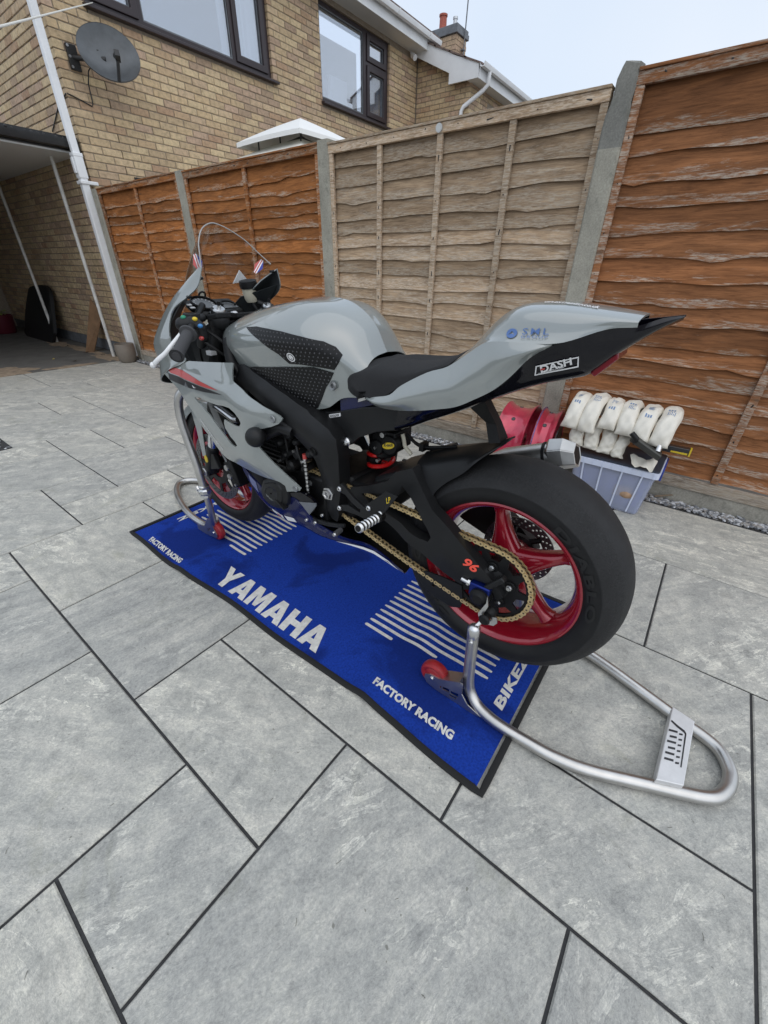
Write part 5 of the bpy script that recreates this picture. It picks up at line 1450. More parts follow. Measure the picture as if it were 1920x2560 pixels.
# ---------------------------------------------------------------- frame and engine
fr_o = D['frame_out']
o, rb_fr = slab_panel('frame_spar', fr_o, [], D['frame_ctl'], .05, M['satin'], d=.022, smooth=40, bevel=.008)
MB().cyl((0, 1.20, .95), (0, 1.28, .78), .05, 20).hexa([(-.16, .93, .82), (.16, .93, .82), (.16, .96, .89), (-.16, .96, .89)], [(-.05, 1.22, .82), (.05, 1.22, .82), (.05, 1.20, .95), (-.05, 1.20, .95)]).obj('headstock', M['satin'], bike, bevel=.006)
(fhx, fhy, fhz), (pvx, pvy, pvz) = D['frame_holes']
MB().lathe([(.0, .004), (.010, .004), (.013, -.003), (.014, -.004), (.014, 0.01)], (fhx - .008, fhy, fhz), (1, 0, 0), 20).obj('frame_plug', M['black'], bike)
MB().lathe([(.009, -.008), (.011, -.012), (.016, -.012), (.018, -.004), (.023, -.003), (.023, .01)], (pvx - .004, pvy, pvz), (1, 0, 0), 6).lathe([(0, .002), (.0095, .002), (.0095, -.0105)], (pvx - .004, pvy, pvz), (1, 0, 0), 16).obj('pivot_nut', M['alloy'], bike, smooth=30)
mb = MB()
mb.box(-.135, .135, .60, .86, .36, .53)
mb.boxm(Matrix.Translation((0, .86, .60)) @ Matrix.Rotation(R(28), 4, 'X'), .28, .17, .24)
mb.boxm(Matrix.Translation((0, .93, .72)) @ Matrix.Rotation(R(28), 4, 'X'), .26, .15, .10)
mb.box(-.11, .11, .50, .63, .40, .56)
mb.box(-.12, .12, .56, .92, .68, .765)
mb.obj('engine', M['black'], bike, bevel=.012)
mb = MB()
for k in range(7):
    z = .50 + k * .017
    mb.boxm(Matrix.Translation((-.143, .85 + k * .009, z + .03)), .01, .15, .006)
for (y, z, r) in ((.70, .60, .017), (.74, .55, .02), (.67, .56, .013), (.79, .62, .015), (.64, .62, .014), (.76, .585, .012), (.70, .645, .012), (.735, .66, .015)):
    mb.lathe([(0, -.165), (r * .6, -.165), (r, -.158), (r, -.12)], (0, y, z), (1, 0, 0), 14)
mb.tube([(-.15, .76, .655), (-.157, .745, .60), (-.15, .765, .555)], .004, 8).tube([(-.15, .71, .65), (-.16, .69, .61), (-.155, .675, .56), (-.14, .68, .50)], .005, 8)
mb.tube([(-.15, .79, .557), (-.15, .74, .595), (-.14, .70, .612)], .009, 8)
mb.obj('engine_fittings', M['satin'], bike, smooth=40)
mb = MB()
for (y, z) in ((.79, .557), (.706, .615), (.668, .588), (.652, .592)):
    mb.lathe([(0, -.168), (.005, -.168), (.006, -.16), (.006, -.14)], (0, y, z), (1, 0, 0), 8)
mb.obj('engine_bolt', M['alloy'], bike)
# slim shift rod with silver bands
rd = D['rod']
MB().tube([rd[0], rd[3]], .0065, 12).obj('shift_rod', M['alloy'], bike)
mb = MB()
for t in (.12, .22, .34, .46, .58, .70, .82, .93):
    p = Vector(rd[0]).lerp(Vector(rd[3]), t); q = Vector(rd[0]).lerp(Vector(rd[3]), t + .03); mb.cyl(p, q, .0072, 12)
mb.obj('shift_rod_band', M['black'], bike)
MB().cyl(rd[0], Vector(rd[0]) + Vector((0, 0, .016)), .0072, 12).obj('shift_rod_boot', M['decal_red'], bike)
# generator cover
g = D['gen']; gy = sum(p[1] for p in g) / len(g); gz = sum(p[2] for p in g) / len(g)
gp_ = smooth_poly(yz(g), 3)
mb = MB(); rows = []
for sc, dx in ((1.0, .05), (1.0, .008), (.95, 0.0), (.74, -.006), (.70, -.010), (.45, -.013), (.40, -.011), (.05, -.011)):
    rows.append([(-.197 + dx, gy + (y - gy) * sc, gz + (z - gz) * sc) for y, z in gp_])
mb.grid(rows, closed_v=True)
mb.hexa([(-.212, .775, .43), (-.212, .735, .405), (-.212, .738, .40), (-.212, .778, .425)], [(-.19, .775, .43), (-.19, .735, .405), (-.19, .738, .40), (-.19, .778, .425)])
mb.obj('generator_cover', M['satin'], bike, smooth=28)
txtV, txtT = text_tris('GBRacing', 1.0, .2, .02); wv = max(v[0] for v in txtV); hv = max(v[1] for v in txtV)
V = [(.842 - .056 * x / wv, .428 - .018 * x / wv + .009 * y / hv) for x, y in txtV]; T = txtT
MB().add([(-.2085, y_, z_) for y_, z_ in V], T).obj('cover_lettering', M['castalloy'], bike, smooth=0)
# crash mushroom
a, b = D['mush']
av, bv = Vector(a), Vector(b); ax = (bv - av).normalized()
MB().lathe([(0, -.006), (.018, -.003), (.028, .006), (.032, .018), (.030, .040), (.020, .048), (.016, .055), (.016, .10)], a, ax, 28).obj('crash_mushroom', M['satin'], bike)
m_ = D['mush_br']; MB().tube([m_[0], m_[1], m_[2]], [.022, .025, .02], 12).obj('crash_bracket', M['satin'], bike)

# ---------------------------------------------------------------- fairing
fo, fh, fc = D['fair_out'], D['fair_hole'], D['fair_ctl']
rb_f = RBF(fo + fh + fc, 4e-3)
V, T = tri2d(yz(fo), [yz(fh)], .016)
for s_ in (-1, 1):
    P = [(s_ * rb_f(y, z), y, z) for y, z in V]
    sh = Sheet(P, T, (-s_, 0, 0), .005); bv_f = sh.bvh()
    fair = sh.mb(MB()).obj('side_fairing', [M['grey'], M['greyin']], bike, smooth=40)
def strip(name, pts, mat, bv, off=.0012, d=.02, parent=fair):
    V, T = tri2d(yz(pts), [], d)
    mb = MB(); decal(mb, bv, V, T, off); return mb.obj(name, mat, parent, smooth=60)
strip('red_stripe', D['stripe_red'], M['decal_red'], bv_f, .0014)
strip('black_stripe', D['stripe_black'], M['decal_black'], bv_f, .0012)
strip('pale_flash', [(0, 1.115, .779), (0, 1.098, .772), (0, 1.085, .774), (0, 1.10, .770), (0, 1.108, .769)], M['white_p'], bv_f, .002)
mb = MB()
txtV, txtT = text_tris('GIVESTRAINING.CO.UK', 1.0, 0.1, .012, d=.3)
wv = max(v[0] for v in txtV); hv = max(v[1] for v in txtV)
a, b = Vector((1.136, .648)), Vector((1.028, .552)); uu = (b - a).normalized(); nn = Vector((-uu.y, uu.x)); nn = nn if nn.y > 0 else -nn
decal(mb, bv_f, [tuple(a + uu * (x / wv * (b - a).length) + nn * (y / hv * .012)) for x, y in txtV], txtT, .0014)
mb.obj('fairing_lettering', M['decal_white'], fair, smooth=0)
for (x, y, z) in D['fair_screw']:
    MB().lathe([(0, .001), (.004, .001), (.005, -.002), (.010, -.003), (.0115, .0005)], (x, y, z), (1, 0, 0), 18).obj('fairing_screw', M['castalloy'], fair)
# radiator and dark duct behind the opening
mb = MB().boxm(Matrix.Translation((0, 1.05, .62)) @ Matrix.Rotation(R(-25), 4, 'X'), .36, .03, .28)
for k in range(30): mb.boxm(Matrix.Translation((0, 1.05, .62)) @ Matrix.Rotation(R(-25), 4, 'X') @ Matrix.Translation((0, .017, -.13 + k * .009)), .35, .006, .0012)
mb.obj('radiator', M['black'], bike, smooth=0)
tb = [Vector(p) for p in D['tube']]
MB().tube(smooth_poly(tb, 5, False), .013, 14).obj('alloy_pipe', M['alloy'], bike)
bk_ = D['brk']
mb = MB(); rbk = RBF(bk_, 1e-3); V, T = tri2d(yz(bk_), [], .03)
shell(mb, [(rbk(y, z), y, z) for y, z in V], [(rbk(y, z) + .02, y, z) for y, z in V], T)
for (y, z) in ((1.122, .685), (1.127, .588)): mb.lathe([(.004, -.007), (.010, -.007), (.011, .0), (.011, .01)], (rbk(y, z), y, z), (1, 0, 0), 16)
mb.obj('fairing_stay', M['castalloy'], bike, bevel=.003)
# upper cowl
cw = [[(-.150, 1.067, 1.127), (-.155, 1.078, 1.127), (-.148, 1.105, 1.115), (-.132, 1.15, 1.09)],
      [(-.168, 1.080, 1.078), (-.173, 1.118, 1.094), (-.162, 1.18, 1.07), (-.128, 1.25, 1.035)],
      [(-.185, 1.122, 1.047), (-.189, 1.203, 1.038), (-.172, 1.29, 1.005), (-.105, 1.38, .965)],
      [(-.200, 1.207, 1.003), (-.203, 1.266, .973), (-.180, 1.37, .94), (-.06, 1.47, .915)],
      [(-.214, 1.240, .935), (-.213, 1.342, .895), (-.180, 1.43, .87), (0, 1.51, .85)],
      [(-.221, 1.220, .880), (-.219, 1.302, .840), (-.185, 1.42, .81), (0, 1.50, .79)],
      [(-.214, 1.170, .852), (-.228, 1.266, .822), (-.20, 1.40, .775), (0, 1.47, .74)],
      [(-.222, 1.20, .832), (-.236, 1.298, .795), (-.21, 1.38, .74), (0, 1.44, .69)]]
cowl, cs = sheet('nose_cowl', patch(cw, 5, 6), [M['grey'], M['greyin']], (-.6, .6, .4), .004)
# inner trim around the dials
it = [[(-.170, 1.10, 1.075), (-.11, 1.26, 1.03)], [(-.19, 1.20, 1.0), (-.10, 1.36, .96)], [(-.205, 1.25, .93), (-.09, 1.42, .88)], [(-.205, 1.20, .86), (-.08, 1.38, .80)]]
sheet('cockpit_trim', patch(it, 4, 4), [M['greyin'], M['greyin']], (1, -.4, 0), .003, mirror=2)
MB().box(-.17, .17, .95, 1.33, .70, .735).obj('cockpit_floor', M['black'], bike)
# windscreen
ed = D['screen_edge']
base = [(-.150, 1.10, 1.105), (-.148, 1.15, 1.08), (-.142, 1.21, 1.055), (-.125, 1.28, 1.02), (-.095, 1.34, .99), (-.05, 1.385, .968), (0, 1.40, .962), (.05, 1.385, .968), (.10, 1.33, .995), (.13, 1.26, 1.03), (.145, 1.18, 1.07), (.150, 1.12, 1.10)]
midr = []
for p, q in zip(ed, base):
    m_ = (Vector(p) + Vector(q)) / 2; m_ += Vector((0, .035, .03)) * (1 - abs(m_.x) / .16); midr.append(tuple(m_))
rows = patch([ed, midr, base], 6, 4)
scr, _ = sheet('windscreen', rows, [M['screen'], M['screen']], (0, .6, .8), .0025, mirror=False, smooth=60)
MB().tube(smooth_poly(ed, 4, False), .0017, 8).obj('screen_edge', M['screenedge'], scr)
stk = [plain('sticker_blue', (.02, .035, .30), .4), M['decal_white'], M['decal_red']]
for c, n_, ang in (((.120, 1.135, 1.133), (-.62, -.62, .48), -.55), ((-.137, 1.105, 1.140), (-.70, -.45, .35), .35)):
    n_ = Vector(n_).normalized(); u = (Vector((0, 0, 1)) - n_ * n_.z).normalized(); w = n_.cross(u)
    u, w = u * math.cos(ang) + w * math.sin(ang), w * math.cos(ang) - u * math.sin(ang)
    mb = MB()
    bands = [(-1, -.35, 0), (-.35, -.12, 1), (-.12, .12, 2), (.12, .32, 1), (.32, 1, 2)]
    for v0, v1, mi in bands:
        up_, dn_ = [], []
        for k in range(9):
            t = -1 + k / 4
            for lst, v in ((up_, v1), (dn_, v0)):
                h = math.sqrt(max(0, 1 - v * v)); lst.append(Vector(c) + n_ * .001 + w * (.016 * v) + u * (.028 * h * t))
        mb.mat(mi).grid([up_, dn_])
    mb.obj('oval_sticker', stk, scr, smooth=0)
for (x, y, z) in ((.150, 1.095, 1.118), (-.152, 1.085, 1.098), (.178, 1.20, 1.035), (-.180, 1.125, 1.045)):
    MB().lathe([(0, -.006), (.005, -.005), (.006, 0), (.004, .002), (.004, .012)], (x, y, z), (1 if x < 0 else -1, .3, 0), 12).obj('screen_screw', M['satin'], scr)
# belly pan
bp = [[(-.205, .960, .512), (-.20, .95, .47), (-.16, .95, .40), (0, .96, .36)],
      [(-.192, .905, .455), (-.18, .91, .39), (-.145, .91, .325), (0, .91, .28)],
      [(-.186, .800, .40), (-.174, .80, .345), (-.142, .80, .298), (0, .80, .25)],
      [(-.186, .705, .45), (-.168, .70, .37), (-.145, .70, .302), (0, .70, .245)],
      [(-.166, .63, .375), (-.156, .62, .335), (-.138, .62, .296), (0, .62, .245)],
      [(-.142, .53, .337), (-.133, .515, .322), (-.122, .51, .303), (0, .51, .255)],
      [(-.122, .42, .338), (-.112, .415, .318), (-.102, .416, .297), (0, .42, .26)],
      [(-.086, .325, .272), (-.082, .31, .262), (-.077, .302, .252), (0, .32, .245)]]
belly, bs = sheet('belly_pan', patch(bp, 5, 5), [M['navy'], M['black']], (-1, 0, -.2), .004)
bv_b = bs.bvh()
mb = MB()
lo = [(.555, .3065, .3), (.50, .309, .3), (.45, .307, .3), (.41, .303, .3), (.36, .278, .3), (.305, .254, .3)]
P = []
for (y, z, _) in lo: P += [(y, z + .002), (y, z + .013 - max(0, (y - .45)) * .10)]
decal(mb, bv_b, P, [(2 * i, 2 * i + 1, 2 * i + 3, 2 * i + 2) for i in range(len(lo) - 1)], .002)
mb.obj('white_edge', M['white_p'], belly, smooth=60)
def sticker(name, q, mat, bv, off=.0015):
    mb = MB(); V, T = tri2d(q, [], .015); decal(mb, bv, V, T, off); return mb.obj(name, mat, belly, smooth=60)
sticker('white_sticker', [(.86, .345), (.80, .335), (.80, .315), (.86, .325)], M['decal_white'], bv_b)
sticker('red_sticker', [(.835, .333), (.815, .329), (.815, .318), (.835, .322)], M['decal_red'], bv_b, .002)
sticker('white_sticker', [(.79, .34), (.74, .345), (.73, .33), (.78, .318)], M['decal_white'], bv_b)
sticker('purple_sticker', [(.935, .475), (.905, .45), (.908, .40), (.935, .43)], plain('purple_sticker', (.14, .16, .30), .4), bv_b)
V, T = tri2d(yz(D['duct']), [], .02); rbd = RBF(D['duct'], 1e-3)
mb = MB(); shell(mb, [(rbd(y, z) - .002, y, z) for y, z in V], [(rbd(y, z) + .01, y, z) for y, z in V], T)
mb.obj('belly_duct', M['gloss'], bike, bevel=.003)
V, T = tri2d(yz(D['duct_in']), []); mb = MB(); shell(mb, [(rbd(y, z) - .005, y, z) for y, z in V], [(rbd(y, z) - .001, y, z) for y, z in V], T)
mb.obj('duct_plate', M['lead'], bike, smooth=0)

# ---------------------------------------------------------------- tank
tk = [[(0, 1.100, .955), (-.07, 1.095, .952), (-.11, 1.075, .935), (-.125, 1.06, .915), (-.125, 1.055, .89), (-.11, 1.05, .87)],
      [(0, 1.04, .985), (-.10, 1.035, .966), (-.142, 1.015, .942), (-.158, 1.00, .91), (-.150, .985, .875), (-.14, .98, .84)],
      [(0, .94, 1.015), (-.105, .935, 1.0), (-.168, .92, .967), (-.188, .91, .928), (-.176, .90, .88), (-.160, .895, .835)],
      [(0, .80, 1.045), (-.11, .80, 1.03), (-.178, .795, .990), (-.202, .79, .945), (-.188, .785, .882), (-.165, .775, .81)],
      [(0, .68, 1.059), (-.108, .68, 1.045), (-.172, .68, 1.0), (-.196, .68, .948), (-.176, .675, .882), (-.148, .66, .768)],
      [(0, .58, 1.050), (-.092, .58, 1.034), (-.150, .58, .992), (-.172, .58, .945), (-.152, .58, .885), (-.132, .575, .775)],
      [(0, .500, 1.004), (-.07, .502, .990), (-.112, .505, .958), (-.132, .508, .922), (-.132, .51, .882), (-.126, .51, .815)],
      [(0, .452, .930), (-.05, .45, .925), (-.085, .447, .912), (-.104, .445, .892), (-.110, .443, .868), (-.105, .44, .822)]]
tank, ts = sheet('fuel_tank', patch(tk, 6, 6), [M['grey'], M['greyin']], (-.5, 0, 1), .004, smooth=60)
bv_t = ts.bvh()
pads = {'up': [(.835, .979), (.785, .985), (.73, .984), (.674, .981), (.608, .973), (.551, .964), (.523, .951), (.505, .932), (.512, .912), (.527, .892), (.580, .896), (.625, .898), (.664, .897), (.689, .921), (.756, .953), (.80, .968)],
        'lo': [(.872, .858), (.82, .869), (.766, .875), (.679, .886), (.59, .894), (.530, .884), (.545, .86), (.563, .838), (.585, .80), (.604, .771), (.632, .767), (.694, .787), (.794, .831)]}
for nm, pp in pads.items():
    pp = smooth_poly(pp, 1)
    V, T = tri2d(pp, [], .014)
    P = onto(bv_t, V, .0025); Q = onto(bv_t, V, .0)
    mb = MB(); shell(mb, P, Q, T)
    pad = mb.obj('grip_pad', M['pad'], tank, smooth=40)
    mb = MB(); j = 0; z = min(p[1] for p in pp)
    dome = [(0, 0, 1)] + [(math.cos(k * PI / 3), math.sin(k * PI / 3), 0) for k in range(6)]
    while z < max(p[1] for p in pp):
        y = min(p[0] for p in pp) + (.0065 if j % 2 else 0)
        while y < max(p[0] for p in pp):
            if in_poly((y, z), [((p[0] - .68) * .97 + .68, (p[1] - sum(q[1] for q in pp) / len(pp)) * .93 + sum(q[1] for q in pp) / len(pp)) for p in pp]):
                h = bv_t.ray_cast(Vector((-.6, y, z)), Vector((1, 0, 0)))
                if h[0]:
                    c = h[0] + Vector((-.002, 0, 0)); r = .0030
                    mb.add([(c.x - w * r * .9, c.y + a * r, c.z + b * r) for a, b, w in dome], [(0, 1 + k, 1 + (k + 1) % 6) for k in range(6)])
            y += .013
        z += .0105; j += 1
    o = mb.obj('pad_studs', M['stud'], tank, smooth=60); o['kind'] = 'stuff'
mb = MB()
c2 = (.648, .9165)
V, T = tri2d(circ(*c2, .0125, 24), [circ(*c2, .0095, 18)]); decal(mb, bv_t, V, T, .0036)
V, T = tri2d(circ(*c2, .0072, 18)); decal(mb, bv_t, V, T, .0036)
mb.obj('pad_emblem', M['decal_white'], tank, smooth=0)
txtV, txtT = text_tris('AJ Motors', 1.0, .15, .01, d=.2); wv = max(v[0] for v in txtV); hv = max(v[1] for v in txtV)
mb = MB(); decal(mb, bv_t, [(-.095 + y / hv * .030 + x / wv * .012, .985 - x / wv * .155) for x, y in txtV], txtT, .0016, axis='z')
txtV, txtT = text_tris('LEICESTER_LTD', 1.0, 0, .005, d=.2); wv = max(v[0] for v in txtV); hv = max(v[1] for v in txtV)
decal(mb, bv_t, [(-.118 + y / hv * .016 + x / wv * .012, .955 - x / wv * .115) for x, y in txtV], txtT, .0016, axis='z')
mb.obj('tank_lettering', M['decal_black'], tank, smooth=0)
MB().lathe([(0, .004), (.005, .004), (.006, -.002), (.011, -.004), (.013, .002)], (-.142, .535, .848), (1, 0, 0), 18).obj('tank_bolt', M['castalloy'], tank)
rg_ = [onto(bv_t, circ(.955, .935, r, 28), .0012) for r in (.021, .0235)]
MB().grid(rg_, closed_v=True).obj('side_ring', M['castalloy'], tank)
MB().hexa([(-.118, .53, .825), (-.112, .41, .842), (-.112, .41, .812), (-.118, .53, .770)], [(-.09, .53, .825), (-.09, .41, .842), (-.09, .41, .812), (-.09, .53, .770)]).obj('navy_infill', M['navy'], bike, smooth=0)

# ---------------------------------------------------------------- seat and tail
st = [[(0, .452, .900), (-.05, .466, .897), (-.088, .484, .884), (-.128, .488, .862)],
      [(0, .437, .918), (-.05, .450, .914), (-.090, .468, .902), (-.131, .479, .868)],
      [(0, .420, .921), (-.06, .425, .919), (-.112, .435, .904), (-.148, .455, .857)],
      [(0, .400, .922), (-.068, .400, .921), (-.128, .402, .904), (-.161, .414, .849)],
      [(0, .368, .921), (-.075, .36, .922), (-.142, .345, .906), (-.166, .355, .848)],
      [(0, .305, .926), (-.072, .295, .928), (-.140, .275, .920), (-.160, .286, .893)],
      [(0, .225, .946), (-.065, .222, .947), (-.128, .222, .938), (-.141, .228, .927)],
      [(0, .160, .982), (-.06, .162, .978), (-.115, .178, .955), (-.130, .182, .947)]]
st = [[tuple(crm([np.array(p) for p in r], 3 * k / 7)) for k in range(8)] for r in st[2:]]
sf = [(0, .437, .920), (-.05, .452, .917), (-.09, .472, .905), (-.115, .483, .887), (-.127, .485, .878), (-.132, .481, .868), (-.148, .455, .857), (-.158, .422, .851)]
st = [[(x * .9, y + .02, z - .02) for x, y, z in sf], sf] + [[tuple((np.array(a) * (1 - w) + np.array(b) * w)) for a, b in zip(sf, st[1])] for w in (.35, .7)] + st[1:]
sheet('seat', patch(st, 4, 3), [M['foam'], M['black']], (-.2, 0, 1), .02, smooth=60)
up = [[(0, .165, .975), (-.05, .166, .972), (-.095, .168, .966), (-.120, .175, .953), (-.131, .182, .944)],
      [(0, .142, 1.017), (-.052, .138, 1.013), (-.095, .126, 1.003), (-.122, .128, .988), (-.136, .130, .982)],
      [(0, .101, 1.055), (-.055, .098, 1.052), (-.099, .089, 1.036), (-.118, .096, 1.012), (-.136, .099, 1.003)],
      [(0, .057, 1.075), (-.058, .056, 1.072), (-.104, .054, 1.057), (-.120, .057, 1.024), (-.135, .060, 1.009)],
      [(0, .007, 1.078), (-.058, .006, 1.076), (-.102, .000, 1.062), (-.115, .0, 1.025), (-.127, .000, 1.010)],
      [(0, -.044, 1.078), (-.052, -.05, 1.075), (-.094, -.058, 1.061), (-.104, -.055, 1.032), (-.110, -.050, 1.016)],
      [(0, -.114, 1.072), (-.044, -.115, 1.069), (-.079, -.115, 1.059), (-.083, -.113, 1.047), (-.084, -.112, 1.041)],
      [(0, -.163, 1.066), (-.034, -.160, 1.064), (-.060, -.157, 1.056), (-.061, -.157, 1.051), (-.060, -.157, 1.046)]]
tail, us = sheet('tail_cowl', patch(up, 5, 4), [M['grey'], M['black']], (-.3, 0, 1), .004, smooth=45)
topl = [(-.160, .402, .842), (-.165, .360, .853), (-.167, .317, .866), (-.162, .287, .892), (-.142, .229, .927), (-.132, .182, .945), (-.136, .130, .982), (-.136, .099, 1.003), (-.135, .060, 1.009), (-.127, .0, 1.010), (-.114, -.03, 1.010)]
botl = [(-.158, .404, .839), (-.160, .362, .827), (-.155, .310, .826), (-.150, .255, .834), (-.147, .200, .847), (-.145, .146, .863), (-.141, .105, .886), (-.135, .066, .912), (-.128, .036, .943), (-.120, .006, .982), (-.114, -.028, 1.007)]
midl = [(min(a[0], b[0]) - .010, (a[1] + b[1]) / 2, (a[2] + b[2]) / 2) for a, b in zip(topl, botl)]
midl[0] = topl[0]; midl[-1] = topl[-1]
sidep, ss = sheet('tail_side', patch(list(zip(topl, midl, botl)), 4, 5), [M['grey'], M['black']], (-1, 0, 0), .004, smooth=60, mirror=2)
ut_t = [(-.152, .300, .828), (-.150, .255, .836), (-.146, .200, .849), (-.143, .146, .865), (-.139, .105, .888), (-.133, .066, .914), (-.125, .036, .945), (-.117, .006, .984), (-.110, -.028, 1.007), (-.099, -.072, 1.024), (-.080, -.112, 1.041), (-.058, -.157, 1.048), (-.036, -.190, 1.062), (-.010, -.220, 1.066)]
ut_b = [(-.115, .330, .757), (-.112, .278, .780), (-.105, .235, .802), (-.100, .197, .820), (-.094, .150, .843), (-.089, .105, .868), (-.082, .066, .889), (-.075, .024, .911), (-.068, -.02, .930), (-.060, -.070, .946), (-.053, -.097, .958), (-.048, -.138, 1.000), (-.034, -.185, 1.040), (-.010, -.218, 1.062)]
ut_m = [((a[0] + b[0]) / 2 - .006, (a[1] + b[1]) / 2, (a[2] + b[2]) / 2) for a, b in zip(ut_t, ut_b)]
ut_c = [(0, b[1], b[2] - .004) for b in ut_b]
under, un = sheet('under_tail', patch(list(zip(ut_t, ut_m, ut_b, ut_c)), 3, 4), [M['gloss'], M['black']], (-1, 0, -.5), .004, smooth=50)
MB().hexa([(-.056, -.150, 1.058), (.056, -.150, 1.058), (.010, -.220, 1.0675), (-.010, -.220, 1.0675)], [(-.050, -.150, 1.048), (.050, -.150, 1.048), (.009, -.218, 1.064), (-.009, -.218, 1.064)]).obj('tail_spike', M['gloss'], bike, smooth=0, bevel=.001)
lt = [(-.096, .955), (-.108, .977), (-.137, 1.000), (-.139, .987), (-.106, .949)]
mb = MB(); plate(mb, lt, [], lambda u, v, w: (-.046 + w, u, v), .092); mb.obj('tail_light', M['taillens'], bike, smooth=0, bevel=.003)
# tail lettering
bv_u, bv_s, bv_n = us.bvh(), ss.bvh(), un.bvh()
class Two:
    def __init__(s, *b): s.b = b
    def ray_cast(s, o, d):
        hs = [x.ray_cast(o, d) for x in s.b]; hs = [h for h in hs if h[0] is not None]
        return min(hs, key=lambda h: h[3]) if hs else (None, None, None, None)
    def find_nearest(s, p):
        hs = [x.find_nearest(p) for x in s.b]; return min(hs, key=lambda h: h[3])
tb2 = Two(bv_u, bv_s, bv_n)
def side_text(mb, txt, y0, z0, y1, z1, h, bv, shear=0, weight=0, off=.0016, d=.15, sp=1.0):
    V, T = text_tris(txt, 1.0, shear, weight, sp, d=d); wv = max(v[0] for v in V); x0 = min(v[0] for v in V); hv = max(v[1] for v in V)
    a, b = Vector((y0, z0)), Vector((y1, z1)); u = (b - a); n = Vector((u.y, -u.x)).normalized(); n = n if n.y > 0 else -n
    return decal(mb, bv, [tuple(a + u * ((x - x0) / (wv - x0)) + n * (y / hv * h)) for x, y in V], T, off)
mb = MB(); side_text(mb, 'SML', .029, 1.0240, -.020, 1.0275, .0110, bv_u, 0, .002, .005, .25, 1.3); side_text(mb, 'GROUP', .029, 1.0180, -.020, 1.0210, .0044, bv_u, 0, .0, .005, .3, 1.3)
cc = (.050, 1.0235); V, T = tri2d(circ(*cc, .0125, 24), [[(cc[0] + .008, cc[1] - .006), (cc[0] + .001, cc[1] + .006), (cc[0] - .008, cc[1] - .005), (cc[0] - .002, cc[1] - .001), (cc[0] + .003, cc[1] - .002)]], .008)
V = [(cc[0] + (y - cc[0]) * .86, cc[1] + .001 + (z - cc[1]) * .66) for y, z in V]; decal(mb, bv_u, V, T, .003); mb.obj('sponsor_lettering', M['decal_blue'], tail, smooth=0)
mb = MB(); side_text(mb, 'DASH', -.014, .9525, -.070, .9755, .014, bv_n, .15, .03, .0032)
side_text(mb, 'DASHWRAPZ.CO.UK', -.010, .948, -.055, .9665, .0035, bv_n, 0, .01, .003)
fq = [(-.002, .945), (-.004, .966), (-.077, .9905), (-.079, .9695)]
fi = [(-.0045, .948), (-.006, .9642), (-.0755, .9875), (-.0765, .9715)]
V, T = tri2d(fq, [fi], .01); decal(mb, bv_n, V, T, .0026); mb.obj('sponsor_lettering', M['decal_white'], under, smooth=0)
mb = MB(); V, T = tri2d([(-.013, .957), (-.0135, .961), (-.021, .9635), (-.0205, .9595)]); decal(mb, bv_n, V, T, .004); mb.obj('sponsor_mark', M['decal_red'], under, smooth=0)
txtV, txtT = text_tris('GIVESTraining.co.uk', 1.0, .12, .02, d=.2); wv = max(v[0] for v in txtV); hv = max(v[1] for v in txtV)
mb = MB(); decal(mb, bv_u, [(-.055 + y / hv * .018, .022 - x / wv * .105) for x, y in txtV], txtT, .0016, axis='z'); mb.obj('tail_lettering', M['decal_white'], tail, smooth=0)
# sub-frame
sfp = yz(D['subfr2']) + [(.277, .826), (.326, .762)] + yz(D['subfr3'])
for s_ in (-1, 1):
    mb = MB(); plate(mb, sfp, [], lambda u, v, w: (s_ * (.122 - w) , u, v), .018)
    mb.obj('sub_frame', M['satin'], bike, smooth=0, bevel=.003)
mb = MB().box(-.1235, -.1228, .528, .574, .742, .770)
lq = [(.574, .7435), (.527, .758), (.527, .7685), (.574, .7545)]
mb = MB(); plate(mb, lq, [], lambda u, v, w: (-.1232 + w, u, v), .0011); o = mb.obj('maker_plate', M['decal_white'], bike, smooth=0)
V, T = text_tris('XHOLDER', 1.0, .1, .02); wv = max(v[0] for v in V); hv = max(v[1] for v in V)
a, b = Vector((.571, .7465)), Vector((.532, .7585)); u = b - a
mb = MB().add([(-.1240, *(a + u * (x / wv) + Vector((0, .0065)) * (y / hv))) for x, y in V], T); mb.obj('plate_lettering', M['decal_black'], bike, smooth=0)
bolt = MB().lathe([(0, -.004), (.004, -.004), (.0045, -.009), (.009, -.007), (.0115, 0), (.0135, .002), (.0135, .006)], (0, 0, 0), (1, 0, 0), 18).mesh('frame_bolt', M['alloy'], 40)
for (x, y, z) in ((-.140, .601, .7455), (-.128, .505, .685)): put('frame_bolt', bolt, bike, (x, y, z))
mb = MB().hexa([(-.13, .452, .815), (-.13, .418, .829), (-.13, .418, .835), (-.13, .45, .826)], [(-.11, .452, .815), (-.11, .418, .829), (-.11, .418, .835), (-.11, .45, .826)]); mb.obj('seat_clip', M['alloy'], bike, smooth=0)
# under-seat strap, hoses
st_ = D['strap']
mb = MB().hexa([(-.035, .163, .835), (.0, .163, .835), (.0, .124, .855), (-.035, .124, .855)], [(-.02, .120, .800), (.015, .120, .80), (.015, .092, .80), (-.02, .092, .80)])
mb.hexa([(-.02, .120, .800), (.015, .120, .80), (.015, .092, .80), (-.02, .092, .80)], [(-.03, .100, .752), (.02, .100, .752), (.02, .070, .76), (-.03, .07, .76)])
mb.obj('tail_strap', M['black'], bike, smooth=0)
hz = [Vector(p) for p in D['hose']]
mb = MB().tube(smooth_poly(hz, 4, False), .005, 8).tube(smooth_poly([p + Vector((.01, .0, -.008)) for p in hz], 4, False), .005, 8).box(-.012, .02, .305, .32, .668, .692)
mb.obj('brake_hose', M['black'], bike)
MB().tube(smooth_poly(D['reschose'], 4, False), .006, 8).obj('overflow_hose', M['resin'], bike)
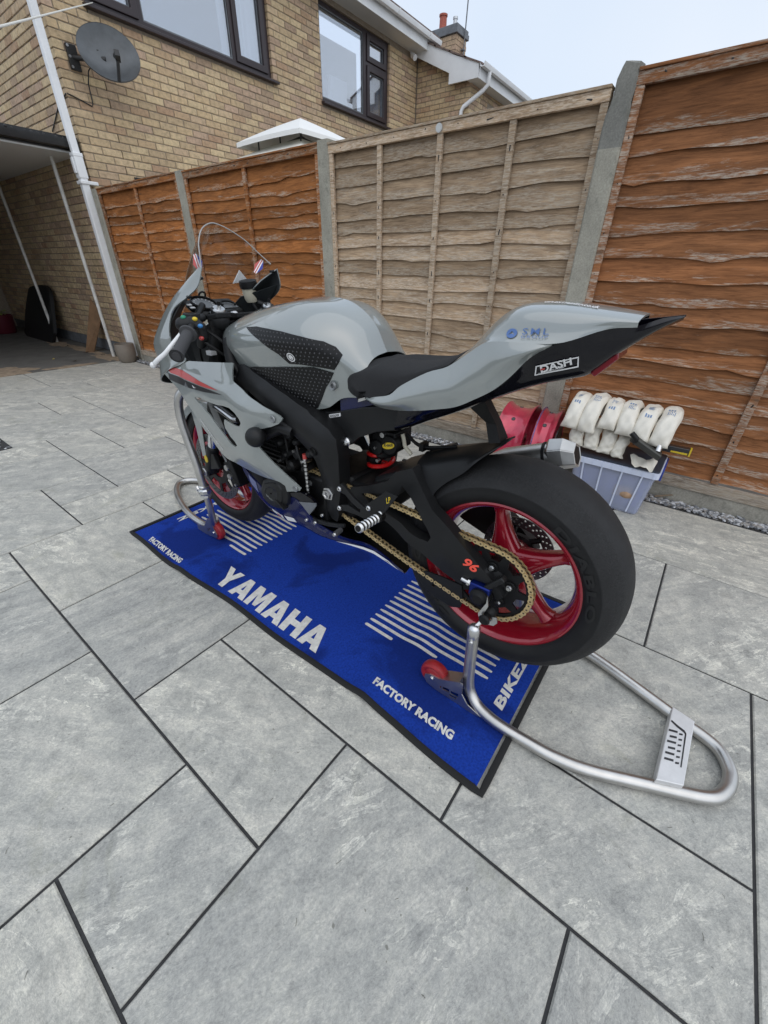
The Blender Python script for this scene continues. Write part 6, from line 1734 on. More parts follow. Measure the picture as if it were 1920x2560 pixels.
# exhaust
ex = sub('exhaust')
MB().tube([(.15, .40, .40), (.155, .25, .54), (.152, .10, .640), (.150, -.020, .690)], [.03, .040, .042, .040], 20).obj('silencer', M['steel'], ex)
def ringc(c, ax_y, r, n=8, fl=1.0):
    return [(c[0] + r * fl * math.cos(2 * PI * (k + .5) / n), c[1] + ax_y[0] * r * math.sin(2 * PI * (k + .5) / n), c[2] + ax_y[1] * r * math.sin(2 * PI * (k + .5) / n)) for k in range(n)]
rows = [ringc((.150, -.012, .690), (.42, .9), .041, 6), ringc((.150, -.018, .694), (.42, .9), .046, 6), ringc((.150, -.050, .705), (.38, .92), .044, 6), ringc((.150, -.082, .709), (.35, .93), .034, 6), ringc((.150, -.080, .708), (.35, .93), .028, 6)]
mb = MB().grid(rows, closed_v=True); mb.mat(1).add(rows[-1], [tuple(range(6))])
mb.obj('end_cap', [M['steel'], M['black']], ex, smooth=0, bevel=.002)
MB().lathe([(.0405, -.004), (.0425, -.004), (.0425, .004), (.0405, .004)], (.150, -.006, .684), (0, -.93, .4), 28).obj('clamp_band', M['black'], ex)

# ---------------------------------------------------------------- rearsets, pegs, gear lever
rs = sub('rearset')
mb = MB(); plate(mb, yz(D['rs_arm1']), [], lambda u, v, w: (-.178 + w, u, v), .011); mb.obj('hanger', M['satin'], rs, smooth=0, bevel=.0012)
mb = MB(); plate(mb, yz(D['heel']), [], lambda u, v, w: (-.189 + w, u, v), .004); mb.obj('heel_guard', M['satin'], rs, smooth=0, bevel=.001)
V, T = text_tris('LP', 1.0, .2, .01); wv = max(v[0] for v in V); hv = max(v[1] for v in V); a = Vector((.304, .572)); u = Vector((-.016, .010)); n_ = Vector((.004, .016))
MB().add([(-.1896, *(a + u * (x / wv) + n_ * (y / hv))) for x, y in V], T).obj('guard_lettering', M['decal_yellow'], rs, smooth=0)
pi_, po = Vector(D['peg'][0]), Vector(D['peg'][1]); ax = (po - pi_).normalized(); ln_ = (po - pi_).length
prof = [(0, 0)]
for k in range(6):
    h = ln_ * k / 6; prof += [(.0115, h), (.0135, h + .003), (.0135, h + .010), (.0105, h + .0125)]
prof += [(.0135, ln_), (.011, ln_ + .003), (0, ln_ + .003)]
MB().lathe(prof, pi_, ax, 20).obj('footpeg', M['alloy'], rs, smooth=35)
MB().cyl(po + ax * .002, po + ax * .0042, .009, 16).cyl(pi_ - ax * .02, pi_, .016, 14).obj('peg_mount', M['black'], rs)
for (x, y, z) in D['rs_bolts'][:4]: put('mount_bolt', MB().lathe([(.0025, -.003), (.006, -.0035), (.0085, -.001), (.0085, .004)], (0, 0, 0), (1, 0, 0), 14).mesh('mount_bolt', M['alloy'], 40), rs, (x - (.012 if x > -.18 else .001), y, z))
MB().cyl((.20, .327, .522), (.29, .32, .535), .013, 14).box(.165, .178, .33, .50, .48, .53).obj('hanger', M['satin'], rs)
gl = sub('gear_lever')
gp = [Vector(p) for p in D['gear']]
mb = MB()
for p, q in zip(gp, gp[1:]): mb.hexa([p + Vector((0, 0, .009)), p - Vector((0, 0, .007)), p + Vector((.008, 0, -.007)), p + Vector((.008, 0, .009))], [q + Vector((0, 0, .008)), q - Vector((0, 0, .006)), q + Vector((.008, 0, -.006)), q + Vector((.008, 0, .008))])
mb.obj('arm', M['satin'], gl, smooth=0, bevel=.001)
a, b = D['gearpeg']; MB().cyl(a, b, .009, 14).obj('toe_peg', M['griprub'], gl)
for (x, y, z) in D['rs_bolts'][4:7] + [(b[0] - .002, b[1], b[2])]: put('lever_bolt', MB().lathe([(.002, -.003), (.005, -.0035), (.0068, -.001), (.0068, .004)], (0, 0, 0), (1, 0, 0), 12).mesh('lever_bolt', M['alloy'], 40), gl, (x - .003, y, z))

# ---------------------------------------------------------------- front fork and brakes
for s_ in (-1, 1):
    f = sub('fork_leg')
    t0, t1 = Vector((s_ * .105, 1.085, 1.005)), Vector((s_ * .105, 1.368, .335))
    ax = (t1 - t0).normalized()
    P = lambda t: tuple(t0 + ax * t)
    MB().tube([P(0.0), P(.30), P(.42), P(.46)], [.026, .027, .028, .026], 20).obj('outer_tube', M['satin'], f)
    MB().cyl(P(.45), P(.62), .0205, 24).obj('stanchion', M['chrome'], f)
    MB().tube([P(.592), P(.60), P(.64), P(.70), P(.735)], [.0265, .027, .027, .03, .025], 20).cyl((s_ * .13, 1.378, .33), (s_ * .075, 1.378, .33), .026, 20).hexa([P(.62), tuple(Vector(P(.62)) + Vector((0, -.03, 0))), tuple(Vector(P(.72)) + Vector((0, -.10, .03))), P(.72)], [tuple(Vector(P(.62)) + Vector((s_ * .02, 0, 0))), tuple(Vector(P(.62)) + Vector((s_ * .02, -.03, 0))), tuple(Vector(P(.72)) + Vector((s_ * .02, -.10, .03))), tuple(Vector(P(.72)) + Vector((s_ * .02, 0, 0)))]).obj('axle_foot', M['satin'], f, bevel=.003)
    MB().lathe([(.010, -.026), (.014, -.026), (.016, -.018), (.016, -.008), (.021, -.006), (.021, 0)], (s_ * .132, 1.378, .33), (-s_, 0, 0) if False else (1 if s_ < 0 else -1, 0, 0), 6).obj('axle_nut', M['alloy'], f, smooth=30)
    MB().lathe([(0, -.034), (.010, -.034), (.011, -.028), (.011, -.02)], (s_ * .132, 1.378, .33), (1 if s_ < 0 else -1, 0, 0), 14).obj('axle_plug', M['black'], f)
    mb = MB().boxm(Matrix.Translation((s_ * .082, 1.195, .365)) @ Matrix.Rotation(R(-20), 4, 'X'), .075, .055, .125)
    mb.obj('caliper', M['black'], f, bevel=.012)
    for (y, z) in ((1.212, .392), (1.201, .353)):
        MB().lathe([(0, -.003), (.013, -.003), (.014, 0), (.014, .01)], (s_ * .122, y, z), (1 if s_ < 0 else -1, 0, 0), 20).obj('caliper_piston_cap', M['alloy'], f)
    MB().lathe([(0, 0), (.006, 0), (.006, -.012), (.009, -.012), (.009, -.02)], (s_ * .125, 1.165, .325), (-1 if s_ < 0 else 1, 0, 0), 8).obj('caliper_bolt', M['alloy'], f)
    MB().tube([(s_ * .115, 1.21, .42), (s_ * .12, 1.225, .46), (s_ * .11, 1.20, .60), (s_ * .09, 1.15, .80)], .005, 8).obj('brake_line', M['castalloy'] if s_ < 0 else M['black'], f)
    el = [(1.345 + .012 * math.cos(t) , .402 + .017 * math.sin(t)) for t in np.linspace(0, 2 * PI, 18)[:-1]]
    mb = MB(); plate(mb, el, [], lambda u, v, w: (s_ * (.134 - w), u - .002, v), .02); mb.obj('oval_badge', M['decal_yellow'], f, smooth=0)
    MB().lathe([(0, -.016), (.006, -.016), (.007, -.008), (.019, -.008), (.022, -.002), (.022, .012), (.027, .012), (.027, .03)], t0, ax, 28).obj('fork_cap', M['alloy'], f)
    MB().tube([(s_ * .105, 1.078, 1.032), (s_ * .105, 1.082, 1.018)], .005, 10).obj('adjuster_screw', M['black'], f)
# front mudguard
mb = MB(); rows = []
for i in range(25):
    a = R(22 + 128 * i / 24); r = .312
    rows.append([(x, 1.378 + (r - dd) * math.cos(a), .330 + (r - dd) * math.sin(a)) for x, dd in ((-.072, .045), (-.066, .012), (-.04, .002), (0, 0), (.04, .002), (.066, .012), (.072, .045))])
V, F = rows_vf(rows); Sheet(V, F, (0, 0, 1), .003).mb(mb)
for s_ in (-1, 1):
    mb.hexa([(s_ * .072, 1.50, .60), (s_ * .072, 1.415, .63), (s_ * .078, 1.425, .52), (s_ * .078, 1.475, .50)], [(s_ * .068, 1.50, .60), (s_ * .068, 1.415, .63), (s_ * .074, 1.425, .52), (s_ * .074, 1.475, .50)])
    mb.hexa([(s_ * .078, 1.425, .52), (s_ * .078, 1.475, .50), (s_ * .088, 1.455, .37), (s_ * .088, 1.425, .38)], [(s_ * .074, 1.425, .52), (s_ * .074, 1.475, .50), (s_ * .084, 1.455, .37), (s_ * .084, 1.425, .38)])
mb.obj('mudguard', [M['grey'], M['greyin']], bike, smooth=40)

# ---------------------------------------------------------------- handlebars, dials, reservoir
mb = MB()
yk = [(1.055, -.135), (1.10, -.145), (1.15, -.10), (1.19, -.05), (1.20, 0), (1.19, .05), (1.15, .10), (1.10, .145), (1.055, .135), (1.06, .08), (1.10, .03), (1.10, -.03), (1.06, -.08)]
plate(mb, yk, [circ(1.152, -.045, .018, 14), circ(1.152, .045, .018, 14)], lambda u, v, w: (v, u, .978 + w - (u - 1.09) * .2), .016)
mb.obj('top_yoke', M['satin'], bike, smooth=0, bevel=.004)
MB().lathe([(0, .012), (.010, .012), (.016, .006), (.016, 0)], (0, 1.155, .98), (0, .2, 1), 6).obj('stem_nut', M['alloy'], bike, smooth=0)
for s_ in (-1, 1):
    hb = sub('handlebar')
    ge, gi = Vector((s_ * .335, .986, .900)), Vector((s_ * .235, 1.066, .953)); ax = (gi - ge).normalized()
    MB().tube([gi, gi + ax * .165], .011, 14).lathe([(.029, -.02), (.035, -.012), (.035, .012), (.029, .02)], (s_ * .105, 1.096, .975), (0, .39, -.92), 24).obj('clip_on', M['satin'], hb)
    prof = [(0, -.004), (.013, -.004), (.013, .004), (.021, .004), (.0215, .0), (.0205, .010), (.0175, .014)]
    for k in range(1, 10): prof += [(.0172, .014 + k * .0105), (.0178, .014 + k * .0105 + .005)]
    prof += [(.018, .118), (.026, .121), (.027, .127), (.018, .131), (.012, .131)]
    MB().lathe(prof, ge, ax, 28).obj('grip', M['griprub'], hb, smooth=30)
    p2 = gi + ax * .035
    pd = [Vector((s_ * .225, 1.118, .968)), Vector((s_ * .20, 1.095, .972)), Vector((s_ * .186, 1.082, .957)), Vector((s_ * .184, 1.082, .928)), Vector((s_ * .184, 1.098, .905))]
    mb = MB()
    for p, q, r in zip(pd, pd[1:], (.022, .021, .019, .017)): mb.tube([p, q], [r, r * .95], 10)
    for p, r in zip(pd, (.022, .022, .020, .018, .015)): mb.sphere(p, r, 12, 8)
    mb.obj('switch_pod', M['satin'], hb)
    if s_ < 0:
        for p, m_, r in (((-.222, 1.108, .989), M['green_b'], .009), ((-.201, 1.078, .985), M['decal_yellow'], .0085), ((-.194, 1.066, .965), plain('blue_button', (.05, .22, .5), .4), .0085), ((-.196, 1.070, .928), M['decal_red'], .0085)):
            MB().sphere(p, r, 14, 8, (1, 1, .8)).obj('button', m_, hb)
    lv = D['lever'] if s_ < 0 else mir(D['lever'])
    lp = smooth_poly(lv, 4, False)
    rr = [.008 - .0025 * abs(i / (len(lp) - 1) - .1) for i in range(len(lp))]
    MB().tube(lp, rr, 12, sy=.7).sphere(lv[0], .0105, 12, 8).obj('lever', M['white_p'] if s_ < 0 else M['satin'], hb)
    MB().boxm(Matrix.Translation(Vector((s_ * .188, 1.118, .985))), .035, .05, .03).cyl((s_ * .15, 1.11, .985), (s_ * .215, 1.10, .975), .013, 12).obj('lever_perch', M['satin'], hb, bevel=.004)
dsh = sub('instruments')
dM = Matrix.Translation((-.02, 1.258, 1.005)) @ Matrix.Rotation(R(24), 4, 'X')
mb = MB().boxm(dM @ Matrix.Translation((0.015, 0, -.012)), .19, .105, .03)
mb.obj('housing', M['satin'], dsh, bevel=.012)
def dl(name, cx, cy, r, mat, z=.004):
    mb = MB().lathe([(0, 0), (r, 0), (r, -.004)], dM @ Vector((cx, cy, z)), dM.to_3x3() @ Vector((0, 0, 1)), 36); return mb.obj(name, mat, dsh)
dl('dial', -.03, .005, .042, M['dialface'], .0065)
MB().lathe([(.0425, 0), (.047, .0), (.047, .012), (.044, .014), (.0425, .011)], dM @ Vector((-.03, .005, .001)), dM.to_3x3() @ Vector((0, 0, 1)), 40).obj('dial_bezel', M['black'], dsh)
mb = MB()
for k in range(13):
    a = R(-40 + 260 * k / 12); mb.boxm(dM @ Matrix.Translation((-.03 + .034 * math.cos(a), .005 + .034 * math.sin(a), .0072)) @ Matrix.Rotation(a, 4, 'Z'), .008, .0018, .0006)
mb.obj('dial_marks', M['decal_white'], dsh, smooth=0)
MB().boxm(dM @ Matrix.Translation((.065, -.004, .0045)), .06, .05, .003).obj('display', M['dialface'], dsh, bevel=.001)
MB().tube([tuple(dM @ Vector((.058 + .028 * math.cos(t), -.012 + .020 * math.sin(t), .012))) for t in np.linspace(-.5, PI + .4, 20)], .004, 8).obj('display_hood', M['black'], dsh)
MB().tube([tuple(dM @ Vector((0.0 + .013 * math.cos(t), .062, .008 + .013 * math.sin(t)))) for t in np.linspace(0, 2 * PI, 20)], .0035, 8, caps=False).obj('cable_ring', M['black'], dsh)
mb = MB()
for k in range(2): mb.boxm(dM @ Matrix.Translation((-.088, .005 - k * .02, .006)), .018, .009, .002)
mb.obj('warning_lamp', M['decal_white'], dsh, smooth=0)
res = sub('fluid_reservoir')
rc = Vector((.145, 1.236, 1.020)); ra = Vector((-.16, -.05, 1)).normalized()
MB().lathe([(0, -.006), (.021, -.006), (.026, .006), (.0285, .024), (.0295, .044), (.028, .045)], rc, ra, 28).obj('cup', M['resin'], res)
prof = [(.0285, .042), (.0335, .043), (.034, .056), (.0325, .067), (.028, .069), (.0, .067)]
MB().lathe(prof, rc, ra, 28).obj('lid', M['black'], res, smooth=30)
MB().tube([rc + Vector((0, 0, .002)), rc + Vector((-.005, -.02, -.02)), rc + Vector((.0, -.03, -.04))], .008, 10).tube([rc + Vector((.02, -.01, .01)), rc + Vector((.035, -.05, -.03)), rc + Vector((.03, -.09, -.07))], .006, 8).obj('hose', M['black'], res)
mb = MB(); tv = [rc + Vector((-.012, .035, .100)), rc + Vector((.020, .030, .062)), rc + Vector((-.046, .040, .056))]
mb.add([tuple(p) for p in tv] + [tuple(p + Vector((0, .004, 0))) for p in tv], [(0, 1, 2), (5, 4, 3), (0, 3, 4, 1), (1, 4, 5, 2), (2, 5, 3, 0)])
mb.obj('paper_tag', M['decal_white'], res, smooth=0)
# wiring and hoses in the cockpit
mb = MB()
for pts, r in (([(-.19, 1.08, .92), (-.15, 1.05, .88), (-.11, 1.03, .84), (-.09, 1.02, .78)], .005), ([(-.16, 1.10, .95), (-.12, 1.05, .90), (-.10, 1.0, .84)], .006), ([(-.10, 1.03, .92), (-.11, 1.00, .86), (-.13, .98, .80)], .007), ([(-.18, 1.12, .90), (-.16, 1.15, .83), (-.12, 1.12, .77)], .004)):
    mb.tube(smooth_poly(pts, 5, False), r, 8)
mb.obj('wiring', M['black'], bike)
MB().box(-.145, -.12, 1.12, 1.15, .86, .875).obj('white_connector', M['decal_white'], bike, bevel=.002)
MB().tube(smooth_poly([(-.165, .93, .83), (-.17, .96, .86), (-.15, .99, .93)], 4, False), .02, 10).box(-.15, .15, .93, .99, .72, .95).obj('air_duct', M['black'], bike, bevel=.01)
# ================================================================ mat with its print
M['matblue'] = plain('blue_mat_pile', (0.010, 0.042, 0.30), 0.95, var=0.28, vscale=160, bmp=0.7, bscale=700, spec=0.15)
M['matedge'] = plain('black_mat_binding', (0.012, 0.012, 0.012), 0.9, bmp=0.5, bscale=300)
M['matprint'] = plain('white_mat_print', (0.66, 0.65, 0.61), 0.9, var=0.16, vscale=55, bmp=0.5, bscale=700, spec=0.2)
def mat_stain():
    m = M['matblue']; nt = m.node_tree
    p = [n for n in nt.nodes if n.type == 'BSDF_PRINCIPLED'][0]
    src = p.inputs['Base Color'].links[0].from_socket
    v = coords(nt)
    st = ramp_node(nt, noise(nt, v, 2.6, 5, 0.55, 0.4), [(0.53, 0.0), (0.60, 0.6)])
    c = mixc(nt, st, src, (0.004, 0.013, 0.10)); L(nt, c, p.inputs['Base Color'])
mat_stain()
def print_dirt():
    m = M['matprint']; nt = m.node_tree; p = [n for n in nt.nodes if n.type == 'BSDF_PRINCIPLED'][0]
    src = p.inputs['Base Color'].links[0].from_socket; v = coords(nt)
    k = ramp_node(nt, noise(nt, v, 60, 5, .7), [(.30, .8), (.40, 0.0)]); g = ramp_node(nt, noise(nt, v, 6, 3, .5), [(.40, 0.0), (.62, 1.0)])
    c = mixc(nt, math_node(nt, 'MULTIPLY', k, g), src, (.22, .20, .18)); L(nt, c, p.inputs['Base Color'])
print_dirt()
def mat_h(x, y):
    e = 0.5 + 0.5 * math.sin(x * 5.0 + 0.8)
    h = 0.005 + 0.013 * math.exp(-((y - 0.045 - 0.02 * math.sin(x * 6)) / 0.045) ** 2) * (0.55 + 0.45 * e)
    h += 0.011 * math.exp(-((y - 1.06) / 0.05) ** 2) * (0.5 + 0.5 * e) + 0.003 * math.sin(y * 9.0 + x * 4) ** 2
    for (wx, wy) in ((0.61, -0.10), (1.03, -0.10), (0.67, 1.15), (0.98, 1.15), (0.60, -0.235), (1.03, -0.235)):
        d2 = ((x - wx) / 0.06) ** 2 + ((y - wy) / 0.08) ** 2
        h = h * (1 - math.exp(-d2)) + 0.004 * math.exp(-d2)
    return h
MX0, MX1, MY0, MY1 = 0.412, 1.240, -0.352, 1.530
mt = thing('doormat', 'long blue garage mat with white racing lettering and black edging under the motorcycle', 'mat', (0, 0, 0))
def mat_edge(y): return MX0 + 0.010 * math.sin(y * 3.2 + 0.5) + 0.006 * math.sin(y * 9 + 1)
nx, ny = 34, 84
rows = []
for j in range(ny + 1):
    y = MY0 + (MY1 - MY0) * j / ny; x0 = mat_edge(y) + .016
    rows.append([(x0 + (MX1 - .016 - x0) * i / nx, y if 0 < j < ny else y + (.016 if j == 0 else -.016), 0) for i in range(nx + 1)])
rows = [[(x, y, mat_h(x, y)) for x, y, _ in r] for r in rows]
MB().grid(rows).obj('pile', M['matblue'], mt, smooth=80)
loop = [(mat_edge(MY0 + (MY1 - MY0) * j / 84), MY0 + (MY1 - MY0) * j / 84) for j in range(85)]
loop = [(x + .008, y) for x, y in loop] + [(MX1 - .008, y) for y in (MY1, (MY0 + MY1) / 2, MY0)]
lp = densify(loop, 0.03)
cx_, cy_ = (MX0 + MX1) / 2, (MY0 + MY1) / 2
ring = []
for (dx, dz) in ((-.009, -.004), (-.0085, .003), (0, .0055), (.0085, .003), (.009, -.003)):
    r = []
    for i, (x, y) in enumerate(lp):
        p0, p1 = lp[i - 1], lp[(i + 1) % len(lp)]
        t = Vector((p1[0] - p0[0], p1[1] - p0[1])).normalized(); n = Vector((t.y, -t.x))
        inward = Vector((cx_ - x, (cy_ - y) * .3)); n = n if n.dot(inward) > 0 else -n
        r.append((x + n.x * dx, y + n.y * dx, max(0.0005, mat_h(x, y) + dz)))
    ring.append(r)
MB().grid(ring, closed_v=True).obj('edging', M['matedge'], mt, smooth=60)
def on_mat(P, lift=.0016): return [(x, y, mat_h(x, y) + lift) for x, y in P]
def mat_print(name, V, T):
    bm = bmesh.new(); vs = [bm.verts.new((x, y, 0)) for x, y in V]
    for t in T:
        try: bm.faces.new([vs[i] for i in t])
        except ValueError: pass
    for _ in range(4):
        le = [e for e in bm.edges if e.calc_length() > .018]
        if not le: break
        bmesh.ops.subdivide_edges(bm, edges=le, cuts=1); bmesh.ops.triangulate(bm, faces=bm.faces)
    bm.verts.index_update()
    P = on_mat([(v.co.x, v.co.y) for v in bm.verts]); F = [tuple(v.index for v in f.verts) for f in bm.faces]; bm.free()
    return MB().add(P, F).obj(name, M['matprint'], mt, smooth=80)
LET = {'Y': ([(0, 1), (.34, 1), (.52, .66), (.70, 1), (1.02, 1), (.67, .40), (.67, 0), (.36, 0), (.36, .40)], []),
       'A': ([(0, 0), (.36, 1), (.70, 1), (1.0, 0), (.68, 0), (.63, .17), (.36, .17), (.31, 0)], [[(.42, .38), (.57, .38), (.50, .68)]]),
       'M': ([(0, 0), (0, 1), (.36, 1), (.53, .52), (.70, 1), (1.06, 1), (1.06, 0), (.77, 0), (.77, .60), (.62, .12), (.44, .12), (.29, .60), (.29, 0)], []),
       'H': ([(0, 0), (0, 1), (.32, 1), (.32, .63), (.66, .63), (.66, 1), (.98, 1), (.98, 0), (.66, 0), (.66, .37), (.32, .37), (.32, 0)], [])}
def big_word(word, org, along, up, h, w, shear):
    tot = sum(LET[c][0] and max(p[0] for p in LET[c][0]) for c in word) + .06 * (len(word) - 1)
    k = w / tot; x = 0; VV, TT = [], []
    for c in word:
        o, hl = LET[c]
        V, T = tri2d(o, hl)
        n = len(VV)
        VV += [tuple(Vector(org) + Vector(along) * (k * (x + u) + shear * h * v) + Vector(up) * (h * v)) for u, v in V]
        TT += [tuple(i + n for i in t) for t in T]; x += max(p[0] for p in o) + .06
    return VV, TT
V, T = big_word('YAMAHA', (.457, .890), (0, -1), (1, 0.0), .103, .606, .0)
V = [(x, y - (x - .457) * -.21 - (x - .457) * .0) for x, y in V]
mat_print('lettering', V, T)
def small(txt, org, along, up, w, h, shear, weight=.028, sp=1.02):
    V, T = text_tris(txt, 1.0, 0, weight, sp)
    x0 = min(v[0] for v in V); wv = max(v[0] for v in V) - x0; y0 = min(v[1] for v in V); hv = max(v[1] for v in V) - y0
    return [tuple(Vector(org) + Vector(along) * ((x - x0) / wv * w + shear * h * (y - y0) / hv) + Vector(up) * ((y - y0) / hv * h)) for x, y in V], T
mat_print('lettering', *small('FACTORY RACING', (.481, .056), (0, -1), (1, 0), .283, .029, -.10, .05))
mat_print('lettering', *small('FACTORY RACING', (.432, 1.385), (-.012, -1), (1, -.0), .283, .029, -.6, .05))
mat_print('lettering', *small('BIKEZ', (.652, -.303), (1, .004), (0, 1), .235, .031, .25, .04))
mat_print('lettering', *small('BIKEZ', (.875, 1.468), (-1, 0), (0, -1), .26, .031, .25, .04))
def stripe(name, x, y0, y1, w=.0125):
    n = 24; V = []; T = []
    for i in range(n + 1):
        y = y0 + (y1 - y0) * i / n
        q = w / 2 * (1 if 0 < i < n else .55)
        V += [(x - q, y), (x + q, y)]
    for i in range(n): T.append((2 * i, 2 * i + 1, 2 * i + 3, 2 * i + 2))
    MB().add(on_mat(V), T).obj(name, M['matprint'], mt, smooth=80)
for k in range(12):
    x = .667 + .0303 * k
    stripe('stripe', x, .238, {0: .115, 1: -.05}.get(k, -.222))
    stripe('stripe', x - .018, {0: 1.05}.get(k, 1.387), .930)

# ================================================================ paddock stands
def wheel_part(parent, c, r, w, mat):
    o = MB().lathe([(.006, -w / 2), (r * .55, -w / 2), (r * .62, -w * .42), (r * .8, -w / 2), (r * .95, -w * .4), (r, -w * .2), (r, w * .2), (r * .95, w * .4), (r * .8, w / 2), (r * .62, w * .42), (r * .55, w / 2), (.006, w / 2)], c, (1, 0, 0), 32).obj('wheel', mat, parent)
    return o
M['standred'] = plain('red_stand_wheel', (0.30, 0.018, 0.022), 0.4, var=0.3, vscale=30)
def swheel(parent, c, r=.046, w=.032): return wheel_part(parent, c, r, w, M['standred'])
rsd = thing('paddock_stand', 'stainless rear paddock stand with a long looped handle lifting the rear wheel', 'stand', (0.823, -0.177, 0), group='paddock stands')
hp_ = [(-.200, -.008, .300), (-.200, -.012, .20), (-.200, -.018, .10), (-.203, -.030, .055), (-.212, -.060, .028), (-.222, -.105, .021), (-.226, -.154, .0205), (-.224, -.22, .0205), (-.220, -.287, .0205), (-.200, -.369, .0202), (-.150, -.483, .0198), (-.112, -.568, .0195), (-.088, -.617, .0195), (-.065, -.645, .0195), (-.031, -.662, .0195), (0, -.668, .0195), (.027, -.667, .0195), (.058, -.655, .0195), (.082, -.635, .0195), (.098, -.60, .0195), (.111, -.554, .0195), (.150, -.437, .02), (.181, -.341, .0202), (.197, -.277, .0205), (.207, -.2, .0205), (.209, -.105, .021), (.206, -.060, .028), (.202, -.030, .055), (.200, -.018, .10), (.200, -.012, .20), (.200, -.008, .300)]
MB().tube(smooth_poly(hp_, 4, False), .0165, 18, up=(1, 0, 0)).obj('tube', M['steel'], rsd)
for s_ in (-1, 1):
    MB().lathe([(0, .010), (.006, .010), (.012, .007), (.0172, 0), (.0172, -.03), (.0168, -.031)], (s_ * .200, -.008, .302), (0, .04, 1), 24).obj('post_cap', M['alloy'], rsd)
    MB().lathe([(0, -.006), (.005, -.005), (.0065, -.001), (.0065, .004)], (s_ * .2165, -.012, .262), (1 if s_ < 0 else -1, 0, 0), 14).obj('lock_pin', M['alloy'], rsd)
    bo = [(.088, .012), (.108, .030), (.106, .058), (.085, .068), (-.004, .108), (-.022, .10), (-.030, .055), (-.05, .012), (-.02, .004)]
    mb = MB()
    bo = [(.11, .035), (.108, .052), (.092, .062), (.06, .066), (-.004, .104), (-.016, .104), (-.018, .06), (-.04, .030), (-.085, .014), (-.06, .006), (.07, .010), (.10, .018)]
    sl = [[(.044, .044), (.022, .049), (.022, .035), (.044, .031)], [(.053, .040), (.049, .041), (.049, .030), (.053, .029)], [(.017, .047), (-.008, .053), (-.008, .036), (.017, .033)], [(.020, .029), (-.004, .032), (-.004, .023), (.020, .021)]]
    for xx in (-.0205, .0175): plate(mb, bo, sl if True else [], lambda u, v, w: (s_ * .2135 + xx + w, u, v), .003)
    mb.add([(s_ * .2135 - .0205, y, z) for y, z in bo[2:5]] + [(s_ * .2135 + .0205, y, z + .0002) for y, z in bo[2:5]], [(0, 1, 4, 3), (1, 2, 5, 4)])
    mb.obj('wheel_bracket', M['steel'], rsd, smooth=0)
    swheel(rsd, (s_ * .2135, .084, .052))
    MB().lathe([(0, -.026), (.005, -.025), (.0065, -.021), (.0065, .021)], (s_ * .2135, .084, .050), (1, 0, 0), 14).obj('wheel_axle', M['alloy'], rsd)
    fk = D['plateB']
    mb = MB()
    pl_ = [(-.021, .409), (-.021, .384), (-.004, .339), (-.010, .322), (-.028, .313), (-.052, .322), (-.060, .337), (-.055, .354), (-.044, .348), (-.042, .336), (-.028, .324), (-.015, .330), (-.018, .342), (-.028, .376)]
    plate(mb, pl_, [], lambda u, v, w: (s_ * (.181 - w), u, v), .004)
    mb.cyl((s_ * .179, -.02, .322), (s_ * .197, -.010, .306), .006, 10)
    mb.obj('bobbin_fork', M['alloy'], rsd, smooth=0)
cr = [(-.110, -.517), (.096, -.523), (.083, -.570), (-.091, -.558)]
mb = MB().hexa([(-.138, -.510, .050), (.118, -.520, .050), (.104, -.575, .050), (-.112, -.567, .050)], [(-.138, -.510, .012), (.118, -.520, .012), (.104, -.575, .012), (-.112, -.567, .012)])
hdl = mb.obj('cross_plate', plain('satin_plate', (.72, .72, .72), .45, .55, var=.08, vscale=30), rsd, smooth=0, bevel=.002)
# cut-out style logo on the cross plate: slanted bars, a swoosh and an underline
mb = MB()
def lg(pts): mb.add([( -.004 + a * 1.0, -.5405 + b, .0506) for a, b in pts], [tuple(range(len(pts)))])
for k in range(6):
    a = .044 - k * .019; hgt = .020 if k not in (1, 3) else .016
    lg([(a, .001), (a - .007, .001), (a - .014, .001 + hgt), (a - .007, .001 + hgt)])
    lg([(a - .004, -.003), (a - .010, -.003), (a - .006, -.011), (a + .0, -.011)])
lg([(.072, .018), (.066, .020), (.056, .004), (.050, -.012), (.046, -.016), (.050, -.019), (.058, -.014), (.064, .003)])
lg([(.050, -.0155), (-.062, -.0145), (-.062, -.0175), (.048, -.0190)])
mb.obj('cut_logo', M['decal_black'], hdl, smooth=0)

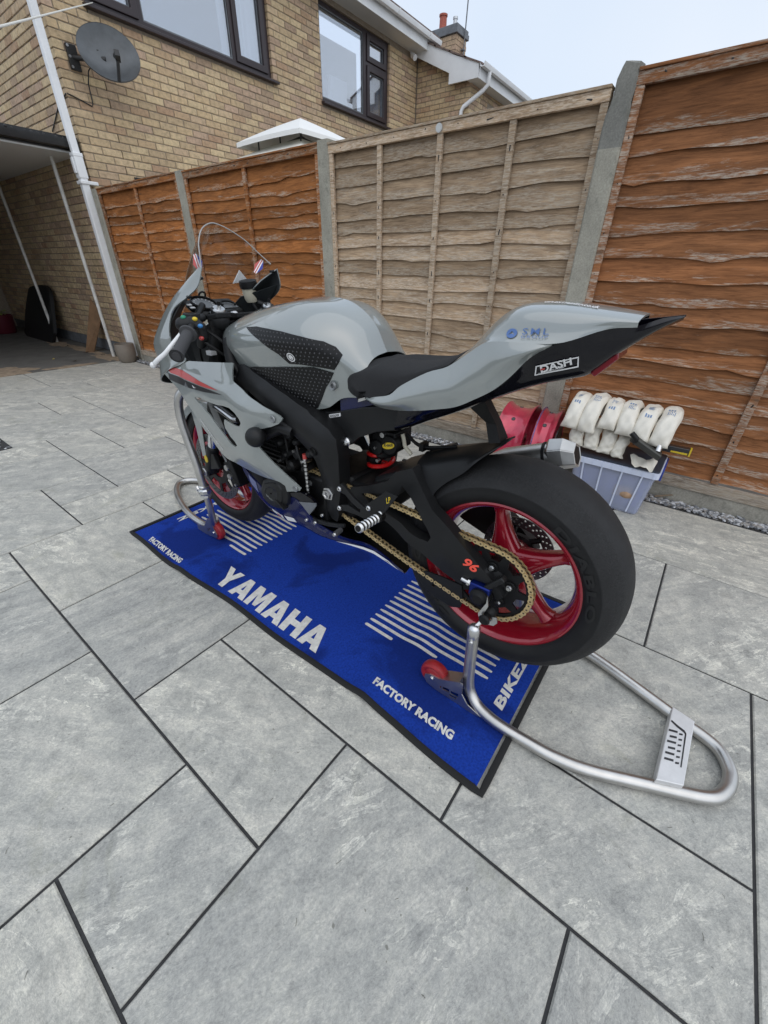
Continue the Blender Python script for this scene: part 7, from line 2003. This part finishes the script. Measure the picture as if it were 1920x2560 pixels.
fsd = thing('paddock_stand', 'stainless front paddock stand curving round the front wheel up under the fairing', 'stand', (0.823, -0.177, 0), group='paddock stands')
for s_ in (-1, 1):
    up_ = [(s_ * .150, 1.255, .735), (s_ * .178, 1.285, .726), (s_ * .195, 1.312, .700), (s_ * .203, 1.325, .66), (s_ * .206, 1.328, .59), (s_ * .204, 1.316, .50), (s_ * .202, 1.300, .41), (s_ * .198, 1.295, .305)]
    MB().tube(smooth_poly(up_, 4, False), .0165, 16).obj('upright', M['steel'], fsd)
    MB().tube([(s_ * .197, 1.294, .315), (s_ * .190, 1.300, .20), (s_ * .180, 1.318, .115), (s_ * .172, 1.325, .085)], .0145, 16).obj('lower_post', M['steel'], fsd)
    MB().lathe([(.017, -.03), (.024, -.026), (.022, -.015), (.026, -.008), (.026, .008), (.022, .015), (.024, .026), (.017, .03)], (s_ * .197, 1.295, .285), (0, -.06, 1), 10).cyl((s_ * .225, 1.30, .285), (s_ * .19, 1.30, .285), .008, 10).cyl((s_ * .21, 1.315, .29), (s_ * .21, 1.325, .30), .012, 8).obj('clamp', M['alloy'], fsd, smooth=20)
    mb = MB()
    bo = [(1.300, .045), (1.302, .028), (1.318, .020), (1.40, .008), (1.47, .010), (1.47, .035), (1.40, .055), (1.355, .115), (1.325, .118), (1.320, .085), (1.314, .066)]
    for xx in (-.021, .018): plate(mb, bo, [[(1.375, .052), (1.365, .052), (1.365, .038), (1.375, .036)], [(1.358, .062), (1.348, .064), (1.348, .050), (1.358, .048)]], lambda u, v, w: (s_ * .168 + xx + w, u, v), .003)
    mb.obj('wheel_bracket', M['steel'], fsd, smooth=0)
    swheel(fsd, (s_ * .168, 1.322, .052), .046, .030)
    MB().lathe([(0, -.026), (.005, -.025), (.0065, -.021), (.0065, .021)], (s_ * .168, 1.325, .046), (1, 0, 0), 14).obj('wheel_axle', M['alloy'], fsd)
lp2 = [(-.164, 1.36, .085), (-.160, 1.40, .040), (-.157, 1.46, .022), (-.156, 1.545, .0205), (-.140, 1.66, .0205), (-.104, 1.79, .0205), (-.070, 1.88, .0205), (-.035, 1.945, .0205), (.0, 1.985, .0205), (.035, 1.995, .0205), (.07, 1.975, .0205), (.10, 1.92, .0205), (.128, 1.82, .0205), (.152, 1.67, .0205), (.160, 1.545, .0205), (.160, 1.46, .022), (.162, 1.40, .040), (.164, 1.36, .085)]
MB().tube(smooth_poly(lp2, 4, False), .0165, 16).obj('floor_loop', M['steel'], fsd)
MB().cyl((-.15, 1.285, .725), (.15, 1.285, .725), .014, 12).cyl((0, 1.27, .72), (0, 1.262, .79), .011, 12).obj('head_bar', M['steel'], fsd)

# ================================================================ things by the fence
def bare_rim(label, c, rz, tilt, w):
    t = thing('wheel_rim', label, 'wheel rim', c, rz, 'spare wheel rims by the fence')
    t.rotation_euler[0] = tilt
    h = w / 2; r0 = .222; well = .186
    pr = [(r0, -h), (r0 - .006, -h - .003), (r0 - .014, -h + .002), (well + .008, -h + .030), (well, -h * .3), (well, h * .3), (well + .008, h - .030), (r0 - .014, h - .002), (r0 - .006, h + .003), (r0, h), (r0 - .004, h - .008), (well + .022, h - .020), (well + .010, h * .35), (well + .010, -h * .35), (well + .022, -h + .020), (r0 - .004, -h + .008)]
    MB().lathe(pr, (0, 0, 0), (0, 1, 0), 72, close=True).obj('barrel', M['redrim'], t)
    mb = MB()
    for k in range(5):
        a = 2 * PI * k / 5 + .5
        mb.tube([(0.03 * math.cos(a), 0, .03 * math.sin(a)), (.19 * math.cos(a), 0, .19 * math.sin(a))], [.034, .018], 10, sy=.8)
    mb.lathe([(.02, -.05), (.045, -.05), (.05, 0), (.045, .05), (.02, .05)], (0, 0, 0), (0, 1, 0), 24)
    mb.obj('spokes', M['redrim'], t)
    mb = MB()
    for a in (.9, 1.45, 2.2): mb.lathe([(0, 0), (.009, 0), (.011, .002), (.012, 0), (.013, -.004)], (well * math.cos(a) * 1.055, .01, well * math.sin(a) * 1.055), (math.cos(a), 0, math.sin(a)), 14)
    mb.obj('valve_recess', M['decal_black'], t)
    return t
bare_rim('wider red wheel rim standing in front of the concrete post', (2.285, .345, .2255), R(4), 0, .165)
b2 = bare_rim('narrower red wheel rim with a scuffed blue edge, next to the plastic box', (2.285, .165, .2255), R(6), 0, .105)
MB().lathe([(.196, -.004), (.2235, -.001), (.2235, .004), (.196, .004)], (0, .046, 0), (0, 1, 0), 64).obj('scuffed_edge', plain('scuffed_rim_edge', (.16, .11, .25), .4, .5, var=.5, vscale=30), b2)
MB().lathe([(.06, -.003), (.14, -.003), (.14, .003), (.06, .003)], (0, -.06, 0), (0, 1, 0), 48).obj('brake_disc', M['discsteel'], b2)
# clear box
M['boxplastic'] = None
def box_plastic():
    m = bpy.data.materials.new('clear_box_plastic'); m.use_nodes = True; nt = m.node_tree; nt.nodes.clear()
    out = nt.nodes.new('ShaderNodeOutputMaterial'); tr = N(nt, 'BsdfTransparent'); tr.inputs[0].default_value = (.86, .89, .97, 1)
    p = nt.nodes.new('ShaderNodeBsdfPrincipled'); p.inputs['Base Color'].default_value = (.74, .78, .92, 1); p.inputs['Roughness'].default_value = .2
    mx = nt.nodes.new('ShaderNodeMixShader'); mx.inputs[0].default_value = .30
    L(nt, tr.outputs[0], mx.inputs[1]); L(nt, p.outputs[0], mx.inputs[2]); L(nt, mx.outputs[0], out.inputs[0]); return m
M['boxplastic'] = box_plastic()
BX = thing('storage_box', 'clear plastic storage box with blue contents and a dark lid, against the reddish fence panel', 'storage box', (2.29, -.235, 0))
def ringb(hx, hy, z, r=.02, n=4):
    out = []
    for (sx, sy, a0) in ((1, 1, 0), (-1, 1, PI / 2), (-1, -1, PI), (1, -1, 1.5 * PI)):
        for k in range(n + 1):
            a = a0 + PI / 2 * k / n; out.append((sx * (hx - r) + r * math.cos(a), sy * (hy - r) + r * math.sin(a), z))
    return out
rows = [ringb(.115, .175, .006), ringb(.118, .178, .012), ringb(.142, .205, .270)]
inner_ = [ringb(.139, .202, .270), ringb(.115, .175, .016), ]
mb = MB().grid(rows + inner_, closed_v=True).add(rows[0], [tuple(range(len(rows[0])))]).add(inner_[-1], [tuple(range(len(inner_[-1])))])
mb.obj('tub', M['boxplastic'], BX, smooth=40)
mb = MB()
for y in (-.145, -.05, .05, .145):
    mb.hexa([(-.119, y * .87 - .004, .012), (-.119, y * .87 + .004, .012), (-.1235, y * .87 + .004, .012), (-.1235, y * .87 - .004, .012)], [(-.141, y - .004, .25), (-.141, y + .004, .25), (-.147, y + .004, .25), (-.147, y - .004, .25)])
mb.grid([ringb(.143, .206, .236), ringb(.152, .215, .238), ringb(.153, .216, .268), ringb(.143, .206, .270)], closed_v=True)
for k in range(9):
    y = -.19 + k * .0475; mb.box(-.156, -.1525, y - .002, y + .002, .240, .268)
mb.obj('rim_ribs', plain('rib_plastic', (.66, .71, .85), .3), BX, smooth=0)
MB().grid([ringb(.147, .210, .271), ringb(.147, .210, .279), ringb(.12, .18, .281)], closed_v=True).add(ringb(.12, .18, .281), [tuple(range(20))]).obj('lid', plain('dark_lid', (.035, .045, .065), .35), BX, smooth=30)
mb = MB()
rgx = random.Random(4)
MB().hexa([(-.10, -.16, .02), (.10, -.16, .02), (.10, .16, .02), (-.10, .16, .02)], [(-.125, -.185, .21), (.125, -.185, .22), (.125, .185, .235), (-.125, .185, .215)]).obj('contents', plain('blue_contents', (.11, .14, .30), .6, var=.75, vscale=9), BX, smooth=0, bevel=.02)
MB().box(-.122, -.06, -.12, -.03, .09, .15).sphere((-.10, -.10, .11), .035, 10, 8, (1, 1.4, .9)).obj('cardboard_scrap', plain('cardboard', (.42, .27, .17), .8, var=.2), BX, smooth=40, bevel=.004)
MB().box(-.03, .16, -.224, -.214, .19, .26).obj('lid_clip', plain('blue_clip', (.02, .05, .30), .35), BX, bevel=.003)
# air pillow packaging draped over the box
AP = thing('air_pillows', 'sheet of cream printed air pillows draped over radiator parts on the box lid', 'packaging', (2.27, -.205, 0))
M['pillow'] = plain('air_pillow_film', (.76, .72, .63), .35, var=.06, vscale=20, bmp=.35, bscale=55)
M['pillowprint'] = plain('pillow_print', (.17, .26, .42), .5)
drape = [np.array(p) for p in ((.140, .42), (.135, .465), (.090, .512), (.015, .530), (-.050, .517), (-.092, .472), (-.112, .425), (-.116, .398))]
def pillow_sheet(y0, y1, seed, fat, lift=0.0, t0=0.0, t1=7.0, sc=1.0):
    rp = random.Random(seed); ph = [rp.uniform(0, 6.28) for _ in range(6)]
    nu, nv = 16, 30; rows = []
    for i in range(nv + 1):
        t = t0 + (t1 - t0) * i / nv
        p = crm(drape, t); q = crm(drape, min(7.0, t + .05)); r_ = crm(drape, max(0.0, t - .05))
        d = q - r_; d = d / (np.linalg.norm(d) + 1e-9); n = np.array([d[1], -d[0]]) * (1 if d[0] < 0 else 1)
        n = np.array([-d[1], d[0]]); n = n if n[1] > 0 or (abs(n[1]) < .3 and n[0] < 0) else -n
        v = i / nv; end = max(0.0, 1 - abs(2 * v - 1) ** 5) ** .5
        row = []
        for j in range(nu + 1):
            u = j / nu
            prof = max(0.0, 1 - abs(2 * u - 1) ** 3.4) ** .5
            wr = .0028 * math.sin(9 * v * 3.1 + ph[0] + 6 * u) * prof + .0016 * math.sin(17 * v + 13 * u + ph[1]) * prof + .0014 * math.sin(31 * v + ph[2] - 9 * u)
            crease = .0035 * (1 - prof) * math.sin(24 * v + ph[3])
            h = fat * prof * end * (1 + .12 * math.sin(4 * v + ph[4])) + wr + lift
            yy = y0 + (y1 - y0) * u + .006 * math.sin(7 * v + ph[5]) + crease * .4
            row.append((p[0] * sc + n[0] * h, yy, p[1] + n[1] * h + crease * .3))
        rows.append(row)
    return rows
edges = [.272, .188, .103, .020, -.064, -.148, -.236]
for k in range(6):
    rows = pillow_sheet(edges[k], edges[k + 1], k + 3, .027 if k else .024, .016 if k in (0, 1) else 0.007, 0.3 if k else .0, 6.6 + .3 * (k % 2) - (.8 if k in (2, 3) else 0))
    V, F = rows_vf(rows); o = Sheet(V, F, (-.3, 0, 1), .002).mb(MB()).obj('pillow', [M['pillow'], M['pillow']], AP, smooth=80)
    bvp = BVHTree.FromPolygons([Vector(p) for p in V], F)
    mb = MB()
    yc = (edges[k] + edges[k + 1]) / 2
    def spot(ya, yb, xa, xb):
        P = []
        for (x_, y_) in ((xa, ya), (xb, ya), (xb, yb), (xa, yb)):
            h = bvp.ray_cast(Vector((x_ * .8 + .012, y_, 1.0)), Vector((0, 0, -1)))
            if h[0] is None: return
            P.append(tuple(h[0] + Vector((-.0006, 0, .0014))))
        mb.add(P, [(0, 1, 2, 3)])
    for q in range(5):
        if k % 2: spot(yc + .014 - q * .007, yc + .011 - q * .007, -.105, -.070 + .006 * (q % 2))
        else: spot(yc + .012, yc - .014 + .004 * (q % 3), -.045 - q * .008, -.0415 - q * .008)
    for q in range(3): spot(yc + .016 - q * .011, yc + .009 - q * .011, -.128 + .07 * (k % 2), -.112 + .07 * (k % 2))
    mb.obj('pillow_print', M['pillowprint'], AP, smooth=0)['kind'] = 'stuff'
for k, (ya, yb) in enumerate(((.225, .150), (.150, .075), (.075, .000), (.0, -.06))):
    rows = [[(x + .012, y, z - .088 - .006 * k) for x, y, z in r] for r in pillow_sheet(ya, yb, k + 20, .030, 0, 3.2, 6.9, .93)]
    V, F = rows_vf(rows); Sheet(V, F, (-.5, 0, .6), .002).mb(MB()).obj('lower_pillow', [M['pillow'], M['pillow']], AP, smooth=80)
ca, cb, cc_, cd = [Vector(p) for p in ((-.085, -.085, .322), (-.080, -.212, .318), (-.152, -.205, .290), (-.158, -.110, .300))]
rows = []
for i in range(11):
    u = i / 10; row = []
    for j in range(11):
        v = j / 10; p = ca.lerp(cb, u).lerp(cd.lerp(cc_, u), v); row.append((p.x + .005 * math.sin(11 * u) * v, p.y, p.z + .007 * math.sin(9 * u + 3 * v) + .004 * math.sin(17 * u - 5 * v)))
    rows.append(row)
V, F = rows_vf(rows); Sheet(V, F, (0, 0, 1), .0015).mb(MB()).obj('loose_film', [M['pillow'], M['pillow']], AP, smooth=80)
RP = thing('radiator', 'dark aluminium radiator core with a pipe stub, poking out under the air pillows', 'radiator', (2.27, -.205, 0))
p0, p1 = Vector((-.150, -.070, .432)), Vector((-.148, -.214, .362)); bx = Vector((.16, .02, .035))
ax_ = (p1 - p0).normalized(); up_v = bx.cross(ax_).normalized(); up_v = up_v if up_v.z > 0 else -up_v
def quad(a_, b_, w, t): return [a_ - w + t, b_ - w + t, b_ + w + t, a_ + w + t]
mb = MB().hexa([p0 + bx * .15 - up_v * .010, p1 + bx * .15 - up_v * .010, p1 + bx - up_v * .010, p0 + bx - up_v * .010], [p0 + bx * .15 + up_v * .010, p1 + bx * .15 + up_v * .010, p1 + bx + up_v * .010, p0 + bx + up_v * .010])
for k in range(16):
    q = p0.lerp(p1, (k + .5) / 16); mb.hexa([q + bx * .16 + up_v * .0102, q + bx * .16 + ax_ * .0018 + up_v * .0102, q + bx * .98 + ax_ * .0018 + up_v * .0102, q + bx * .98 + up_v * .0102], [q + bx * .16 + up_v * .0135, q + bx * .16 + ax_ * .0018 + up_v * .0135, q + bx * .98 + ax_ * .0018 + up_v * .0135, q + bx * .98 + up_v * .0135])
mb.obj('core', plain('radiator_core', (.055, .055, .05), .5, .5), RP, smooth=0)
w_ = bx.normalized() * .016
MB().hexa([p0 - w_ - up_v * .017, p1 - w_ - up_v * .017, p1 + w_ - up_v * .017, p0 + w_ - up_v * .017], [p0 - w_ + up_v * .017, p1 - w_ + up_v * .017, p1 + w_ + up_v * .017, p0 + w_ + up_v * .017]).obj('end_tank', plain('end_tank', (.075, .075, .068), .42, .6), RP, bevel=.007)
MB().tube([p0 + ax_ * .02 - w_, p0 + ax_ * .015 - w_ * 1.6 + up_v * .02, p0 - ax_ * .02 - w_ * 1.5 + up_v * .028], .013, 12).obj('pipe_stub', M['satin'], RP)
MB().tube([p1 - ax_ * .025 + w_ * .5 + up_v * .012, p1 - ax_ * .03 + w_ * 1.6 + up_v * .03, p1 - ax_ * .05 + w_ * 3.2 + up_v * .04], .014, 12).obj('outlet_pipe', M['alloy'], RP)
LV = thing('spirit_level', 'black and yellow spirit level sticking out behind the storage box', 'spirit level', (2.40, -.47, .33))
MB().box(-.02, .02, -.06, .20, -.018, .018).obj('bar', M['decal_black'], LV, bevel=.003)
MB().box(-.021, .021, -.068, -.060, -.019, .019).box(-.0215, -.02, -.055, .02, -.014, -.004).obj('end_cap', M['decal_yellow'], LV, bevel=.001)
o = MB().tube([(0, 0, 0), (.05, -.09, .02), (.11, -.13, .08)], [.006, .005, .003], 6).obj('stick', plain('dry_stick', (.20, .15, .10), .9), None, loc=(2.47, -.46, .012))
tag(o, 'thin dry stick lying on the gravel board behind the box', 'stick')

# ================================================================ corner by the carport
pot = MB().lathe([(0, 0), (.075, 0), (.095, .02), (.118, .10), (.122, .17), (.116, .235), (.110, .235), (.112, .17), (.108, .14), (0, .14)], (0, 0, 0), (0, 0, 1), 40).obj('plant_pot', plain('taupe_pot', (.20, .17, .14), .6, var=.1, vscale=12), None, loc=(2.335, 5.83, 0))
tag(pot, 'empty taupe plant pot at the foot of the white rain pipe', 'plant pot')
o = MB().hexa([(2.262, 7.07, -.007), (2.362, 7.02, -.007), (2.385, 7.06, -.007), (2.285, 7.11, -.007)], [(2.505, 6.93, .72), (2.545, 6.80, .50), (2.565, 6.84, .50), (2.525, 6.97, .72)]).obj('timber_plank', plain('old_plank', (.20, .115, .06), .8, var=.25, vscale=9), None, smooth=0, bevel=.003)
tag(o, 'brown timber plank leaning on the side wall under the carport', 'plank')
shp = [(0, 0), (1.25, 0), (1.30, .18), (1.22, .42), (1.02, .70), (.86, .80), (.30, .84), (.02, .78), (-.06, .55)]
mb = MB(); plate(mb, smooth_poly(shp, 3), [], lambda u, v, w: (2.30 + .29 * v - w, 8.42 + u, -.007 + v), .05, .12)
o = mb.obj('black_sheet', plain('black_liner', (.006, .0065, .008), .6, var=.4, vscale=8, bmp=.5, bscale=12), None, smooth=40)
tag(o, 'black rounded plastic sheet leaning on the wall behind the second carport post', 'sheet')
tubm = thing('planter_tub', 'dark red planter tub with pale green plants, deep under the carport', 'planter', (2.10, 10.35, 0))
MB().lathe([(0, 0), (.17, 0), (.19, .02), (.22, .30), (.21, .31), (.20, .28), (0, .27)], (0, 0, 0), (0, 0, 1), 28).obj('tub', plain('maroon_tub', (.10, .012, .022), .5), tubm)
mb = MB(); rgl = random.Random(8)
for _ in range(70):
    a = rgl.uniform(0, 6.28); r = rgl.uniform(0, .17); z = .31 + rgl.uniform(0, .07); s_ = rgl.uniform(.02, .045); q = rgl.uniform(0, 6.28)
    c = Vector((r * math.cos(a), r * math.sin(a), z)); u = Vector((math.cos(q), math.sin(q), rgl.uniform(-.5, .5))) * s_; w = Vector((-math.sin(q), math.cos(q), rgl.uniform(-.3, .3))) * s_ * .6
    mb.add([c - u, c - w, c + u, c + w], [(0, 1, 2, 3)])
mb.obj('leaves', plain('pale_leaf', (.30, .33, .09), .7), tubm, smooth=0)
o = MB().hexa([(1.70, 10.75, 0), (2.0, 10.75, 0), (2.0, 11.0, 0), (1.70, 11.0, 0)], [(1.74, 10.78, .62), (1.98, 10.78, .60), (1.98, 10.96, .6), (1.74, 10.96, .62)]).obj('white_sack', plain('white_sack', (.55, .56, .58), .7, bmp=.5, bscale=14), None, smooth=30, bevel=.05)
tag(o, 'pale sack standing beside the red planter tub', 'sack')
M['leaf'] = plain('dead_leaf', (.045, .03, .02), .8)
leaf_me = []
for k in range(3):
    rl = random.Random(k); V = []
    for i in range(7):
        t = i / 6; w = .016 * math.sin(PI * min(1, t * 1.05)) + .001
        V += [(-.035 + .07 * t, -w, .004 + .010 * (t - .5) ** 2 + rl.uniform(0, .004)), (-.035 + .07 * t, w, .004 + .014 * abs(t - .5) + rl.uniform(0, .004))]
    leaf_me.append(MB().add(V, [(2 * i, 2 * i + 1, 2 * i + 3, 2 * i + 2) for i in range(6)]).mesh('leaf', M['leaf'], 0))
for k, (x, y, rz, lb) in enumerate(((1.885, 6.425, .4, 'dark curled leaf on the carport floor, nearest the paving'), (2.307, 7.893, 1.2, 'dark leaf against the wall between the two carport posts'), (2.33, 6.636, 2.0, 'dark leaf just behind the nearer carport post'), (2.25, 7.02, .1, 'small dark leaf at the foot of the leaning plank'), (.19, 3.62, .5, 'dark leaf at the corner of the slate gravel bed'))):
    o = tag(put('leaf', leaf_me[k % 3], None, (x, y, -.006), (0, 0, rz)), lb, 'leaf', 'fallen leaves')
    o.scale = (1.15, 1.15, 1.15)
yl = put('leaf', leaf_me[1].copy(), None, (1.761, 6.80, -.006), (0, 0, 1.0)); yl.data.materials[0] = plain('yellow_leaf', (.55, .45, .12), .8)
tag(yl, 'small yellow leaf on the dark carport floor', 'leaf', 'fallen leaves')
# grass clippings and specks on the paving
rgc = random.Random(21); mb = MB()
for _ in range(420):
    x, y = rgc.uniform(-1.2, 2.2), rgc.uniform(-1.6, 2.6)
    if .42 < x < 1.23 and -.34 < y < 1.52: continue
    a = rgc.uniform(0, 2 * PI); l_ = rgc.uniform(.002, .007); w = .0004; b = rgc.uniform(-.8, .8)
    P = []
    for t in (-1, 0, 1):
        px, py = x + math.cos(a) * l_ * t - math.sin(a) * b * l_ * .3 * (1 - t * t), y + math.sin(a) * l_ * t + math.cos(a) * b * l_ * .3 * (1 - t * t)
        P += [(px - math.sin(a) * w, py + math.cos(a) * w, .0008 + .0015 * (1 - abs(t))), (px + math.sin(a) * w, py - math.cos(a) * w, .0008 + .0015 * (1 - abs(t)))]
    mb.add(P, [(0, 1, 3, 2), (2, 3, 5, 4)])
tag(mb.obj('grass_clippings', plain('clippings', (.09, .088, .06), .9), smooth=0), kind='stuff')
